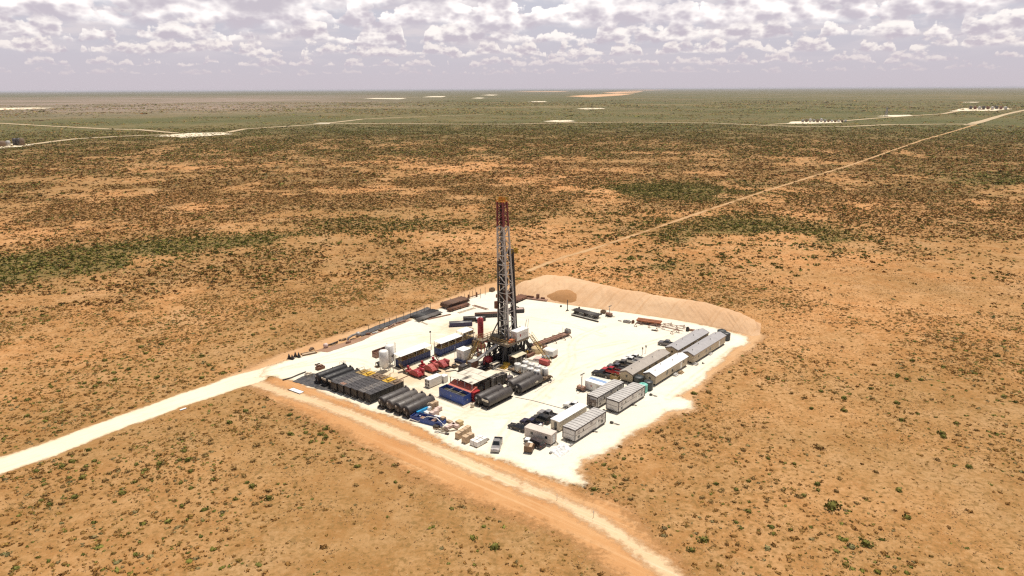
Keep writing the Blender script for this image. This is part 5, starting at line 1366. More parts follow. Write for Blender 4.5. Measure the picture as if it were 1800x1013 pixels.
# red degasser vessel at the far left corner of the floor
dg = thing('gas_separator', 'tall bright red upright vessel standing behind the left of the rig floor', 'vessel', wrl(-1.5, 9.6), AA)
m = MB(); m.lathe((0, 0, 4.2), (0, 0, 1), [(0, .3), (.3, .85), (7.0, .85), (7.4, .5), (7.6, .15)], 18); m.build('vessel', P_RED, dg)
m = MB()
for sx in (-1, 1):
    for sy in (-1, 1): m.bar((sx * .8, sy * .8, .05), (sx * .7, sy * .7, 4.8), .2)
m.bar((-.8, -.8, 2.4), (.8, -.8, 2.4), .14); m.bar((-.8, .8, 2.4), (.8, .8, 2.4), .14); m.build('stand', P_RED, dg)
m = MB(); m.cyl((-1.3, 0, .1), (-1.3, 0, 11.8), .10, 8); m.cyl((-1.3, 0, 11.8), (0, 0, 11.8), .10, 8); m.path([(.3, -.8, 4.0), (1.4, -2.6, 3.6)], .5); m.build('vent_line', P_RED, dg)

# stairs, slide and gear around the floor
def rstair(name, label, a, b, w, mm, rl=None, steps=18):
    A = wrl(a[0], a[1]); B = wrl(b[0], b[1])
    return stair(name, label, (A.x, A.y, a[2]), (B.x, B.y, 0), w, mm, steps, rl)
a = loc(866, 596, 7.0); b = loc(822, 641)
rstair('rig_stair', 'long yellow stair running down from the left of the rig floor', (-7.3, 4.9, 6.8), (b.x, b.y), 1.4, P_OCHRE, P_YEL)
a2 = loc(929, 582, 7.0); b2 = loc(967, 639.5)
rstair('rig_stair', 'long brown and yellow stair running down from the white doghouse to the right', (4.9, -5.2, 7.4), (b2.x, b2.y), 1.3, P_OCHRE, P_YEL)
A = wrl(-5.5, -0.7); e = G(826, 645)
t = thing('pipe_slide', 'broad pale grey sloping chute below the left of the rig floor', 'chute', e, ang(e, A)); L = (A - e).length
m = MB(); m.bar((0, 0, .4), (L, 0, 6.2), 1.1, .35); m.build('trough', P_LGREY, t)
m = MB()
for y in (-.6, .6): m.bar((0, y, .6), (L, y, 6.4), .12, .3)
m.build('side_plate', P_LGREY, t)
m = MB()
for f in (.3, .65):
    m = MB(); m.bar((L * f, -.5, .05), (L * f, -.5, 6.0 * f + .3), .14); m.bar((L * f, .5, .05), (L * f, .5, 6.0 * f + .3), .14); m.bar((L * f, -.5, 3.0 * f), (L * f, .5, 3.0 * f), .12); m.build('prop', P_STEEL, t)
# catwalk
A = G(925, 612.5, .8); B = G(1001, 582.5, .8)
A = wrl(10.2, -.4); d = (G(1000, 584, 1.0) - A); L = d.length
t = thing('pipe_catwalk', 'long rusty pipe catwalk lying out from the rig floor to the right', 'catwalk', A, math.atan2(d.y, d.x))
m = MB(); m.box(0, -1.0, .7, L, 1.0, .9); m.box(0, -1.05, .9, L, -.95, 1.15); m.box(0, .95, .9, L, 1.05, 1.15); m.build('deck', P_RUSTP, t)
m = MB(); m.box(.3, -.35, .9, L - 3.5, .35, 1.05); m.build('skate_trough', P_RUST, t)
m = MB()
for k in range(6): x = .8 + k * (L - 1.6) / 5; m.box(x - .12, -.9, .05, x + .12, .9, .7)
m.build('support', P_STEEL, t)
for k, x in enumerate((L * .28, L * .52, L * .74, L * .9)):
    for sy in (-1, 1):
        m = MB(); m.bar((x, sy * 1.0, .8), (x, sy * 2.9, .5), .16); m.bar((x, sy * 2.8, .05), (x, sy * 2.8, .6), .16); m.build('pipe_arm', P_BROWN, t)
m = MB(); m.cbox(L - .6, 0, .9, 1.4, 1.7, 1.2); m.cyl((L - .6, -.7, 2.0), (L - .6, .7, 2.0), .5, 12); m.bar((L - 2.2, .8, .9), (L - 2.2, .8, 3.2), .08); m.build('winch', P_GREY, t)

# drill pipe stands racked in the mast
me = None
for k in range(30):
    r, cidx = divmod(k, 10)
    x = 1.8 + r * .26; y = -1.95 + cidx * .17
    P0 = Vector((x + .15, y, 7.0)); P1 = Vector((x - .55, y * .8 + .45, 34.4))
    mb = MB(); mb.bar((0, 0, 0), P1 - P0, .19)
    if me is None: o = mb.build('drill_pipe_stand', P_SUB); me = o.data
    else: o = bpy.data.objects.new('drill_pipe_stand', me); COL.objects.link(o)
    w = wrl(P0.x, P0.y); o.location = (w.x, w.y, 7.0); o.rotation_euler = (0, 0, AA)
    tag(o, 'black drill pipe stand racked upright on the far right side of the white mast', 'pipe', 'drill pipe stands racked in the mast')

m = MB(); m.box(1.0, -2.44, 8.05, 4.6, -1.2, 8.2)
for x in (1.2, 4.4): m.bar((x, -1.4, 7.0), (x, -1.4, 8.05), .12)
m.build('raised_landing', P_FLOOR, RIGT)
# workers on the raised landing behind the dog house
P_VEST = mat('hi_vis_yellow', (0.55, 0.62, 0.08), .8, var=.1); P_PANT = mat('navy_work_trousers', (0.03, 0.035, 0.06), .9); P_SKIN = mat('skin', (0.42, 0.24, 0.16), .6); P_HAT = mat('hard_hat', (0.75, 0.72, 0.66), .35)
def person(label, at, z, rot, arm=0.3, step=.12):
    sk = [((0, 0, .95), .15), ((0, 0, 1.15), .145), ((0, 0, 1.38), .165), ((0, 0, 1.5), .075), ((0, .02, 1.62), .095), ((0, .02, 1.74), .085),
          ((.19, 0, 1.42), .07), ((.27, .05, 1.16), .05), ((.25, .05 + arm * .6, .98), .04), ((-.19, 0, 1.42), .07), ((-.27, .03, 1.16), .05), ((-.26, .1, .92), .04),
          ((.10, 0, .88), .10), ((.11, step, .5), .075), ((.11, step * .6, .09), .055), ((.11, step * .6 + .16, .05), .045),
          ((-.10, 0, .88), .10), ((-.11, -step * .4, .5), .075), ((-.11, -step, .09), .055), ((-.11, -step + .16, .05), .045)]
    ed = [(0, 1), (1, 2), (2, 3), (3, 4), (4, 5), (2, 6), (6, 7), (7, 8), (2, 9), (9, 10), (10, 11), (0, 12), (12, 13), (13, 14), (14, 15), (0, 16), (16, 17), (17, 18), (18, 19)]
    me = bpy.data.meshes.new('person'); me.from_pydata([s[0] for s in sk], ed, [])
    o = bpy.data.objects.new('person', me); COL.objects.link(o)
    md = o.modifiers.new('skin', 'SKIN')
    for i, s in enumerate(sk): me.skin_vertices[0].data[i].radius = (s[1], s[1])
    me.skin_vertices[0].data[0].use_root = True
    o.modifiers.new('sub', 'SUBSURF').levels = 1
    me.materials.append(P_PANT)
    o.location = (at.x, at.y, z); o.rotation_euler = (0, 0, rot)
    tag(o, label, 'person', 'workers on the rig floor')
    m = MB(); m.lathe((0, 0, .9), (0, 0, 1), [(0, .2), (.3, .2), (.5, .225), (.6, .15), (.63, .08)], 14); m.cyl((.19, 0, 1.46), (.27, .05, 1.12), .085, 8); m.cyl((-.19, 0, 1.46), (-.27, .03, 1.12), .085, 8); m.build('vest', P_VEST, o)
    m = MB(); m.ball((0, .025, 1.66), .108, 10, 8, 1.15); m.build('face', P_SKIN, o)
    m = MB(); m.lathe((0, .02, 1.70), (0, 0, 1), [(0, .165), (.025, .14), (.09, .11), (.13, .03)], 12); m.build('hard_hat', P_HAT, o)
person('worker in a yellow vest nearest the mast, standing behind the white doghouse', wrl(1.9, -1.9), 8.2, AA + .4)
person('worker in a yellow vest in the middle behind the white doghouse', wrl(3.0, -1.8), 8.2, AA + 2.0, .5)
person('worker in a yellow vest farthest right behind the white doghouse', wrl(4.1, -1.7), 8.2, AA - 1.0, .1)

# ------------------------------------------------------------------ gear standing around the rig
t = thing('equipment_cabin', 'tall white box cabin on a blue skid, left of the rig stairs', 'cabin', G(815.5, 635), AA)
m = MB(); m.cbox(0, 0, 1.0, 3.2, 3.0, 3.0); m.build('wall', P_WHITE, t); m = MB(); m.cbox(0, 0, 4.0, 3.35, 3.15, .1); m.build('roof', P_CLEAN, t)
m = MB(); m.cbox(-.2, 0, .65, 4.6, 3.4, .35)
for y in (-1.5, 1.5): m.cbox(-.2, y, .05, 4.4, .3, .6)
m.build('skid', P_BLUED, t); m = MB(); m.box(-1.63, -.6, 1.1, -1.6, .3, 3.0); m.build('door', P_LGREY, t); m = MB(); m.bar((-2.3, 1.5, 1.0), (-2.3, 1.5, 5.2), .09); m.build('mast_pole', P_LGREY, t)
t = thing('control_unit', 'dark accumulator unit in front of the white box on the blue skid', 'machine', G(814, 653), AA)
m = MB(); m.cbox(0, 0, .06, 2.6, 2.2, .3); m.build('skid', P_STEEL, t); m = MB(); m.cbox(0, 0, .36, 2.2, 1.8, 1.6); m.build('housing', P_ENG, t)
for k in range(4):
    m = MB(); m.cyl((-.8 + k * .5, -1.0, .4), (-.8 + k * .5, -1.0, 1.5), .2, 10); m.build('bottle', P_TANKL, t)
t = thing('steel_box', 'rusty brown and grey upright box at the foot of the grey chute', 'container', G(831, 648), AA)
m = MB(); m.cbox(0, 0, .06, 2.6, 1.9, 2.4); m.build('body', P_RUST, t); m = MB(); m.cbox(0, 0, 2.46, 2.7, 2.0, .08); m.build('lid', P_GREY, t); m = MB(); m.box(-1.33, -.7, .3, -1.3, .7, 2.2); m.build('door', P_GREY, t)
t = thing('mud_motor', 'round bright red machine with a black base in front of the rig', 'machine', G(857, 642.5), AA)
m = MB(); m.cbox(0, 0, .06, 3.6, 2.4, .7); m.build('skid', P_SUB, t); m = MB(); m.ball((0, 0, 2.1), 1.15, 16, 10, .95); m.cyl((0, -1.2, 1.7), (0, 1.2, 1.7), .8, 14); m.build('casing', P_RED, t); m = MB(); m.cbox(1.5, .3, .76, 1.0, 1.2, 1.6); m.cyl((-1.5, 0, .8), (-1.5, 0, 1.9), .35, 10); m.build('gearbox', mat('maroon_paint', (.18, .02, .025), .5), t)
t = thing('hydraulic_skid', 'yellow hydraulic unit lying in front of the rig beside the small shed', 'machine', G(890, 645), AA + .1)
m = MB(); m.cbox(0, 0, .06, 4.2, 1.9, .35); m.build('skid', P_YEL, t); m = MB(); m.extr([(-1.6, .41), (1.2, .41), (.8, 1.2), (-.4, 1.5), (-1.4, 1.0)], -.7, .7); m.build('housing', P_YEL, t); m = MB(); m.path([(-1.5, .4, 1.0), (-2.6, 1.0, 1.2), (-4.2, 1.6, .5)], .18); m.path([(-1.5, .0, 1.1), (-2.9, .5, 1.6), (-4.6, .9, .5)], .16); m.build('hose', P_GREY, t)
t = thing('work_bench', 'pale steel work table with posts in front of the rig', 'table', G(870, 646.5), AA)
m = MB(); m.cbox(0, 0, 1.5, 3.0, 1.7, .12); m.build('top', P_CREAM, t)
for sx in (-1, 1):
    for sy in (-1, 1):
        m = MB(); m.cbox(sx * 1.35, sy * .7, .05, .14, .14, 1.45); m.build('leg', P_LGREY, t)
for (u, v, L, W_, mm, lb) in [(842, 645.5, 3.0, 2.2, P_CREAM, 'tan sheet lying on dark mats left of the pale work table'), (856, 650.5, 3.4, 1.4, P_BROWN, 'brown plank mat lying just below the pale work table'), (846, 651.5, 4.5, 2.6, P_SUB, 'dark steel mat lying on the ground in front of the grey chute')]:
    t = thing('ground_mat', lb, 'mat', G(u, v), AA); m = MB()
    for k in range(5): m.cbox(0, -W_ / 2 + (k + .5) * W_ / 5, .06, L, W_ / 5 - .04, .22 if mm is not P_CREAM else .34)
    m.build('plank', mm, t)
t = thing('tool_shed', 'small open shed with a cream roof in front of the rig', 'shed', G(910, 640), AA)
m = MB(); m.extr([(-1.5, 3.0), (1.5, 3.2), (1.5, 3.3), (-1.5, 3.1)], -2.6, 2.6, 'x'); m.build('roof', mat('cream_roof', (.62, .56, .40), .6, dirt=.3), t)
for x in (-2.4, 0, 2.4):
    for y in (-1.35, 1.35):
        m = MB(); m.cbox(x, y, .05, .12, .12, 3.0); m.build('post', P_LGREY, t)
m = MB(); m.cbox(0, .4, .06, 4.4, 1.6, 1.9); m.build('workbench', P_ENG, t); m = MB(); m.box(-2.4, 1.2, .06, 2.4, 1.28, 3.0); m.build('back_wall', P_RUST, t)
t = thing('tarp_heap', 'sand coloured tarpaulin heap right of the rig, under the doghouse stair', 'tarp', G(942.5, 620), AA)
m = MB(); m.lathe((0, 0, .05), (0, 0, 1), [(0, 2.0), (.7, 1.95), (1.6, 1.55), (2.1, .8), (2.2, .2)], 9, False); m.build('cover', mat('sand_tarp', (.58, .43, .24), .85, var=.12), t); m = MB(); m.cbox(0, 0, .05, 4.4, 3.2, .12); m.build('ground_sheet', P_CREAM, t)
t = thing('tarp_heap', 'pale folded tarpaulin lying in front of the brown reel', 'tarp', G(948, 632), AA)
m = MB(); m.extr([(-1.8, .06), (1.8, .06), (1.4, .5), (.2, .75), (-1.2, .55)], -1.2, 1.2); m.build('cover', P_PINKS, t)
t = thing('cable_reel', 'brown cable reel standing between the sand tarpaulin and the white tank', 'reel', G(957, 616.5), AA + .6)
m = MB(); m.cyl((0, -.6, 1.0), (0, .6, 1.0), .62, 16); m.build('drum', P_RUST, t)
for y in (-.65, .65):
    m = MB(); m.cyl((0, y - .06, 1.0), (0, y + .06, 1.0), 1.0, 18); m.build('flange', P_BROWN, t)
t = thing('water_trailer', 'white boxy tank with a brown base right of the doghouse stair', 'tank', G(967, 627), AB + .1)
m = MB(); m.extr([(-1.4, .7), (1.4, .7), (1.5, 1.2), (1.4, 2.3), (1.0, 2.55), (-1.0, 2.55), (-1.4, 2.3), (-1.5, 1.2)], -1.9, 1.9, 'x'); m.build('tank_body', P_WHITE, t); m = MB(); m.cbox(0, 0, .35, 4.2, 2.2, .35); m.build('chassis', P_RUST, t)
for sx in (-1.1, 1.1):
    for sy in (-1.2, 1.2):
        m = MB(); m.cyl((sx, sy - .15, .4), (sx, sy + .15, .4), .38, 12); m.build('wheel', P_RUB, t)
t = thing('steel_box', 'rust brown chain box between the tool shed and the sand tarpaulin', 'container', G(929, 626), AA)
m = MB(); m.cbox(0, 0, .06, 3.4, 2.4, .9); m.build('body', P_RUST, t); m = MB(); m.lathe((-.8, -.2, 1.5), (0, 1, 0), [(0, .3), (.1, .62), (.5, .62), (.6, .3)], 14); m.build('wheel_guard', P_YEL, t); m = MB(); m.cbox(.8, .2, .96, 1.2, 1.2, .7); m.build('cover_plate', P_BROWN, t)
t = thing('round_tub', 'dark rimmed blue grey tub lying behind the white trailer tanks', 'tub', G(959, 634), AA)
m = MB(); m.lathe((0, 0, .9), (0, 0, 1), [(0, 1.2), (.5, 1.3), (.55, 1.15), (.2, 1.0)], 20); m.build('rim', mat('blue_grey', (.22, .27, .31), .5), t); m = MB(); m.cyl((0, 0, .06), (0, 0, .9), 1.0, 16); m.build('base', P_WHITE, t)
t = thing('steel_box', 'red flat topped box behind the right end of the white trailer tanks', 'container', G(957, 641), AB)
m = MB(); m.cbox(0, 0, .06, 3.2, 1.4, 1.4); m.build('body', P_RED, t); m = MB(); m.cbox(0, 0, 1.46, 3.3, 1.5, .08); m.build('lid', P_REDL, t)

for (u, v, L, W_, hh, mm, lb) in [(838, 607, 3.0, 2.0, 2.6, P_BROWN, 'brown shaker unit at the rig end of the blue mud tanks'), (848, 612, 2.6, 1.8, 2.2, P_OCHRE, 'olive shaker unit under the left of the rig floor'), (834, 619, 2.8, 1.6, 1.8, P_ENG, 'dark pump unit between the tall white box cabin and the rig'), (845, 627, 2.2, 1.6, 1.5, P_RUST, 'rust brown manifold block under the long yellow stair'), (868, 634, 2.4, 1.6, 1.6, P_ENG, 'dark winch unit right beside the round red machine'), (878, 640, 2.0, 1.2, 1.1, P_RUST, 'rusty valve block between the red machine and the yellow hydraulic unit'), (899, 650, 2.0, 1.4, 1.2, P_GREY, 'grey pump block left of the trailer of white tanks'), (934, 612, 2.2, 1.6, 1.5, P_ENG, 'dark block at the foot of the ramp under the rig floor'), (800, 646, 2.0, 1.5, 1.0, P_BROWN, 'brown crate between the nearest red pump and the dark accumulator unit')]:
    t = thing('machine_unit', lb, 'machine', G(u, v), AA); m = MB(); m.cbox(0, 0, .06, L, W_, .25); m.build('skid', P_STEEL, t)
    m = MB(); m.cbox(-L * .15, 0, .31, L * .6, W_ * .8, hh * .6); m.cyl((L * .3, -W_ * .3, .31 + hh * .2), (L * .3, W_ * .3, .31 + hh * .2), hh * .2, 10); m.build('housing', mm, t)
    m = MB(); m.path([(-L * .4, W_ * .3, .4), (-L * .4, W_ * .3, hh), (L * .3, W_ * .3, hh), (L * .3, -W_ * .2, hh * .4)], .14); m.cbox(-L * .1, -.1, .31 + hh * .6, L * .3, W_ * .5, hh * .25); m.build('piping', P_STEEL, t)
for (pts, lb, mm, w) in [([(702, 668, .1), (730, 656, .1), (762, 643, .12), (790, 636, .1)], 'brown pipeline lying along the blue mud tanks beside the red pumps', P_RUST, .22), ([(783, 655, .3), (800, 652, .15), (812, 657, .15), (830, 652, .2)], 'black hose from the red pumps to the dark accumulator unit', P_SUB, .18), ([(862, 648, .2), (880, 652, .15), (898, 655, .15), (905, 662, .2)], 'grey hose on the ground before the pale work table', P_GREY, .16), ([(850, 700, .12), (874, 668, .1), (888, 657, .12)], 'thin dark hose behind the radiator row', P_SUB, .14), ([(940, 690, .1), (962, 676, .1), (975, 668, .12)], 'pale hose at the far end of the front tanks', P_HOSE, .16)]:
    P_ = [G(u, v) for u, v, z in pts]; c0 = P_[0]; m = MB(); m.path([(p.x - c0.x, p.y - c0.y, q[2]) for p, q in zip(P_, pts)], w); o = m.build('ground_hose', mm); o.location = (c0.x, c0.y, 0); tag(o, lb, 'hose')
# dark skids behind the rig
def pipe_tub(label, u, v, L, m0, m1):
    t = thing('pipe_tub', label, 'skid', G(u, v), R(8), 'dark pipe tubs behind the rig')
    m = MB(); m.box(-L / 2, -1.1, .25, L / 2, 1.1, .4); m.box(-L / 2, -1.1, .4, L / 2, -1.0, 1.5); m.box(-L / 2, 1.0, .4, L / 2, 1.1, 1.5); m.box(-L / 2, -1.0, .4, -L / 2 + .1, 1.0, 1.5); m.box(L / 2 - .1, -1.0, .4, L / 2, 1.0, 1.5); m.build('tub', m0, t)
    m = MB(); m.box(-L / 2 + .1, -1.0, .4, L / 2 - .1, 1.0, 1.2)
    for k in range(7): m.cyl((-L / 2 + .2, -.85 + k * .28, 1.28), (L / 2 - .2, -.85 + k * .28, 1.28), .12, 6)
    m.build('pipe_load', m1, t); m = MB(); m.cbox(-L * .3, 0, .05, .3, 2.0, .2); m.cbox(L * .3, 0, .05, .3, 2.0, .2); m.build('runner', P_SUB, t)
    return t
P_PURP = mat('dark_purple_blue_paint', (.035, .03, .085), .5)
pipe_tub('dark purple blue pipe tub behind the mud tanks, nearest of three', 810, 573, 8.0, P_PURP, P_GREY)
pipe_tub('black pipe tub in the middle behind the mud tanks, white cloth on it', 834, 564, 8.0, P_SUB, P_TANKL)
t = thing('folded_cloth', 'white cloth lying on the middle black pipe tub', 'cloth', G(842.5, 559.6, 1.5), R(8), None, 1.41); m = MB(); m.cbox(0, 0, 0, 2.2, 1.6, .35); m.build('fold', P_CLEAN, t)
pipe_tub('long black pipe tub farthest behind, reaching to the red vessel', 860, 557, 10.5, P_SUB, P_RUST)
pipe_tub('black pipe tub showing just right of the mast base', 906, 549.5, 6.5, P_SUB, P_PINKS)
# ------------------------------------------------------------------ office boxes
def near_corner(name, label, cat, K, L, W, group=None, rot=AA, z=0.0):
    """K: near right bottom corner; box runs away along rot and to the far left"""
    ex = Vector((math.cos(rot), math.sin(rot))); ey = Vector((-ex.y, ex.x))
    return thing(name, label, cat, K + ex * (L / 2) + ey * (W / 2), rot, group, z)
def office(label, K, L, W, ends=None, H=2.85, zb=0.45):
    t = near_corner('office_trailer', label, 'office', K, L, W, 'ribbed roof office trailers')
    h, w = L / 2, W / 2
    m = MB(); m.box(-h, -w, zb, h, w, zb + H); m.build('wall', mat('pale_office_panel', (.66, .62, .58), .55, var=.04, dirt=.25, dirt_col=(.5, .42, .34)), t)
    m = MB(); m.extr([(-w - .05, zb + H), (w + .05, zb + H), (w + .05, zb + H + .1), (0, zb + H + .2), (-w - .05, zb + H + .1)], -h - .05, h + .05, 'x'); rf = m.build('roof', P_ROOFR, t)
    m = MB(); n = 11
    for k in range(n): x = -h + (k + .5) * L / n; m.extr([(-w - .04, zb + H + .1), (0, zb + H + .2), (w + .04, zb + H + .1), (w + .04, zb + H + .16), (0, zb + H + .26), (-w - .04, zb + H + .16)], x - .07, x + .07, 'x')
    m.build('roof_rib', mat('grey_roof_rib', (.27, .25, .24), .6, var=.1), rf)
    m = MB()
    for sy in (-1, 1): m.box(-h - .08, sy * (w + .08) - .04, zb + H - .22, h + .08, sy * (w + .08) + .04, zb + H + .06); m.box(-h - .04, sy * (w + .03) - .03, zb - .12, h + .04, sy * (w + .03) + .03, zb + .06)
    for sx in (-1, 1):
        m.box(sx * (h + .08) - .04, -w - .04, zb + H - .22, sx * (h + .08) + .04, w + .04, zb + H + .06); m.box(sx * (h + .03) - .03, -w, zb - .12, sx * (h + .03) + .03, w, zb + .06)
        for sy in (-1, 1): m.box(sx * (h + .04) - .07, sy * (w + .04) - .07, zb, sx * (h + .04) + .07, sy * (w + .04) + .07, zb + H - .22)
    m.build('trim', P_TRIM, t)
    m = MB(); m.box(-h + .1, -w - .03, zb + 1.35, h - .1, -w, zb + 1.42); m.box(-h - .03, -w + .1, zb + 1.35, -h, w - .1, zb + 1.42); m.build('panel_seam', P_FASC, t)
    for x, z, lx in ((-h + 1.5, 1.55, .9), (-h + 1.5, .35, .75), (-h + 3.4, 1.35, .35), (h * .05, 1.75, .8), (h - 3.0, 1.3, .4), (h - 1.4, 1.75, 1.0), (h - 1.5, .55, .7)):
        m = MB(); m.box(x - lx / 2, -w - .05, zb + z, x + lx / 2, -w, zb + z + .62); m.build('window', P_GLASS if lx < .8 else mat('grey_screen', (.34, .31, .30), .5), t)
    m = MB(); x = h * .45; m.box(x - .5, -w - .04, zb + .05, x + .5, -w, zb + 2.1); d = m.build('door', P_WHITE, t)
    m = MB(); m.box(x + .33, -w - .09, zb + 1.0, x + .42, -w - .04, zb + 1.1); m.build('handle', P_STEEL, d)
    m = MB(); m.bar((-h, -.8, .45), (-h - 1.1, 0, .45), .13); m.bar((-h, .8, .45), (-h - 1.1, 0, .45), .13); m.bar((-h - .5, -.5, .1), (-h - .5, -.5, .9), .1); m.bar((-h - .5, .5, .1), (-h - .5, .5, .9), .1); m.bar((-h - 1.0, 0, .06), (-h - 1.0, 0, .6), .12); m.build('tow_hitch', P_STEEL, t)
    m = MB()
    for k in range(5): m.cbox(-h + 1 + k * (L - 2) / 4, -w + .5, .03, .4, .4, zb - .03); m.cbox(-h + 1 + k * (L - 2) / 4, w - .5, .03, .4, .4, zb - .03)
    m.build('support', P_STEEL, t)
    if ends == 'gear':
        m = MB()
        for (y, z, ly, lz) in ((-.9, .5, .5, 1.6), (-.1, 1.2, .8, .8), (.9, .4, .5, 2.0), (.3, .3, .5, .7)): m.box(-h - .35, y - ly / 2, zb + z, -h - .05, y + ly / 2, zb + z + lz)
        m.bar((-h - .3, w - .2, zb + 1), (-h - .3, w - .2, zb + H + .5), .12); m.build('utility_gear', P_FASC, t)
    return t
office('pale office trailer with a ribbed roof, right beside the plain white roofed box', G(1010.5, 779.6), 12.9, 3.5)
office('pale ribbed roof office trailer with dark gear mounted on its near end', G(1049.5, 720), 12.7, 3.1, 'gear')
office('pale office trailer with a ribbed roof, touching the sea green tank', G(1087, 728), 13.0, 3.7)
t = near_corner('site_box', 'plain white roofed corrugated box with an open dark doorway, left of the nearest office trailer', 'cabin', G(983, 760), 11.6, 2.6)
m = MB(); m.box(-5.8, -1.3, .25, 5.8, 1.3, 2.7); m.build('wall', P_CORR, t)
m = MB(); m.extr([(-1.4, 2.7), (1.4, 2.7), (1.4, 2.78), (0, 2.9), (-1.4, 2.78)], -5.95, 5.95, 'x'); m.build('roof', P_CLEAN, t)
m = MB(); m.box(-5.83, -.55, .35, -5.8, .2, 2.4); m.build('doorway', P_GLASS, t)
m = MB(); m.box(-5.86, .3, .35, -5.8, 1.0, 2.4); m.build('door', P_CORR, t)
m = MB(); m.box(-5.7, -1.2, .05, 5.7, -1.0, .25); m.box(-5.7, 1.0, .05, 5.7, 1.2, .25); m.build('skid', P_STEEL, t)
m = MB(); m.cbox(-6.4, -.2, .05, .9, 1.2, .2); m.build('step', P_LGREY, t)
# small white box with the blue strip on its roof, set across
t = corner_thing('site_box', 'small white box with a pale blue strip along its roof, behind the light tower', 'cabin', (1028, 684.5), AB, 5.6, 3.0)
m = MB(); m.box(-2.8, -1.5, .3, 2.8, 1.5, 2.65); m.build('wall', P_WHITE, t)
m = MB(); m.box(-2.9, -1.6, 2.65, 2.9, 1.6, 2.75); m.build('roof', P_CLEAN, t)
m = MB(); m.box(-2.7, .15, 2.75, 2.7, 1.35, 2.80); m.build('roof_panel', mat('pale_blue_sheet', (.25, .36, .56), .4, var=.1), t)
m = MB(); m.extr([(-1.0, 1.55), (-.75, 1.95), (-.5, 1.6), (-.7, 1.3)], -1.53, -1.5); m.build('emblem', P_RED, t)
m = MB(); m.box(1.0, -1.53, .35, 1.9, -1.5, 2.3); d = m.build('door', P_LGREY, t)
m = MB(); m.box(2.9, -1.2, 2.3, 3.0, 1.6, 2.62); m.box(-2.7, -1.4, .04, 2.7, -1.2, .3); m.box(-2.7, 1.2, .04, 2.7, 1.4, .3); m.build('skid', P_STEEL, t)
# beige trailer across the row, two dark windows
t = corner_thing('site_trailer', 'small pale pink beige trailer with two dark windows, behind the dark vehicle', 'trailer', (922, 770), R(-34), 7.4, 2.5)
m = MB(); m.box(-3.7, -1.25, .45, 3.7, 1.25, 2.8); m.build('wall', mat('pink_beige_panel', (.60, .51, .44), .6, var=.04, dirt=.2), t)
m = MB(); m.extr([(-1.3, 2.8), (1.3, 2.8), (1.3, 2.87), (0, 2.95), (-1.3, 2.87)], -3.76, 3.76, 'x'); m.build('roof', mat('pinkish_roof', (.62, .53, .46), .6, var=.05), t)
for x in (-1.7, 2.3):
    m = MB(); m.box(x - .32, -1.29, 1.55, x + .32, -1.25, 2.2); f = m.build('window', P_GLASS, t); m = MB(); m.box(x - .4, -1.27, 1.47, x + .4, -1.25, 1.54); m.build('sill', P_LGREY, f)
m = MB(); m.box(3.7, -.5, .55, 3.74, .3, 2.5); m.build('door', P_WHITE, t)
m = MB(); m.box(-3.6, -.9, .3, 3.7, .9, .45); m.bar((3.7, -.8, .4), (4.9, 0, .4), .13); m.bar((3.7, .8, .4), (4.9, 0, .4), .13); m.build('chassis', P_STEEL, t)
for sy in (-1, 1):
    for x in (-.6, .6):
        m = MB(); m.cyl((x, sy * 1.0 - .12, .38), (x, sy * 1.0 + .12, .38), .36, 12); m.build('wheel', P_RUB, t)

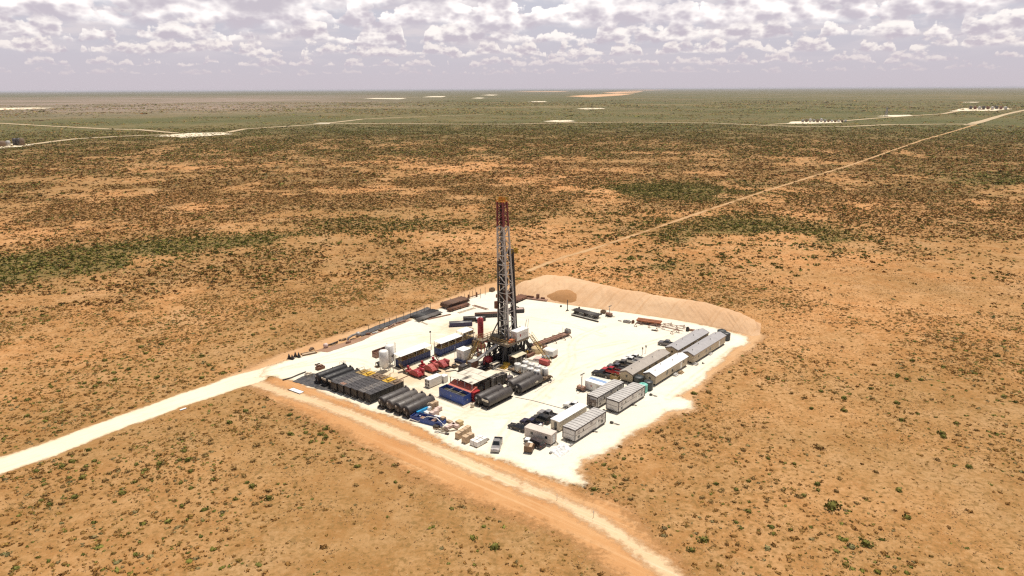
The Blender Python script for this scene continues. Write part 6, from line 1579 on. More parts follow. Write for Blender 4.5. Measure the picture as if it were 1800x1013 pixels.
# ------------------------------------------------------------------ long gabled living quarters
def mobile_home(label, K, L, W, wall, roof, wins, doors, H=2.45, zb=.55, rise=.75):
    t = near_corner('mobile_home', label, 'mobile home', K, L, W, 'gabled mobile homes')
    h, w = L / 2, W / 2; z1 = zb + H
    m = MB(); m.extr([(-w, zb), (w, zb), (w, z1), (0, z1 + rise), (-w, z1)], -h, h, 'x'); m.build('wall', wall, t)
    m = MB(); e = .18
    m.extr([(-w - e, z1 - .05), (0, z1 + rise + .03), (w + e, z1 - .05), (w + e, z1 + .05), (0, z1 + rise + .13), (-w - e, z1 + .05)], -h - .25, h + .25, 'x'); rf = m.build('roof', roof, t)
    m = MB()
    for k in range(4): m.cyl((-h + 2 + k * (L - 4) / 3, .5 if k % 2 else -.5, z1 + rise - .25), (-h + 2 + k * (L - 4) / 3, .5 if k % 2 else -.5, z1 + rise + .28), .12, 8)
    m.build('roof_vent', P_GREY, rf)
    for sx in (-1, 1):
        m = MB(); x = sx * (h + .13)
        m.extr([(-w - e + .02, z1 - .42), (0, z1 + rise - .36), (w + e - .02, z1 - .42), (w + e - .02, z1 - .06), (0, z1 + rise + .02), (-w - e + .02, z1 - .06)], x - .1, x + .1, 'x'); m.build('gable_fascia', P_FASC, t)
    m = MB(); m.box(-h, -w - .16, z1 - .13, h, -w - .04, z1 - .02); m.box(-h, w + .04, z1 - .13, h, w + .16, z1 - .02); m.build('eave', P_FASC, t)
    m = MB(); m.box(-h + .2, -w + .25, .05, h - .2, -w + .40, zb); m.box(-h + .2, w - .4, .05, h - .2, w - .25, zb)
    for k in range(7): m.cbox(-h + .7 + k * (L - 1.4) / 6, 0, .05, .3, W - .9, zb - .05)
    m.build('chassis', P_SUB, t)
    for (fx, s, lx, z) in wins:
        x = -h + fx * L; y = -w if s == 'n' else w; sg = -1 if s == 'n' else 1
        m = MB(); m.box(x - lx / 2, min(y, y + sg * .05), zb + z, x + lx / 2, max(y, y + sg * .05), zb + z + .85); f = m.build('window', P_GLASS, t)
        m = MB(); m.box(x - lx / 2 - .08, min(y, y + sg * .03), zb + z + .85, x + lx / 2 + .08, max(y, y + sg * .03), zb + z + .95); m.build('frame', P_WHITE, f)
    for fx in doors:
        x = -h + fx * L; m = MB(); m.box(x - .45, -w - .04, zb + .02, x + .45, -w, zb + 2.0); d = m.build('door', P_WHITE, t); m = MB(); m.box(x + .3, -w - .09, zb + .95, x + .38, -w - .04, zb + 1.05); m.build('handle', P_STEEL, d)
    m = MB(); m.box(-h - .04, -.35, zb + 1.1, -h, .15, zb + 1.8); m.build('end_window', P_GLASS, t)
    m = MB(); m.bar((-h, -.9, .5), (-h - 1.2, 0, .5), .14); m.bar((-h, .9, .5), (-h - 1.2, 0, .5), .14); m.build('tow_hitch', P_STEEL, t)
    return t
H1 = mobile_home('long tan mobile home with a weathered grey brown roof, beside the parked pickups', G(1112, 659, 2.95), 21.4, 4.0, P_WALLT, P_ROOFT, [(.33, 'n', .7, 1.0), (.45, 'n', .7, 1.0), (.62, 'n', .9, 1.0), (.88, 'n', .7, 1.0)], [.95])
H2 = mobile_home('beige mobile home with a bright white roof', G(1152.8, 662, 2.95), 19.2, 3.8, P_WALLB, P_CLEAN, [(.34, 'n', .7, .8), (.36, 'n', .6, 1.3), (.51, 'n', .9, .7), (.87, 'n', .5, 1.2)], [.79])
H3 = mobile_home('mobile home with a plain grey roof at the back, left one of the far pair', G(1192, 616, 2.95), 21.2, 4.2, P_WALLT, P_ROOFG, [(.15, 'n', .6, 1.0), (.38, 'n', .7, .9), (.5, 'n', .7, .9), (.72, 'n', .7, .9)], [.62])
H4 = mobile_home('grey roofed mobile home at the back with black tanks at its far end', G(1220, 625, 2.95), 22.4, 4.1, P_WALLB, P_ROOFG, [(.15, 'n', .6, .9), (.38, 'n', .6, .9), (.5, 'n', .6, .9)], [.80])
for px, lb, rt in [((1196, 656), 'low wooden step below the door of the white roofed mobile home', AA), ((1187, 660), 'small grey step by the long wall of the white roofed mobile home', AA), ((1222, 641), 'sloping pale step at the near end of the right grey roofed mobile home', AB), ((1247, 623), 'small grey step by the long wall of the right grey roofed mobile home', AA)]:
    t = thing('porch_step', lb, 'steps', G(*px), rt); m = MB(); m.cbox(0, 0, .05, 1.8, .7, .5); m.cbox(0, -.55, .05, 1.8, .5, .25); m.build('tread', P_WOOD if 'wooden' in lb else P_LGREY, t); m = MB(); m.bar((-.85, 0, .5), (-.85, 0, 1.4), .07); m.bar((.85, 0, .5), (.85, 0, 1.4), .07); m.build('post', P_GREY, t)

# ------------------------------------------------------------------ plastic water tanks
def water_tank(label, px, r, h, paint):
    t = thing('water_tank', label, 'water tank', G(*px), 0, 'plastic water tanks')
    m = MB(); m.lathe((0, 0, .05), (0, 0, 1), [(0, r * .97), (.05, r)] + [(h * f, r * (1.0 if i % 2 else .975)) for i, f in enumerate((.2, .35, .5, .65, .8))] + [(h * .86, r), (h * .93, r * .8), (h, r * .3)], 24); m.build('shell', paint, t)
    m = MB(); m.cyl((0, 0, h), (0, 0, h + .18), r * .28, 12); m.build('lid', paint, t); m = MB(); m.cyl((-r - .2, 0, .3), (-r + .1, 0, .3), .09, 8); m.build('outlet', P_LGREY, t)
water_tank('black plastic water tank between the near ends of the two nearer mobile homes', (1122, 674.5), 1.6, 2.4, P_BPLAS)
water_tank('black plastic water tank right of the sea green one, at the white roofed mobile home', (1139, 684.5), 1.35, 2.6, P_BPLAS)
water_tank('sea green plastic water tank behind the right office trailer', (1130, 688.5), 1.3, 2.4, P_TEAL)
water_tank('black plastic water tank at the far end of the right grey roofed mobile home', (1276, 597.5), 1.35, 2.6, P_BPLAS)
water_tank('black plastic water tank half hidden behind the rightmost grey roofed mobile home', (1268, 592), 1.5, 2.5, P_BPLAS)
t = thing('plastic_cover', 'flat dark plastic cover lying beside the near black water tank', 'cover', G(1112, 676.5), AA); m = MB(); m.extr([(-1.6, .06), (1.6, .06), (1.2, .5), (-1.2, .6)], -.9, .9); m.build('sheet', P_BPLAS, t)

# ------------------------------------------------------------------ vehicles
def paint(name, col, metal=0.2): return mat(name, col, .32, metal, var=.06, dirt=.22, dirt_col=(.40, .29, .19), scale=.8)
C_BLACK = paint('black_car_paint', (.015, .014, .015)); C_NAVY = paint('dark_navy_car_paint', (.022, .018, .05)); C_SIL = paint('silver_car_paint', (.33, .31, .31), .4)
C_RED = paint('bright_red_car_paint', (.45, .018, .025)); C_GREY = paint('grey_car_paint', (.14, .13, .14), .3); C_BRN = paint('brown_grey_car_paint', (.13, .105, .09), .3); C_WHT = paint('white_car_paint', (.74, .72, .70), 0)
C_MAR = paint('dark_maroon_grey_paint', (.05, .035, .035)); M_LAMP = mat('headlight_glass', (.6, .6, .58), .2); M_TAIL = mat('tail_light_red', (.35, .02, .02), .3)
def loft(m, base, top):
    return m.add(base + top, [(0, 1, 2, 3), (7, 6, 5, 4), (0, 4, 5, 1), (1, 5, 6, 2), (2, 6, 7, 3), (3, 7, 4, 0)])
def vehicle(label, cat, name, px, rot, col, kind='pickup', z=.9, group=None, mark=None):
    c = px if isinstance(px, Vector) else G(px[0], px[1], z)
    t = thing(name, label, cat, c, rot, group)
    if kind == 'pickup': L, W_ = 5.8, 2.0; cab = (-.85, 1.35, -.65, .55, 1.95); hood = 1.22
    elif kind == 'suv': L, W_ = 5.0, 1.95; cab = (-2.35, 1.05, -2.15, .35, 1.85); hood = 1.12
    else: L, W_ = 4.8, 1.85; cab = (-1.9, 1.05, -1.2, .25, 1.48); hood = .98
    h, w = L / 2, W_ / 2
    m = MB()
    if kind == 'pickup':
        m.extr([(-h, .5), (h - .08, .5), (h, .75), (h - .08, 1.05), (h - .3, 1.15), (1.35, hood + .03), (-.9, hood + .03), (-.9, .8), (-h, .8)], -w, w)
        for y in (-w, w - .12): m.box(-h, y, .8, -.9, y + .12, hood)
        m.box(-h, -w + .12, .8, -h + .1, w - .12, hood)
    elif kind == 'flatbed':
        pass
    else:
        tail = [(-h, .55), (-h, .95), (-h + .15, hood + .02)]
        m.extr([(-h + .1, .42), (h - .1, .42), (h, .62), (h - .12, .85), (h - .4, hood - .12), (cab[1], hood + .02)] + list(reversed(tail)), -w, w)
    m.build('body', col, t)
    x0, x1, xr0, xr1, zr = cab; hb = hood
    wi = w - .06; wr = w - .26
    m = MB(); loft(m, [(x0, -wi, hb), (x1, -wi, hb), (x1, wi, hb), (x0, wi, hb)], [(xr0, -wr, zr), (xr1, -wr, zr), (xr1, wr, zr), (xr0, wr, zr)]); m.build('cab', col, t)
    def pane(nm, a, b, c_, d, off):
        ctr = (Vector(a) + Vector(b) + Vector(c_) + Vector(d)) / 4
        q = [ctr + (Vector(p) - ctr) * .86 + Vector(off) for p in (a, b, c_, d)]
        mm = MB(); n = Vector(off).normalized() * -.03
        mm.add(q + [p + n for p in q], [(0, 1, 2, 3), (7, 6, 5, 4), (0, 4, 5, 1), (1, 5, 6, 2), (2, 6, 7, 3), (3, 7, 4, 0)]); mm.build(nm, P_GLASS, t)
    pane('windshield', (x1, -wi, hb), (x1, wi, hb), (xr1, wr, zr), (xr1, -wr, zr), (.03, 0, .02))
    pane('rear_window', (x0, -wi, hb), (x0, wi, hb), (xr0, wr, zr), (xr0, -wr, zr), (-.03, 0, .01))
    for s in (-1, 1): pane('side_window', (x0, s * wi, hb), (x1, s * wi, hb), (xr1, s * wr, zr), (xr0, s * wr, zr), (0, s * .03, .01))
    rw = .42 if kind == 'pickup' else .36
    for x in (h - 1.05, -h + 1.15):
        for s in (-1, 1):
            m = MB(); m.cyl((x, s * (w - .22), rw), (x, s * (w + .02), rw), rw, 14); wh = m.build('wheel', P_RUB, t); m = MB(); m.cyl((x, s * (w + .02), rw), (x, s * (w + .04), rw), rw * .6, 10); m.build('rim', P_LGREY, wh)
    for s in (-1, 1):
        m = MB(); m.box(h - .1, s * (w - .3) - .22, .78, h + .01, s * (w - .3) + .22, .98); m.build('headlight', M_LAMP, t)
        m = MB(); m.box(-h - .02, s * (w - .12) - .1, .85, -h + .02, s * (w - .12) + .1, 1.15 if kind == 'pickup' else 1.0); m.build('tail_light', M_TAIL, t)
    m = MB(); m.box(h - .04, -w + .1, .5, h + .1, w - .1, .72); m.build('front_bumper', P_LGREY if kind == 'pickup' else col, t)
    m = MB(); m.box(-h - .1, -w + .1, .5, -h + .02, w - .1, .70); m.build('rear_bumper', P_LGREY if kind == 'pickup' else col, t)
    if kind == 'pickup':
        m = MB(); m.box(-h + .1, -w + .12, .8, -.9, w - .12, .84); m.build('bed_floor', P_SUB, t)
    if mark:
        m = MB(); m.box(*mark); m.build('bed_cover', P_CLEAN, t)
    return t
FR = R(145)                     # noses towards the left of the picture
vehicle('black car at the left end of the front parking row', 'car', 'parked_car', (910, 750.5), FR, C_BLACK, 'sedan', .7)
vehicle('dark navy pickup with a white sheet at its tailgate, beside the black car', 'pickup', 'pickup_truck', (934, 743.3), FR, C_NAVY, 'pickup', .9, 'vehicles in the front row', (-2.95, -.4, .85, -2.4, .5, 1.27))
vehicle('black sport utility car between the navy pickup and the silver pickup', 'car', 'parked_car', (951.5, 735.2), FR, C_BLACK, 'suv', .9)
vehicle('silver grey pickup with an empty dark bed, at the right end of the front row', 'pickup', 'pickup_truck', (964, 728), FR, C_SIL, 'pickup', .9)
vehicle('white pickup half hidden behind the plain white roofed box', 'pickup', 'pickup_truck', (1010, 713), FR + .1, C_WHT, 'pickup', .9)
vehicle('black pickup nearest in the row before the tan mobile home, left of the red one', 'pickup', 'pickup_truck', (1058, 656.3), FR + .05, C_BLACK, 'pickup', .9)
vehicle('bright red pickup parked beside the black one', 'pickup', 'pickup_truck', (1074.5, 650.6), FR + .05, C_RED, 'pickup', .95)
vehicle('grey pickup directly behind the bright red one', 'pickup', 'pickup_truck', (1084.5, 645), FR + .05, C_GREY, 'pickup', .9)
vehicle('brown grey pickup between the grey pickup and the white ones', 'pickup', 'pickup_truck', (1095.5, 639), FR + .05, C_BRN, 'pickup', .9)
vehicle('white pickup next to the brown grey one, fifth in the mobile home row', 'pickup', 'pickup_truck', (1109, 633.2), FR + .05, C_WHT, 'pickup', .9)
vehicle('white pickup farthest in the row before the tan mobile home', 'pickup', 'pickup_truck', (1117, 628.4), FR + .05, C_WHT, 'pickup', .9)
vehicle('dark grey pickup parked alone at the corner of the left grey roofed mobile home', 'pickup', 'pickup_truck', (1173, 603.3), FR + .1, C_GREY, 'pickup', .9)
pa, pb = G(876, 771.5, .9), G(870.5, 789.5, .9)
vehicle('silver grey pickup standing alone with its nose towards the camera', 'pickup', 'pickup_truck', (pa + pb) / 2, ang(pa, pb), C_SIL, 'pickup')
vehicle('dark maroon off road car in front of the pink beige trailer', 'car', 'parked_car', (939.5, 777.3), R(140), C_MAR, 'suv', .9)
# small brown work cart
t = thing('work_cart', 'small brown box cart with a tan panel, nearest the pad corner', 'cart', G(930.5, 792.5), R(75))
m = MB(); m.box(-1.5, -.95, .5, 1.5, .95, .7); m.box(-1.5, -.95, .7, .6, .95, 1.75); m.extr([(.6, .7), (1.5, .7), (1.45, 1.0), (.6, 1.15)], -.95, .95); m.build('body', mat('brown_cart_paint', (.15, .075, .035), .5, var=.25), t)
m = MB(); m.box(-1.4, -.85, 1.75, .5, -.2, 1.80); m.build('tan_panel', P_CARD, t); m = MB(); m.box(-1.4, .1, 1.75, .5, .85, 1.79); m.build('cover', P_BROWN, t)
for sx in (-1, 1):
    for sy in (-.85, .85):
        m = MB(); m.cyl((sx, sy - .12, .36), (sx, sy + .12, .36), .36, 12); m.build('wheel', P_RUB, t)
for px, lb in [((927.5, 779.5), 'white liquid tote beside the dark maroon off road car'), ((932, 786), 'white liquid tote beside the brown work cart')]:
    t = thing('liquid_tote', lb, 'tote', G(*px), R(70)); m = MB(); m.cbox(0, 0, .16, 1.25, 1.15, 1.1); m.build('bottle', P_CLEAN, t); m = MB()
    for x in (-.64, 0, .64): m.box(x - .03, -.6, .16, x + .03, -.58, 1.28); m.box(x - .03, .58, .16, x + .03, .6, 1.28)
    m.build('cage', P_GREY, t); m = MB(); m.cbox(0, 0, .04, 1.25, 1.15, .12); m.build('pallet', P_WOOD, t)
t = thing('barrel_stand', 'small dark pump stand on the ground right of the maroon off road car', 'pump', G(955.5, 787), AA); m = MB(); m.cbox(0, 0, .05, .9, .7, .4); m.build('base', P_STEEL, t); m = MB(); m.cyl((0, 0, .45), (.1, 0, 1.1), .22, 10); m.build('motor', P_GREY, t)

# white plastic sheeting heap at the pad corner
nV = 22; V = []
for j in range(nV):
    for i in range(nV):
        a = i / (nV - 1) * 2 - 1; b = j / (nV - 1) * 2 - 1
        V.append((a * 2.5 + b * .5, b * 1.8, 0.08 + max(0, (1 - a * a) * (1 - b * b)) ** .5 * (0.15 + 1.25 * abs(float(fbm(np.array(a * 3.1 + 5), np.array(b * 3.3 + 2), 3)) - .5) * 2 + .55 * float(vnoise(np.array(a * 7.0 + 20), np.array(b * 7.0 + 9))))))
m = MB(); m.add(V, [(j * nV + i, j * nV + i + 1, (j + 1) * nV + i + 1, (j + 1) * nV + i) for j in range(nV - 1) for i in range(nV - 1)], False)
t = thing('plastic_sheeting', 'crumpled heap of white plastic sheeting on the ground at the pad corner', 'plastic sheet', G(986, 792), AA); m.build('sheet', P_CLEAN, t)
m = MB(); m.cbox(2.9, -.6, .05, 1.6, .45, .3); m.cbox(-2.7, .9, .05, .6, .5, .35); m.build('weight', P_GREY, t)

# ------------------------------------------------------------------ light towers, bins and small gear
def light_tower(label, px, h=6.5, fold=False):
    t = thing('light_tower', label, 'light tower', G(*px), AB, 'mobile light towers')
    m = MB(); m.cbox(0, 0, .5, 2.2, 1.2, .9); m.build('housing', P_RUSTP, t); m = MB(); m.cbox(0, 0, .35, 2.8, 1.3, .15); m.bar((1.4, 0, .42), (2.6, 0, .42), .12)
    for y in (-1.4, 1.4): m.bar((-.6, 0, .4), (-.6, y, .4), .1); m.bar((-.6, y, .05), (-.6, y, .5), .1)
    m.build('chassis', P_STEEL, t)
    m = MB(); m.bar((.2, 0, 1.4), (.2, 0, h), .12); m.bar((.5, -.6, 1.2), (.4, -.6, h * .9), .10); m.bar((.2, -.8, h), (.2, .8, h), .09); m.build('mast', P_LGREY, t)
    for y in (-.75, -.25, .25, .75):
        m = MB(); m.cbox(.3, y, h - .05, .22, .28, .3); m.build('floodlight', P_GREY, t)
    for s in (-1, 1):
        m = MB(); m.cyl((0, s * .75 - .1, .35), (0, s * .75 + .1, .35), .33, 12); m.build('wheel', P_RUB, t)
light_tower('light tower with a rusty pink base, left of the blue stripped white box', (1021.5, 687), 4.9)
light_tower('light tower on the open pad between the black beam rack and the orange plates', (1070.5, 556.5), 3.9)
t = thing('steel_pole', 'dark steel pole standing alone on the pad in front of the brown soil heap', 'pole', G(997.3, 546.5), 0); m = MB(); m.cyl((0, 0, .04), (0, 0, 4.3), .16, 8); m.build('shaft', P_STEEL, t); m = MB(); m.cbox(0, 0, .04, 1.0, .8, .22); m.build('base', P_STEEL, t)
t = thing('waste_bin', 'small olive bin beside the black pickup, near the tan mobile home corner', 'bin', G(1081, 667), AB); m = MB(); m.box(-1.3, -.8, .1, 1.3, -.72, 1.3); m.box(-1.3, .72, .1, 1.3, .8, 1.3); m.box(-1.3, -.72, .1, -1.22, .72, 1.3); m.box(1.22, -.72, .1, 1.3, .72, 1.3); m.box(-1.22, -.72, .1, 1.22, .72, .2); m.build('hull', P_OCHRE, t); m = MB()
for k in range(6): m.cbox(RND.uniform(-.8, .8), RND.uniform(-.4, .4), .2, .6, .5, RND.uniform(.5, .9))
m.build('rubbish', P_BROWN, t)
for (u, v, lb) in [(1129, 624.5, 'slim dark stand at the far wall of the tan mobile home, left one of two'), (1135, 621, 'slim dark stand at the far wall of the tan mobile home, right one of two')]:
    t = thing('sign_stand', lb, 'stand', G(u, v), AB); m = MB(); m.cyl((0, 0, .04), (0, 0, 2.6), .06, 8); m.build('post', P_STEEL, t); m = MB(); m.cbox(0, 0, 1.9, .5, .1, .7); m.build('panel', P_GREY, t)
for (u, v, lb, L) in [(1080, 764 - 18, 'grey tow dolly lying right of the nearest office trailer', 2.6), (1148, 696.5, 'pale pipe with a loop lying beside the sea green tank', 2.2), (1064, 724, 'grey tow jack between the two middle office trailers', 1.6), (1046, 770 - 10, 'small dark step by the long wall of the nearest office trailer', 1.2), (1115, 713.5, 'small dark step by the long wall of the right office trailer', 1.2), (1160, 651 - 8, 'low stand on the pad right of the white roofed mobile home', 1.2), (1236, 640, 'short post with a tap right of the grey roofed mobile home', .6)]:
    t = thing('ground_gear', lb, 'gear', G(u, v), AB + .1); m = MB(); m.cbox(-L * .3, 0, .05, L * .3, .6, .45); m.build('block', P_STEEL, t); m = MB(); m.bar((-L * .2, 0, .3), (L * .5, .15, .2), .16); m.bar((L * .2, -.2, .2), (L * .5, .3, .2), .12); m.build('arm', P_GREY, t)

# ------------------------------------------------------------------ sack pallets and the blue tray in the near yard
def pallet(label, px, nx, ny, nz, paint, rot=AA, s=1.15, h=.5):
    t = thing('sack_pallet', label, 'pallet of sacks', G(*px), rot, 'pallets of sacks in the near yard')
    rn = random.Random(int(px[0] * 7 + px[1])); m = MB(); m.cbox(0, 0, .05, nx * s, ny * s, .13); m.build('pallet', P_WOOD, t)
    for k in range(nz):
        for i in range(nx):
            m = MB()
            for j in range(ny):
                x = (i - (nx - 1) / 2) * s + rn.uniform(-.05, .05); y = (j - (ny - 1) / 2) * s + rn.uniform(-.05, .05); z0 = .18 + k * h
                a = s * .46
                m.extr([(x - a, z0), (x + a, z0), (x + a + .03, z0 + h * .5), (x + a - .05, z0 + h - .02), (x - a + .05, z0 + h - .02), (x - a - .03, z0 + h * .5)], y - a, y + a)
            m.build('sack_layer', paint, t)
    return t
pallet('long double stack of tan sacks, longest in the near yard', (814.5, 765.5), 4, 1, 2, P_CARD, AA + .1, 1.25, .75)
pallet('pair of tall tan sack cubes right of the longest stack', (823, 776), 2, 1, 1, P_CARD, AA, 1.5, 1.6)
pallet('white wrapped sacks at the right end of the near yard', (841.5, 780.5), 3, 2, 2, P_WSACK, AA, 1.2, .6)
pallet('tan sacks stacked high behind the last dark tank of the long row', (760, 718), 2, 2, 3, P_CARD, AA, 1.2, .62)
pallet('pinkish sacks beside the tan stack behind the last dark tank', (770, 723.5), 2, 1, 2, P_PINKS, AA, 1.1, .5)
pallet('single white wrapped block next to the sky blue tarp', (752.5, 723), 1, 1, 2, P_WSACK, AA, 1.5, .55)
pallet('white sacks low behind the blue tray', (754, 730), 3, 1, 1, P_WSACK, AB, 1.2, .6)
pallet('pinkish block of sacks behind the middle of the blue tray', (763, 731), 2, 1, 2, P_PINKS, AA, 1.3, .6)
pallet('white sack flat on the ground beside the pinkish block', (772, 736), 3, 1, 1, P_WSACK, AB + .3, 1.0, .45)
pallet('upright tan sacks at the right end of the blue tray', (779, 743), 1, 1, 2, P_CARD, AA, 1.2, .7)
pallet('small tan bags thrown on the ground right of the blue tray', (790, 743.5), 2, 1, 1, P_CARD, AB, .9, .45)
pallet('pinkish sacks low between the tray and the longest tan stack', (792, 752), 3, 1, 1, P_PINKS, AA, 1.1, .7)
pallet('grey tan sacks left of the yellowish bundle', (800, 751.5), 1, 2, 1, P_PINKS, AA, 1.1, .7)
pallet('yellowish tan bundle standing alone on the pad side of the near yard', (807.5, 748), 1, 1, 2, mat('yellow_tan_sacks', (.55, .41, .21), .85, var=.15), AA, 1.6, .55)
t = thing('sack_bundle', 'small grey bundle at the right end of the white wrapped sacks', 'bundle', G(854.5, 774.5), AA); m = MB(); m.extr([(-.7, .05), (.7, .05), (.5, .5), (-.4, .55)], -.5, .5); m.build('bundle', P_GREY, t)
t = thing('tarp_cover', 'sky blue tarpaulin folded over a block beside the last dark tank', 'tarp', G(741, 727), AA)
m = MB(); m.extr([(-.9, .06), (.9, .06), (.85, 1.25), (-.8, 1.35)], -1.9, 1.9, 'x'); m.build('cover', P_CYAN, t); m = MB(); m.cbox(-1.2, -1.3, .06, 1.6, .7, .5); m.build('fold', P_CLEAN, t)
a, b = G(721, 738.5), G(774, 752.5); ax = ang(a, b); L = (b - a).length
t = thing('spill_tray', 'long low royal blue steel tray with gear in it, behind the pale hose', 'tray', a, ax)
m = MB(); m.box(0, 0, .08, L, .1, 1.1); m.box(0, 2.6, .08, L, 2.7, 1.1); m.box(0, .1, .08, .1, 2.6, 1.1); m.box(L - .1, .1, .08, L, 2.6, 1.1); m.box(.1, .1, .08, L - .1, 2.6, .2); m.build('hull', P_BLUE, t)
m = MB(); m.box(-.05, -.06, 1.1, L + .05, .14, 1.2); m.box(-.05, 2.56, 1.1, L + .05, 2.76, 1.2); m.build('rim', P_BLUED, t)
m = MB()
for k in range(5): m.cbox(1 + k * (L - 2) / 4, 1.35, .2, .9, 1.4, RND.uniform(.4, .9)); m.build('load', (P_RUSTP if k % 2 else P_BLUED), t); m = MB()
m = MB(); m.box(L * .5, .12, .2, L * .5 + .1, 2.58, 1.1); m.build('bulkhead', P_BLUED, t)
ps = [G(720, 739.5), G(735, 743), G(752, 741), G(768, 743.5), G(780, 751), G(790, 757.5)]; c = ps[0]
m = MB(); m.path([(p.x - c.x, p.y - c.y, z) for p, z in zip(ps, (.5, .3, 1.35, 1.3, .5, .15))], .2)
o = m.build('hose', P_HOSE); o.location = (c.x, c.y, 0); tag(o, 'thick pale hose curling over the front of the royal blue tray', 'hose')
a = G(765, 753); b = G(789, 760); t = thing('tow_dolly', 'rusty tow frame with a loop lying at the right end of the royal blue tray', 'frame', a, ang(a, b)); L = (b - a).length
m = MB(); m.bar((0, -.7, .3), (L, 0, .3), .2); m.bar((0, 1.0, .3), (L, 0, .3), .2); m.bar((L * .2, -.6, .3), (L * .2, .8, .3), .18); m.build('beam', P_BROWN, t); m = MB(); m.cbox(.2, .2, .05, 1.4, 1.0, .7); m.build('axle_box', P_STEEL, t)
m = MB(); m.bar((L, 0, .3), (L + 1.4, 1.9, .25), .18); m.bar((L * .6, -1.2, .25), (L, 0, .3), .14); m.build('drawbar', P_BROWN, t)
t = thing('tow_chain', 'dark coupling with a looped ring on the ground below the tow frame', 'coupling', G(780, 763), AB + .3)
m = MB(); m.path([(-2.6, .3, .12), (-2.3, -.35, .12), (-1.3, -.3, .12), (-1.2, .35, .12), (-2.6, .3, .12)], .13); m.path([(-1.2, 0, .12), (.8, 0, .15)], .14); m.build('ring', P_GREY, t); m = MB(); m.cbox(.9, 0, .05, 1.0, .5, .35); m.build('block', P_STEEL, t)

# ------------------------------------------------------------------ pipe stores round the edge of the pad
def pipe_rack(label, px0, px1, ncol, nrow, r, paint, z0=.75, rack=P_STEEL, plabel=None, glab=None):
    a, b = G(*px0), G(*px1); rot = ang(a, b); L = (b - a).length
    c = (a + b) / 2
    t = thing('pipe_rack', label, 'pipe rack', c, rot)
    for f in (-.38, 0, .38):
        m = MB(); m.box(f * L - .12, -ncol * r - .2, .03, f * L + .12, ncol * r + .2, z0 - .02)
        m.bar((f * L, -ncol * r - .15, z0 - .1), (f * L, -ncol * r - .15, z0 + nrow * r * 1.9 + .2), .14); m.bar((f * L, ncol * r + .15, z0 - .1), (f * L, ncol * r + .15, z0 + nrow * r * 1.9 + .2), .14); m.build('trestle', rack, t)
    src = None
    ex = Vector((math.cos(rot), math.sin(rot))); ey = Vector((-ex.y, ex.x))
    for k in range(nrow):
        for j in range(ncol - (k % 2)):
            y = (j - (ncol - 1 - (k % 2)) / 2) * 2.04 * r; z = z0 + r + k * r * 1.8
            if src is None:
                mb = MB(); mb.cyl((-L / 2, 0, 0), (L / 2, 0, 0), r, 8); o = mb.build('steel_pipe', paint); src = o.data
            else:
                o = bpy.data.objects.new('steel_pipe', src); COL.objects.link(o)
            q = c + ey * y + ex * RND.uniform(-.25, .25); o.location = (q.x, q.y, z); o.rotation_euler = (0, 0, rot)
            tag(o, plabel, 'pipe', glab)
    return t
pipe_rack('low trestles under the thick brown casing pipes near the far left pad edge', (781, 543), (818, 531), 9, 3, .26, mat('brown_casing', (.145, .075, .045), .7, var=.3), .6, plabel='brown casing pipe lying in the high stack near the far left pad edge', glab='brown casing pipes in the high stack')
pipe_rack('low trestles under the lower casing pile beside the high brown stack', (788, 548.5), (823, 537.5), 5, 2, .22, P_RUST, .3, plabel='rusty casing pipe lying in the lower pile beside the high brown stack', glab='rusty casing pipes in the lower pile')
pipe_rack('trestles under the dark grey pipes along the left pad edge', (733, 566), (774, 551.5), 7, 1, .19, P_TANKL, .5, plabel='dark grey pipe lying in the spaced row along the left pad edge', glab='dark grey pipes along the left pad edge')
pipe_rack('trestles of the long black pipe layer beyond the spaced grey pipes', (727, 560.5), (766, 547), 10, 1, .16, P_SUB, .4, plabel='thin black pipe in the close layer beyond the spaced grey pipes', glab='thin black pipes at the left pad edge')
pipe_rack('trestles of the brown pipe layer at the foot of the berm, right of the mast', (899, 533), (922, 523), 12, 2, .17, P_RUST, .5, plabel='rust brown pipe in the layer at the foot of the berm right of the mast', glab='rust brown pipes right of the mast')
pipe_rack('raised rack under the dark pipes in the middle of the far pad', (1009, 549.5), (1053.5, 560.5), 7, 1, .22, P_TANKD, 1.1, plabel='dark pipe lying on the raised rack in the middle of the far pad', glab='dark pipes on the raised rack')
a, b = G(1004.5, 555), G(1052, 567); t = thing('steel_beam', 'long dark beam on the ground before the raised rack of dark pipes', 'beam', (a + b) / 2, ang(a, b)); L = (b - a).length
m = MB(); m.box(-L / 2, -.25, .04, L / 2, .25, .14); m.box(-L / 2, -.06, .14, L / 2, .06, .42); m.box(-L / 2, -.25, .42, L / 2, .25, .52); m.build('flange', P_TANKD, t)
a, b = G(1122, 571, 0), G(1161, 576.5, 0); rot = ang(a, b)
t = thing('plate_rack', 'stack of wide rust orange steel plates on supports before the berm', 'plates', G(1141.5, 569.5), rot)
for k in range(2):
    m = MB(); m.box(-4.2 - .3 * k, -1.7, .95 + .22 * k, 4.2 - .2 * k, 1.7, 1.05 + .22 * k); m.box(-4.2, -1.7 + .0, 1.05 + .22 * k, 4.0, -1.6, 1.13 + .22 * k); m.build('plate', P_ORANGE, t)
m = MB(); m.box(-4.0, -.06, 1.271, 3.8, .06, 1.36); m.build('ridge', P_RUST, t)
for x in (-3.4, 0, 3.4):
    m = MB(); m.box(x - .15, -1.5, .04, x + .15, 1.5, .95); m.build('support', P_SUB, t)
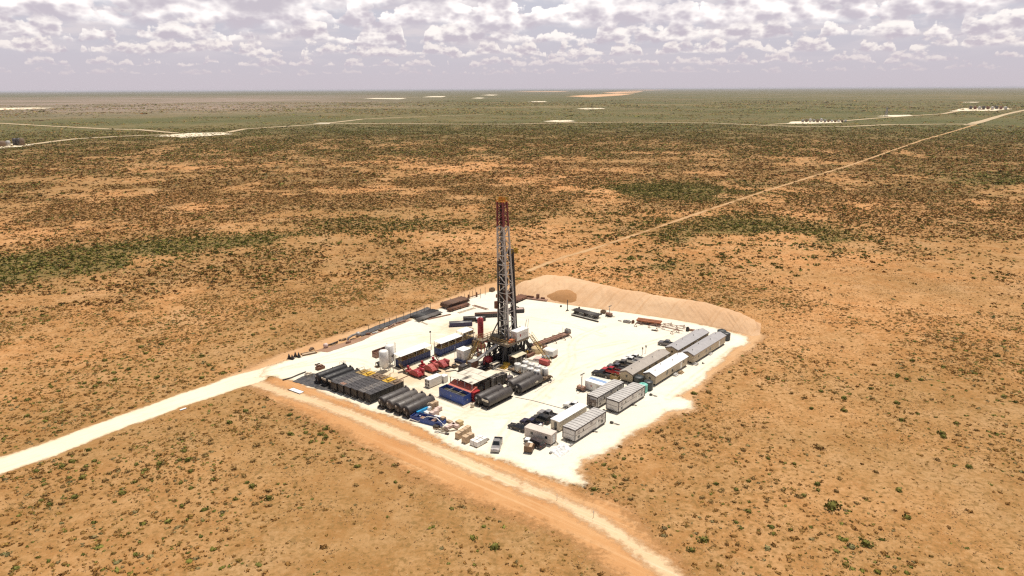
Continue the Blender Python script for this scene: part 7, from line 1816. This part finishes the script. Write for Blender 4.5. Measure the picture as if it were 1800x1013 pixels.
for (u, v, n, lb) in [(1122, 573, 0, 'rusty open frame at the left end of the orange plates'), (1147, 575.5, 1, 'rusty sawhorse frame in front of the orange plates, left one'), (1160, 580.5, 2, 'rusty sawhorse frame near the middle of the long thin pipes'), (1174, 574, 3, 'rusty sawhorse frame right of the orange plates, at the back'), (1186, 586, 4, 'rusty sawhorse frame nearest the left grey roofed mobile home'), (1196, 577.5, 5, 'rusty sawhorse frame farthest right by the berm')]:
    t = thing('pipe_trestle', lb, 'trestle', G(u, v), AB + RND.uniform(-.2, .2) + 1.2); m = MB()
    for x in (-1.5, 1.5): m.bar((x, -.7, .05), (x, 0, 1.0), .12); m.bar((x, .7, .05), (x, 0, 1.0), .12); m.bar((x, -.6, .1), (x, .6, .1), .1)
    m.build('leg', P_RUSTP, t); m = MB(); m.bar((-1.8, 0, 1.03), (1.8, 0, 1.03), .15); m.build('beam', P_RUSTP, t)
for k, (p0, p1) in enumerate([((1152, 572.5), (1203, 583)), ((1154, 576), (1200, 586.5)), ((1165, 573), (1207, 580)), ((1168, 580), (1195, 586.5))]):
    a, b = G(*p0), G(*p1); m = MB(); L = (b - a).length; m.cyl((0, 0, 0), (L, 0, 0), .11, 8); o = m.build('steel_pipe', P_RUSTP); o.location = (a.x, a.y, .95); o.rotation_euler = (0, 0, ang(a, b)); tag(o, 'long thin rusty pipe lying across the sawhorse frames right of the orange plates', 'pipe', 'long thin pipes on the sawhorses')
for (u, v, L, W_, hh, mm, lb) in [(1102, 567.5, 2.6, 1.2, .9, P_GREY, 'short bundle of grey and rust drums left of the orange plates'), (1112.5, 568.5, .8, 1.0, 1.1, P_RUST, 'small rust brown block right beside the grey drum bundle'), (1060.5, 551, 1.8, 1.4, 1.3, P_BROWN, 'brown crate beside the light tower on the far pad'), (1089.5, 565, 1.4, .4, .3, P_GREY, 'thin grey bar on the pad between the light tower and the drum bundle'), (1150, 582, 2.0, .5, .4, P_STEEL, 'dark short beam on the pad before the sawhorse frames'), (1208.5, 582.5, 1.0, .8, 1.5, P_SUB, 'black upright valve block at the far corner of the left grey roofed mobile home'), (1216, 582, 2.6, 1.0, .6, P_RUSTP, 'rusty pipe fittings behind the left grey roofed mobile home'),
                              (865, 512.5, 1.8, 1.8, 1.6, P_BROWN, 'small brown box at the far left corner of the pad'), (879, 523, 2.8, 2.0, 1.5, P_RUST, 'rust brown box showing left of the mast on the far pad'), (986, 540, .6, .5, .7, P_STEEL, 'dark small block left of the lone steel pole'), (1018, 543, .6, .5, .7, P_STEEL, 'dark small block right of the lone steel pole'), (907, 540, 2.6, .3, .3, P_STEEL, 'thin dark bar on the pad right of the mast')]:
    t = thing('steel_block', lb, 'block', G(u, v), AB + .15); m = MB(); m.cbox(0, 0, .04, L, W_, hh * .8); m.build('body', mm, t); m = MB(); m.cbox(L * .1, 0, .04 + hh * .8, L * .5, W_ * .6, hh * .25); m.cbox(-L * .35, 0, .04 + hh * .8, L * .15, W_ * .8, hh * .12); m.build('top_fitting', mm, t)
t = thing('fishing_sled', 'flat rusty red sled with upright posts before the berm, right of the mast', 'skid', G(943, 527), R(-25)); m = MB(); m.cbox(0, 0, .1, 9.5, 2.4, .5); m.build('deck', P_RUSTP, t); m = MB(); m.cbox(.5, .2, .6, 1.0, 1.0, 1.7); m.cbox(-2.5, 0, .6, 2.6, .5, .7); m.cbox(2.6, .3, .6, 1.6, .5, .6); m.build('gear', P_RUST, t); m = MB(); m.box(-4.7, -1.1, .03, 4.7, -.9, .1); m.box(-4.7, .9, .03, 4.7, 1.1, .1); m.build('runner', P_STEEL, t)
# timber mats and rails lying on the pad left of the mast
for (p0, p1, w, lb, mm) in [((806, 551), (835, 542), .9, 'pale timber ladder like mat lying left of the mast, lower one', P_CREAM), ((832, 537.5), (857, 545), 1.0, 'long rusty grating lying on the pad just left of the mast', P_RUSTP), ((752, 562.5), (792, 553.5), .6, 'thin rust pink pipe bundle on the ground beside the spaced grey pipes', P_RUSTP), ((730, 562), (751, 571), .3, 'pale thin beam sticking out from the spaced grey pipes', P_CREAM)]:
    a, b = G(*p0), G(*p1); t = thing('ground_rail', lb, 'rail', a, ang(a, b)); L = (b - a).length
    for y in (-w / 2, w / 2):
        m = MB(); m.box(0, y - .1, .05, L, y + .1, .3); m.build('rail', mm, t)
    m = MB()
    for k in range(int(L / .9)): m.box(k * .9 + .2, -w / 2, .06, k * .9 + .4, w / 2, .2)
    m.build('rung', mm, t)

# ------------------------------------------------------------------ left edge of the pad: dark liner strip, posts, scrap
flat_patch('liner_strip', [(628, 588.5), (660, 575), (700, 560.5), (735, 548), (752, 541), (757, 544), (740, 552), (715, 562), (690, 572), (660, 583), (636, 592)], P_LINER, 'long dark liner strip along the left pad edge under the thin posts', 'liner', .07, .3)
flat_patch('gravel_strip', [(555, 617), (575, 620), (610, 609), (640, 598), (655, 590), (700, 573), (725, 563), (716, 562), (690, 573), (640, 592), (600, 604)], dirt_mat('red_brown_scrap_soil', (.27, .16, .10), (.36, .22, .15), (.20, .11, .07)), 'red brown strip of scrap strewn soil along the left pad edge', 'soil strip', .06, .06)
post_px = [(648, 583.5, 572), (668, 576, 566), (676, 573, 560), (685, 570, 560), (697, 566, 555), (710, 562, 549), (722, 557.5, 546), (733, 553.5, 542), (746, 549, 538), (757, 545, 535), (817, 527.5, 517), (826, 526, 513.5), (831, 523, 512), (836.5, 522, 508.5), (845, 524.5, 509), (853, 518.5, 505.5)]
src = None
for i, (u, v, vt) in enumerate(post_px):
    p = G(u, v)
    if src is None:
        m = MB(); m.cyl((0, 0, 0), (0, 0, 1), .09, 6); o = m.build('edge_post', P_BROWN); src = o.data
    else: o = bpy.data.objects.new('edge_post', src); COL.objects.link(o)
    o.location = (p.x, p.y, .02); o.scale = (1, 1, (v - vt) * p.length / FPX * 1.15)
    if i < 10: tag(o, 'thin brown post in the line along the dark liner strip', 'post', 'thin posts along the dark liner strip')
    else: tag(o, 'thin brown post at the far left pad corner, behind the brown casing', 'post', 'thin posts at the far left pad corner')
a, b = G(812, 530), G(845, 520); t = thing('barrier_rail', 'rusty rail with short dark uprights behind the brown casing stack', 'rail', a, ang(a, b)); L = (b - a).length
m = MB(); m.bar((0, 0, .8), (L, 0, .8), .25); m.build('rail', P_RUST, t)
for f in (.35, .78):
    m = MB(); m.cbox(L * f, 0, .04, .5, .5, 1.9); m.build('upright', P_RUST, t)
junk = [(573, 611.5, P_PINKS, 'pinkish round bale on the scrap strip, leftmost', 'ball'), (586, 606.5, P_STEEL, 'dark angled pipe lying behind the scrap strip', 'pipe'), (602, 599, P_BROWN, 'small dark brown valve on the scrap strip', 'box'), (620, 596.5, P_GREY, 'grey curved pipe section with a white band on the scrap strip', 'arch'), (630, 591, P_LGREY, 'pale grey coil at the start of the dark liner strip', 'ball'), (611, 604, P_RUSTP, 'reddish scrap plate on the strip near the grey curved pipe', 'box'), (646, 589.5, P_RUST, 'rust brown heap of chain along the strip', 'box'), (660, 586, P_LGREY, 'pale pipe fittings strewn along the strip', 'box'), (671, 581, P_BROWN, 'brown heap of sling cable along the strip', 'box'), (690, 574.5, P_RUSTP, 'pinkish rusty pipe ends along the strip', 'pipe'), (706, 568, P_RUSTP, 'pinkish rusty pipe ends nearest the spaced grey pipes', 'pipe'), (549, 615, P_BROWN, 'small brown chunk left of the scrap strip', 'box')]
for (u, v, mm, lb, sh) in junk:
    t = thing('scrap_piece', lb, 'scrap', G(u, v), AA + RND.uniform(-.3, .3)); m = MB()
    if sh == 'ball': m.lathe((-.7, 0, .8), (1, 0, 0), [(0, .4), (.2, .75), (1.1, .75), (1.3, .4)], 12)
    elif sh == 'pipe': m.cyl((-2.2, 0, .3), (1.8, .3, .7), .22, 8); m.cyl((-1.6, .6, .25), (2.0, .8, .25), .18, 8)
    elif sh == 'arch': m.path([(-2.2, 0, .2), (-1.8, 0, 1.0), (0, 0, 1.35), (1.6, 0, 1.3), (2.6, 0, .4)], .6, .5)
    else:
        for k in range(4): m.cbox(RND.uniform(-1, 1), RND.uniform(-.4, .4), .05, RND.uniform(.5, 1.2), RND.uniform(.4, .8), RND.uniform(.3, .8))
    m.build('piece', mm, t)
    m = MB(); m.cbox(0, 0, .04, 1.6, .9, .12); m.build('dunnage', P_WOOD, t)
a, b = G(530, 625.5), G(556, 620); t = thing('timber_sled', 'tan flat sled lying on the pad edge right of the four dark cones', 'sled', a, ang(a, b)); L = (b - a).length
m = MB(); m.box(0, -.9, .05, L, -.7, .5); m.box(0, .9, .05, L, .7, .5); m.build('runner', P_BROWN, t); m = MB(); m.box(.3, -.7, .2, L - .3, .7, .34); m.build('deck', P_CARD, t)
for i, (u, v, hh) in enumerate([(508.5, 631, 1.6), (514, 632, 1.5), (519.5, 628, 1.7), (525.5, 628.5, 1.6)]):
    t = thing('cone_stand', ('dark upright cone stand leftmost of four at the pad entrance', 'dark upright cone stand second from the left at the pad entrance', 'dark upright cone stand third from the left at the pad entrance', 'dark upright cone stand rightmost of four at the pad entrance')[i], 'stand', G(u, v), RND.uniform(0, 3), 'dark cone stands at the pad entrance')
    m = MB(); m.lathe((0, 0, .1), (0, 0, 1), [(0, .62), (hh * .6, .28), (hh, .08)], 10); m.build('cone', P_SUB, t); m = MB(); m.cbox(0, 0, .04, 1.4, 1.1, .1); m.build('foot', P_STEEL, t)
for (u, v, L, W_, hh, mm, lb) in [(558, 641.5, 1.8, .35, .35, P_STEEL, 'dark short log shaped bar lying alone on the white pad above the tank row'), (563, 649, 2.4, 1.6, 1.2, P_RUST, 'rusty brown pump box behind the leftmost black round tank'), (543, 661, 2.0, 1.4, 1.0, P_CREAM, 'cream box in the dust beside the leftmost black round tank')]:
    t = thing('steel_block', lb, 'block', G(u, v), AA); m = MB(); m.cbox(0, 0, .04, L, W_, hh * .7); m.build('body', mm, t); m = MB(); m.cbox(L * .15, 0, .04 + hh * .7, L * .4, W_ * .6, hh * .3); m.cbox(-L * .3, W_ * .1, .04 + hh * .7, L * .2, W_ * .5, hh * .5); m.build('top_fitting', mm, t)
a, b = G(508, 686), G(527, 693); t = thing('fallen_sign', 'white sign frame lying on the bare dirt left of the tank row', 'sign', a, ang(a, b)); L = (b - a).length
m = MB(); m.box(0, 0, .1, L, 1.4, .2); m.build('panel', P_CLEAN, t); m = MB(); m.bar((-.4, -.1, .12), (L + .3, -.1, .12), .16); m.bar((-.4, 1.5, .12), (L, 1.5, .12), .1); m.bar((0, .2, .05), (0, .2, .1), .2); m.build('frame', P_STEEL, t)
t = thing('fallen_sign', 'small white board lying on the shoulder of the white access road', 'sign', G(322, 720), AA); m = MB(); m.box(-.8, -.35, .08, .8, .35, .16); m.build('panel', P_CLEAN, t); m = MB(); m.box(-.85, -.42, .03, .85, -.35, .2); m.build('frame', P_GREY, t)
for (u, v, lb) in [(979, 879.5, 'thin white marker stake beside the curving dirt track, upper one'), (1043, 910, 'thin white marker stake beside the curving dirt track, lower one')]:
    m = MB(); m.cyl((0, 0, 0), (0, 0, 1.5), .05, 6); o = m.build('marker_stake', P_LGREY); p = G(u, v); o.location = (p.x, p.y, 0); tag(o, lb, 'stake')
a, b = G(906, 699), G(1000, 722)
m = MB(); mid = (a + b) / 2
m.path([(p.x - a.x, p.y - a.y, .09) for p in (a, a + (b - a) * .3 + EA * .5, a + (b - a) * .62 + EA * .3, b)], .14, .08); o = m.build('power_cable', P_STEEL); o.location = (a.x, a.y, 0); tag(o, 'thin dark cable running over the white pad from the front tanks to the parked cars', 'cable')

# loose caliche stones along the ragged pad rim
n = 5200
i = NR.integers(0, len(PAD), n); f = NR.random(n)
p = PAD[i] * (1 - f)[:, None] + PAD[(i + 1) % len(PAD)] * f[:, None]
near = (p[:, 1] < 215)
p = p[near] + NR.normal(0, 1.6, (near.sum(), 2)); n = len(p)
r = NR.uniform(.06, .20, n); base = np.array([(1, 0, 0), (0, 1, 0), (-1, 0, 0), (0, -1, 0), (0, 0, 1)])
V = (base[None] * r[:, None, None] * NR.uniform(.6, 1.3, (n, 5, 1))); V[:, :, 0] += p[:, 0][:, None]; V[:, :, 1] += p[:, 1][:, None]; V[:, :, 2] += .03
Fq = np.array([(0, 1, 4), (1, 2, 4), (2, 3, 4), (3, 0, 4)]); F = (Fq[None] + (np.arange(n) * 5)[:, None, None]).reshape(-1, 3)
tag(np_mesh('loose_stones', V.reshape(-1, 3), F, M_ROAD, fsize=3), kind='stuff')

# ------------------------------------------------------------------ far well sites
def far_tank(u, v, r, h, paint, lb, grp):
    m = MB(); m.lathe((0, 0, .2), (0, 0, 1), [(0, r), (h, r), (h + r * .2, r * .3)], 14); o = m.build('storage_tank', paint); p = G(u, v); o.location = (p.x, p.y, 0); tag(o, lb, 'tank', grp)
for k in range(7): far_tank(1411 + k * 6.5, 215.4 - (k % 2) * .5, 3.0, 6 + (k % 3), (P_GREY, P_BROWN, P_LGREY)[k % 3], 'small storage tank in the row on the middle distant white well site', 'tanks on the distant left well site')
for k in range(6): far_tank(1456 + k * 6, 215.2, 2.6, 5, (P_BROWN, P_LGREY)[k % 2], 'tiny tank beside the right end of the distant white well site', 'small tanks right of the distant left well site')
for k in range(9): far_tank(1706 + k * 7.6, 191.9 + (k % 3) * .5, 5.0, 10, (P_TANKD, P_RUST, P_LGREY)[k % 3], 'small storage tank on the far white well site at upper right', 'tanks on the far right well site')
for k, (u, v) in enumerate([(4, 257.5), (15, 256.5), (27, 255.5), (34, 255.5), (40, 256)]): far_tank(u, v, 3.2 if k else 5, 10 if k > 1 else 7, (P_BROWN, P_LGREY, P_TANKD, P_TANKD, P_BROWN)[k], 'small dark tank on the distant well site at the left picture edge', 'tanks on the left edge well site')
p = G(1557.5, 205); t = thing('distant_tower', 'thin pale tower standing on the distant white pad at upper right', 'tower', p, 0)
m = MB()
for sx in (-1, 1):
    for sy in (-1, 1): m.bar((sx * 3, sy * 3, 0), (sx * .6, sy * .6, 24), .9)
for z in (5, 10, 15, 20): f = 3 - 2.4 * z / 24; m.bar((-f, -f, z), (f, f, z), .5); m.bar((f, -f, z), (-f, f, z), .5)
m.build('frame', P_LGREY, t); m = MB(); m.cbox(0, 0, 24, 2.4, 2.4, 2); m.build('crown', P_WHITE, t)
# ------------------------------------------------------------------ the dusty air over the plain
m = MB(); m.box(-93000, -93000, -1.0, 93000, 93000, 88.0)
ma = bpy.data.materials.new('haze'); ma.use_nodes = True
ma.node_tree.nodes.clear()
nt = NT(ma.node_tree)
pv = nt.new('ShaderNodeVolumePrincipled'); ou = nt.new('ShaderNodeOutputMaterial')
pv.inputs['Color'].default_value = (0.84, 0.84, 0.93, 1.0); pv.inputs['Density'].default_value = 2.4e-5; pv.inputs['Anisotropy'].default_value = 0.0
ma.node_tree.links.new(pv.outputs[0], ou.inputs['Volume'])
tag(m.build('haze', ma), kind='stuff')
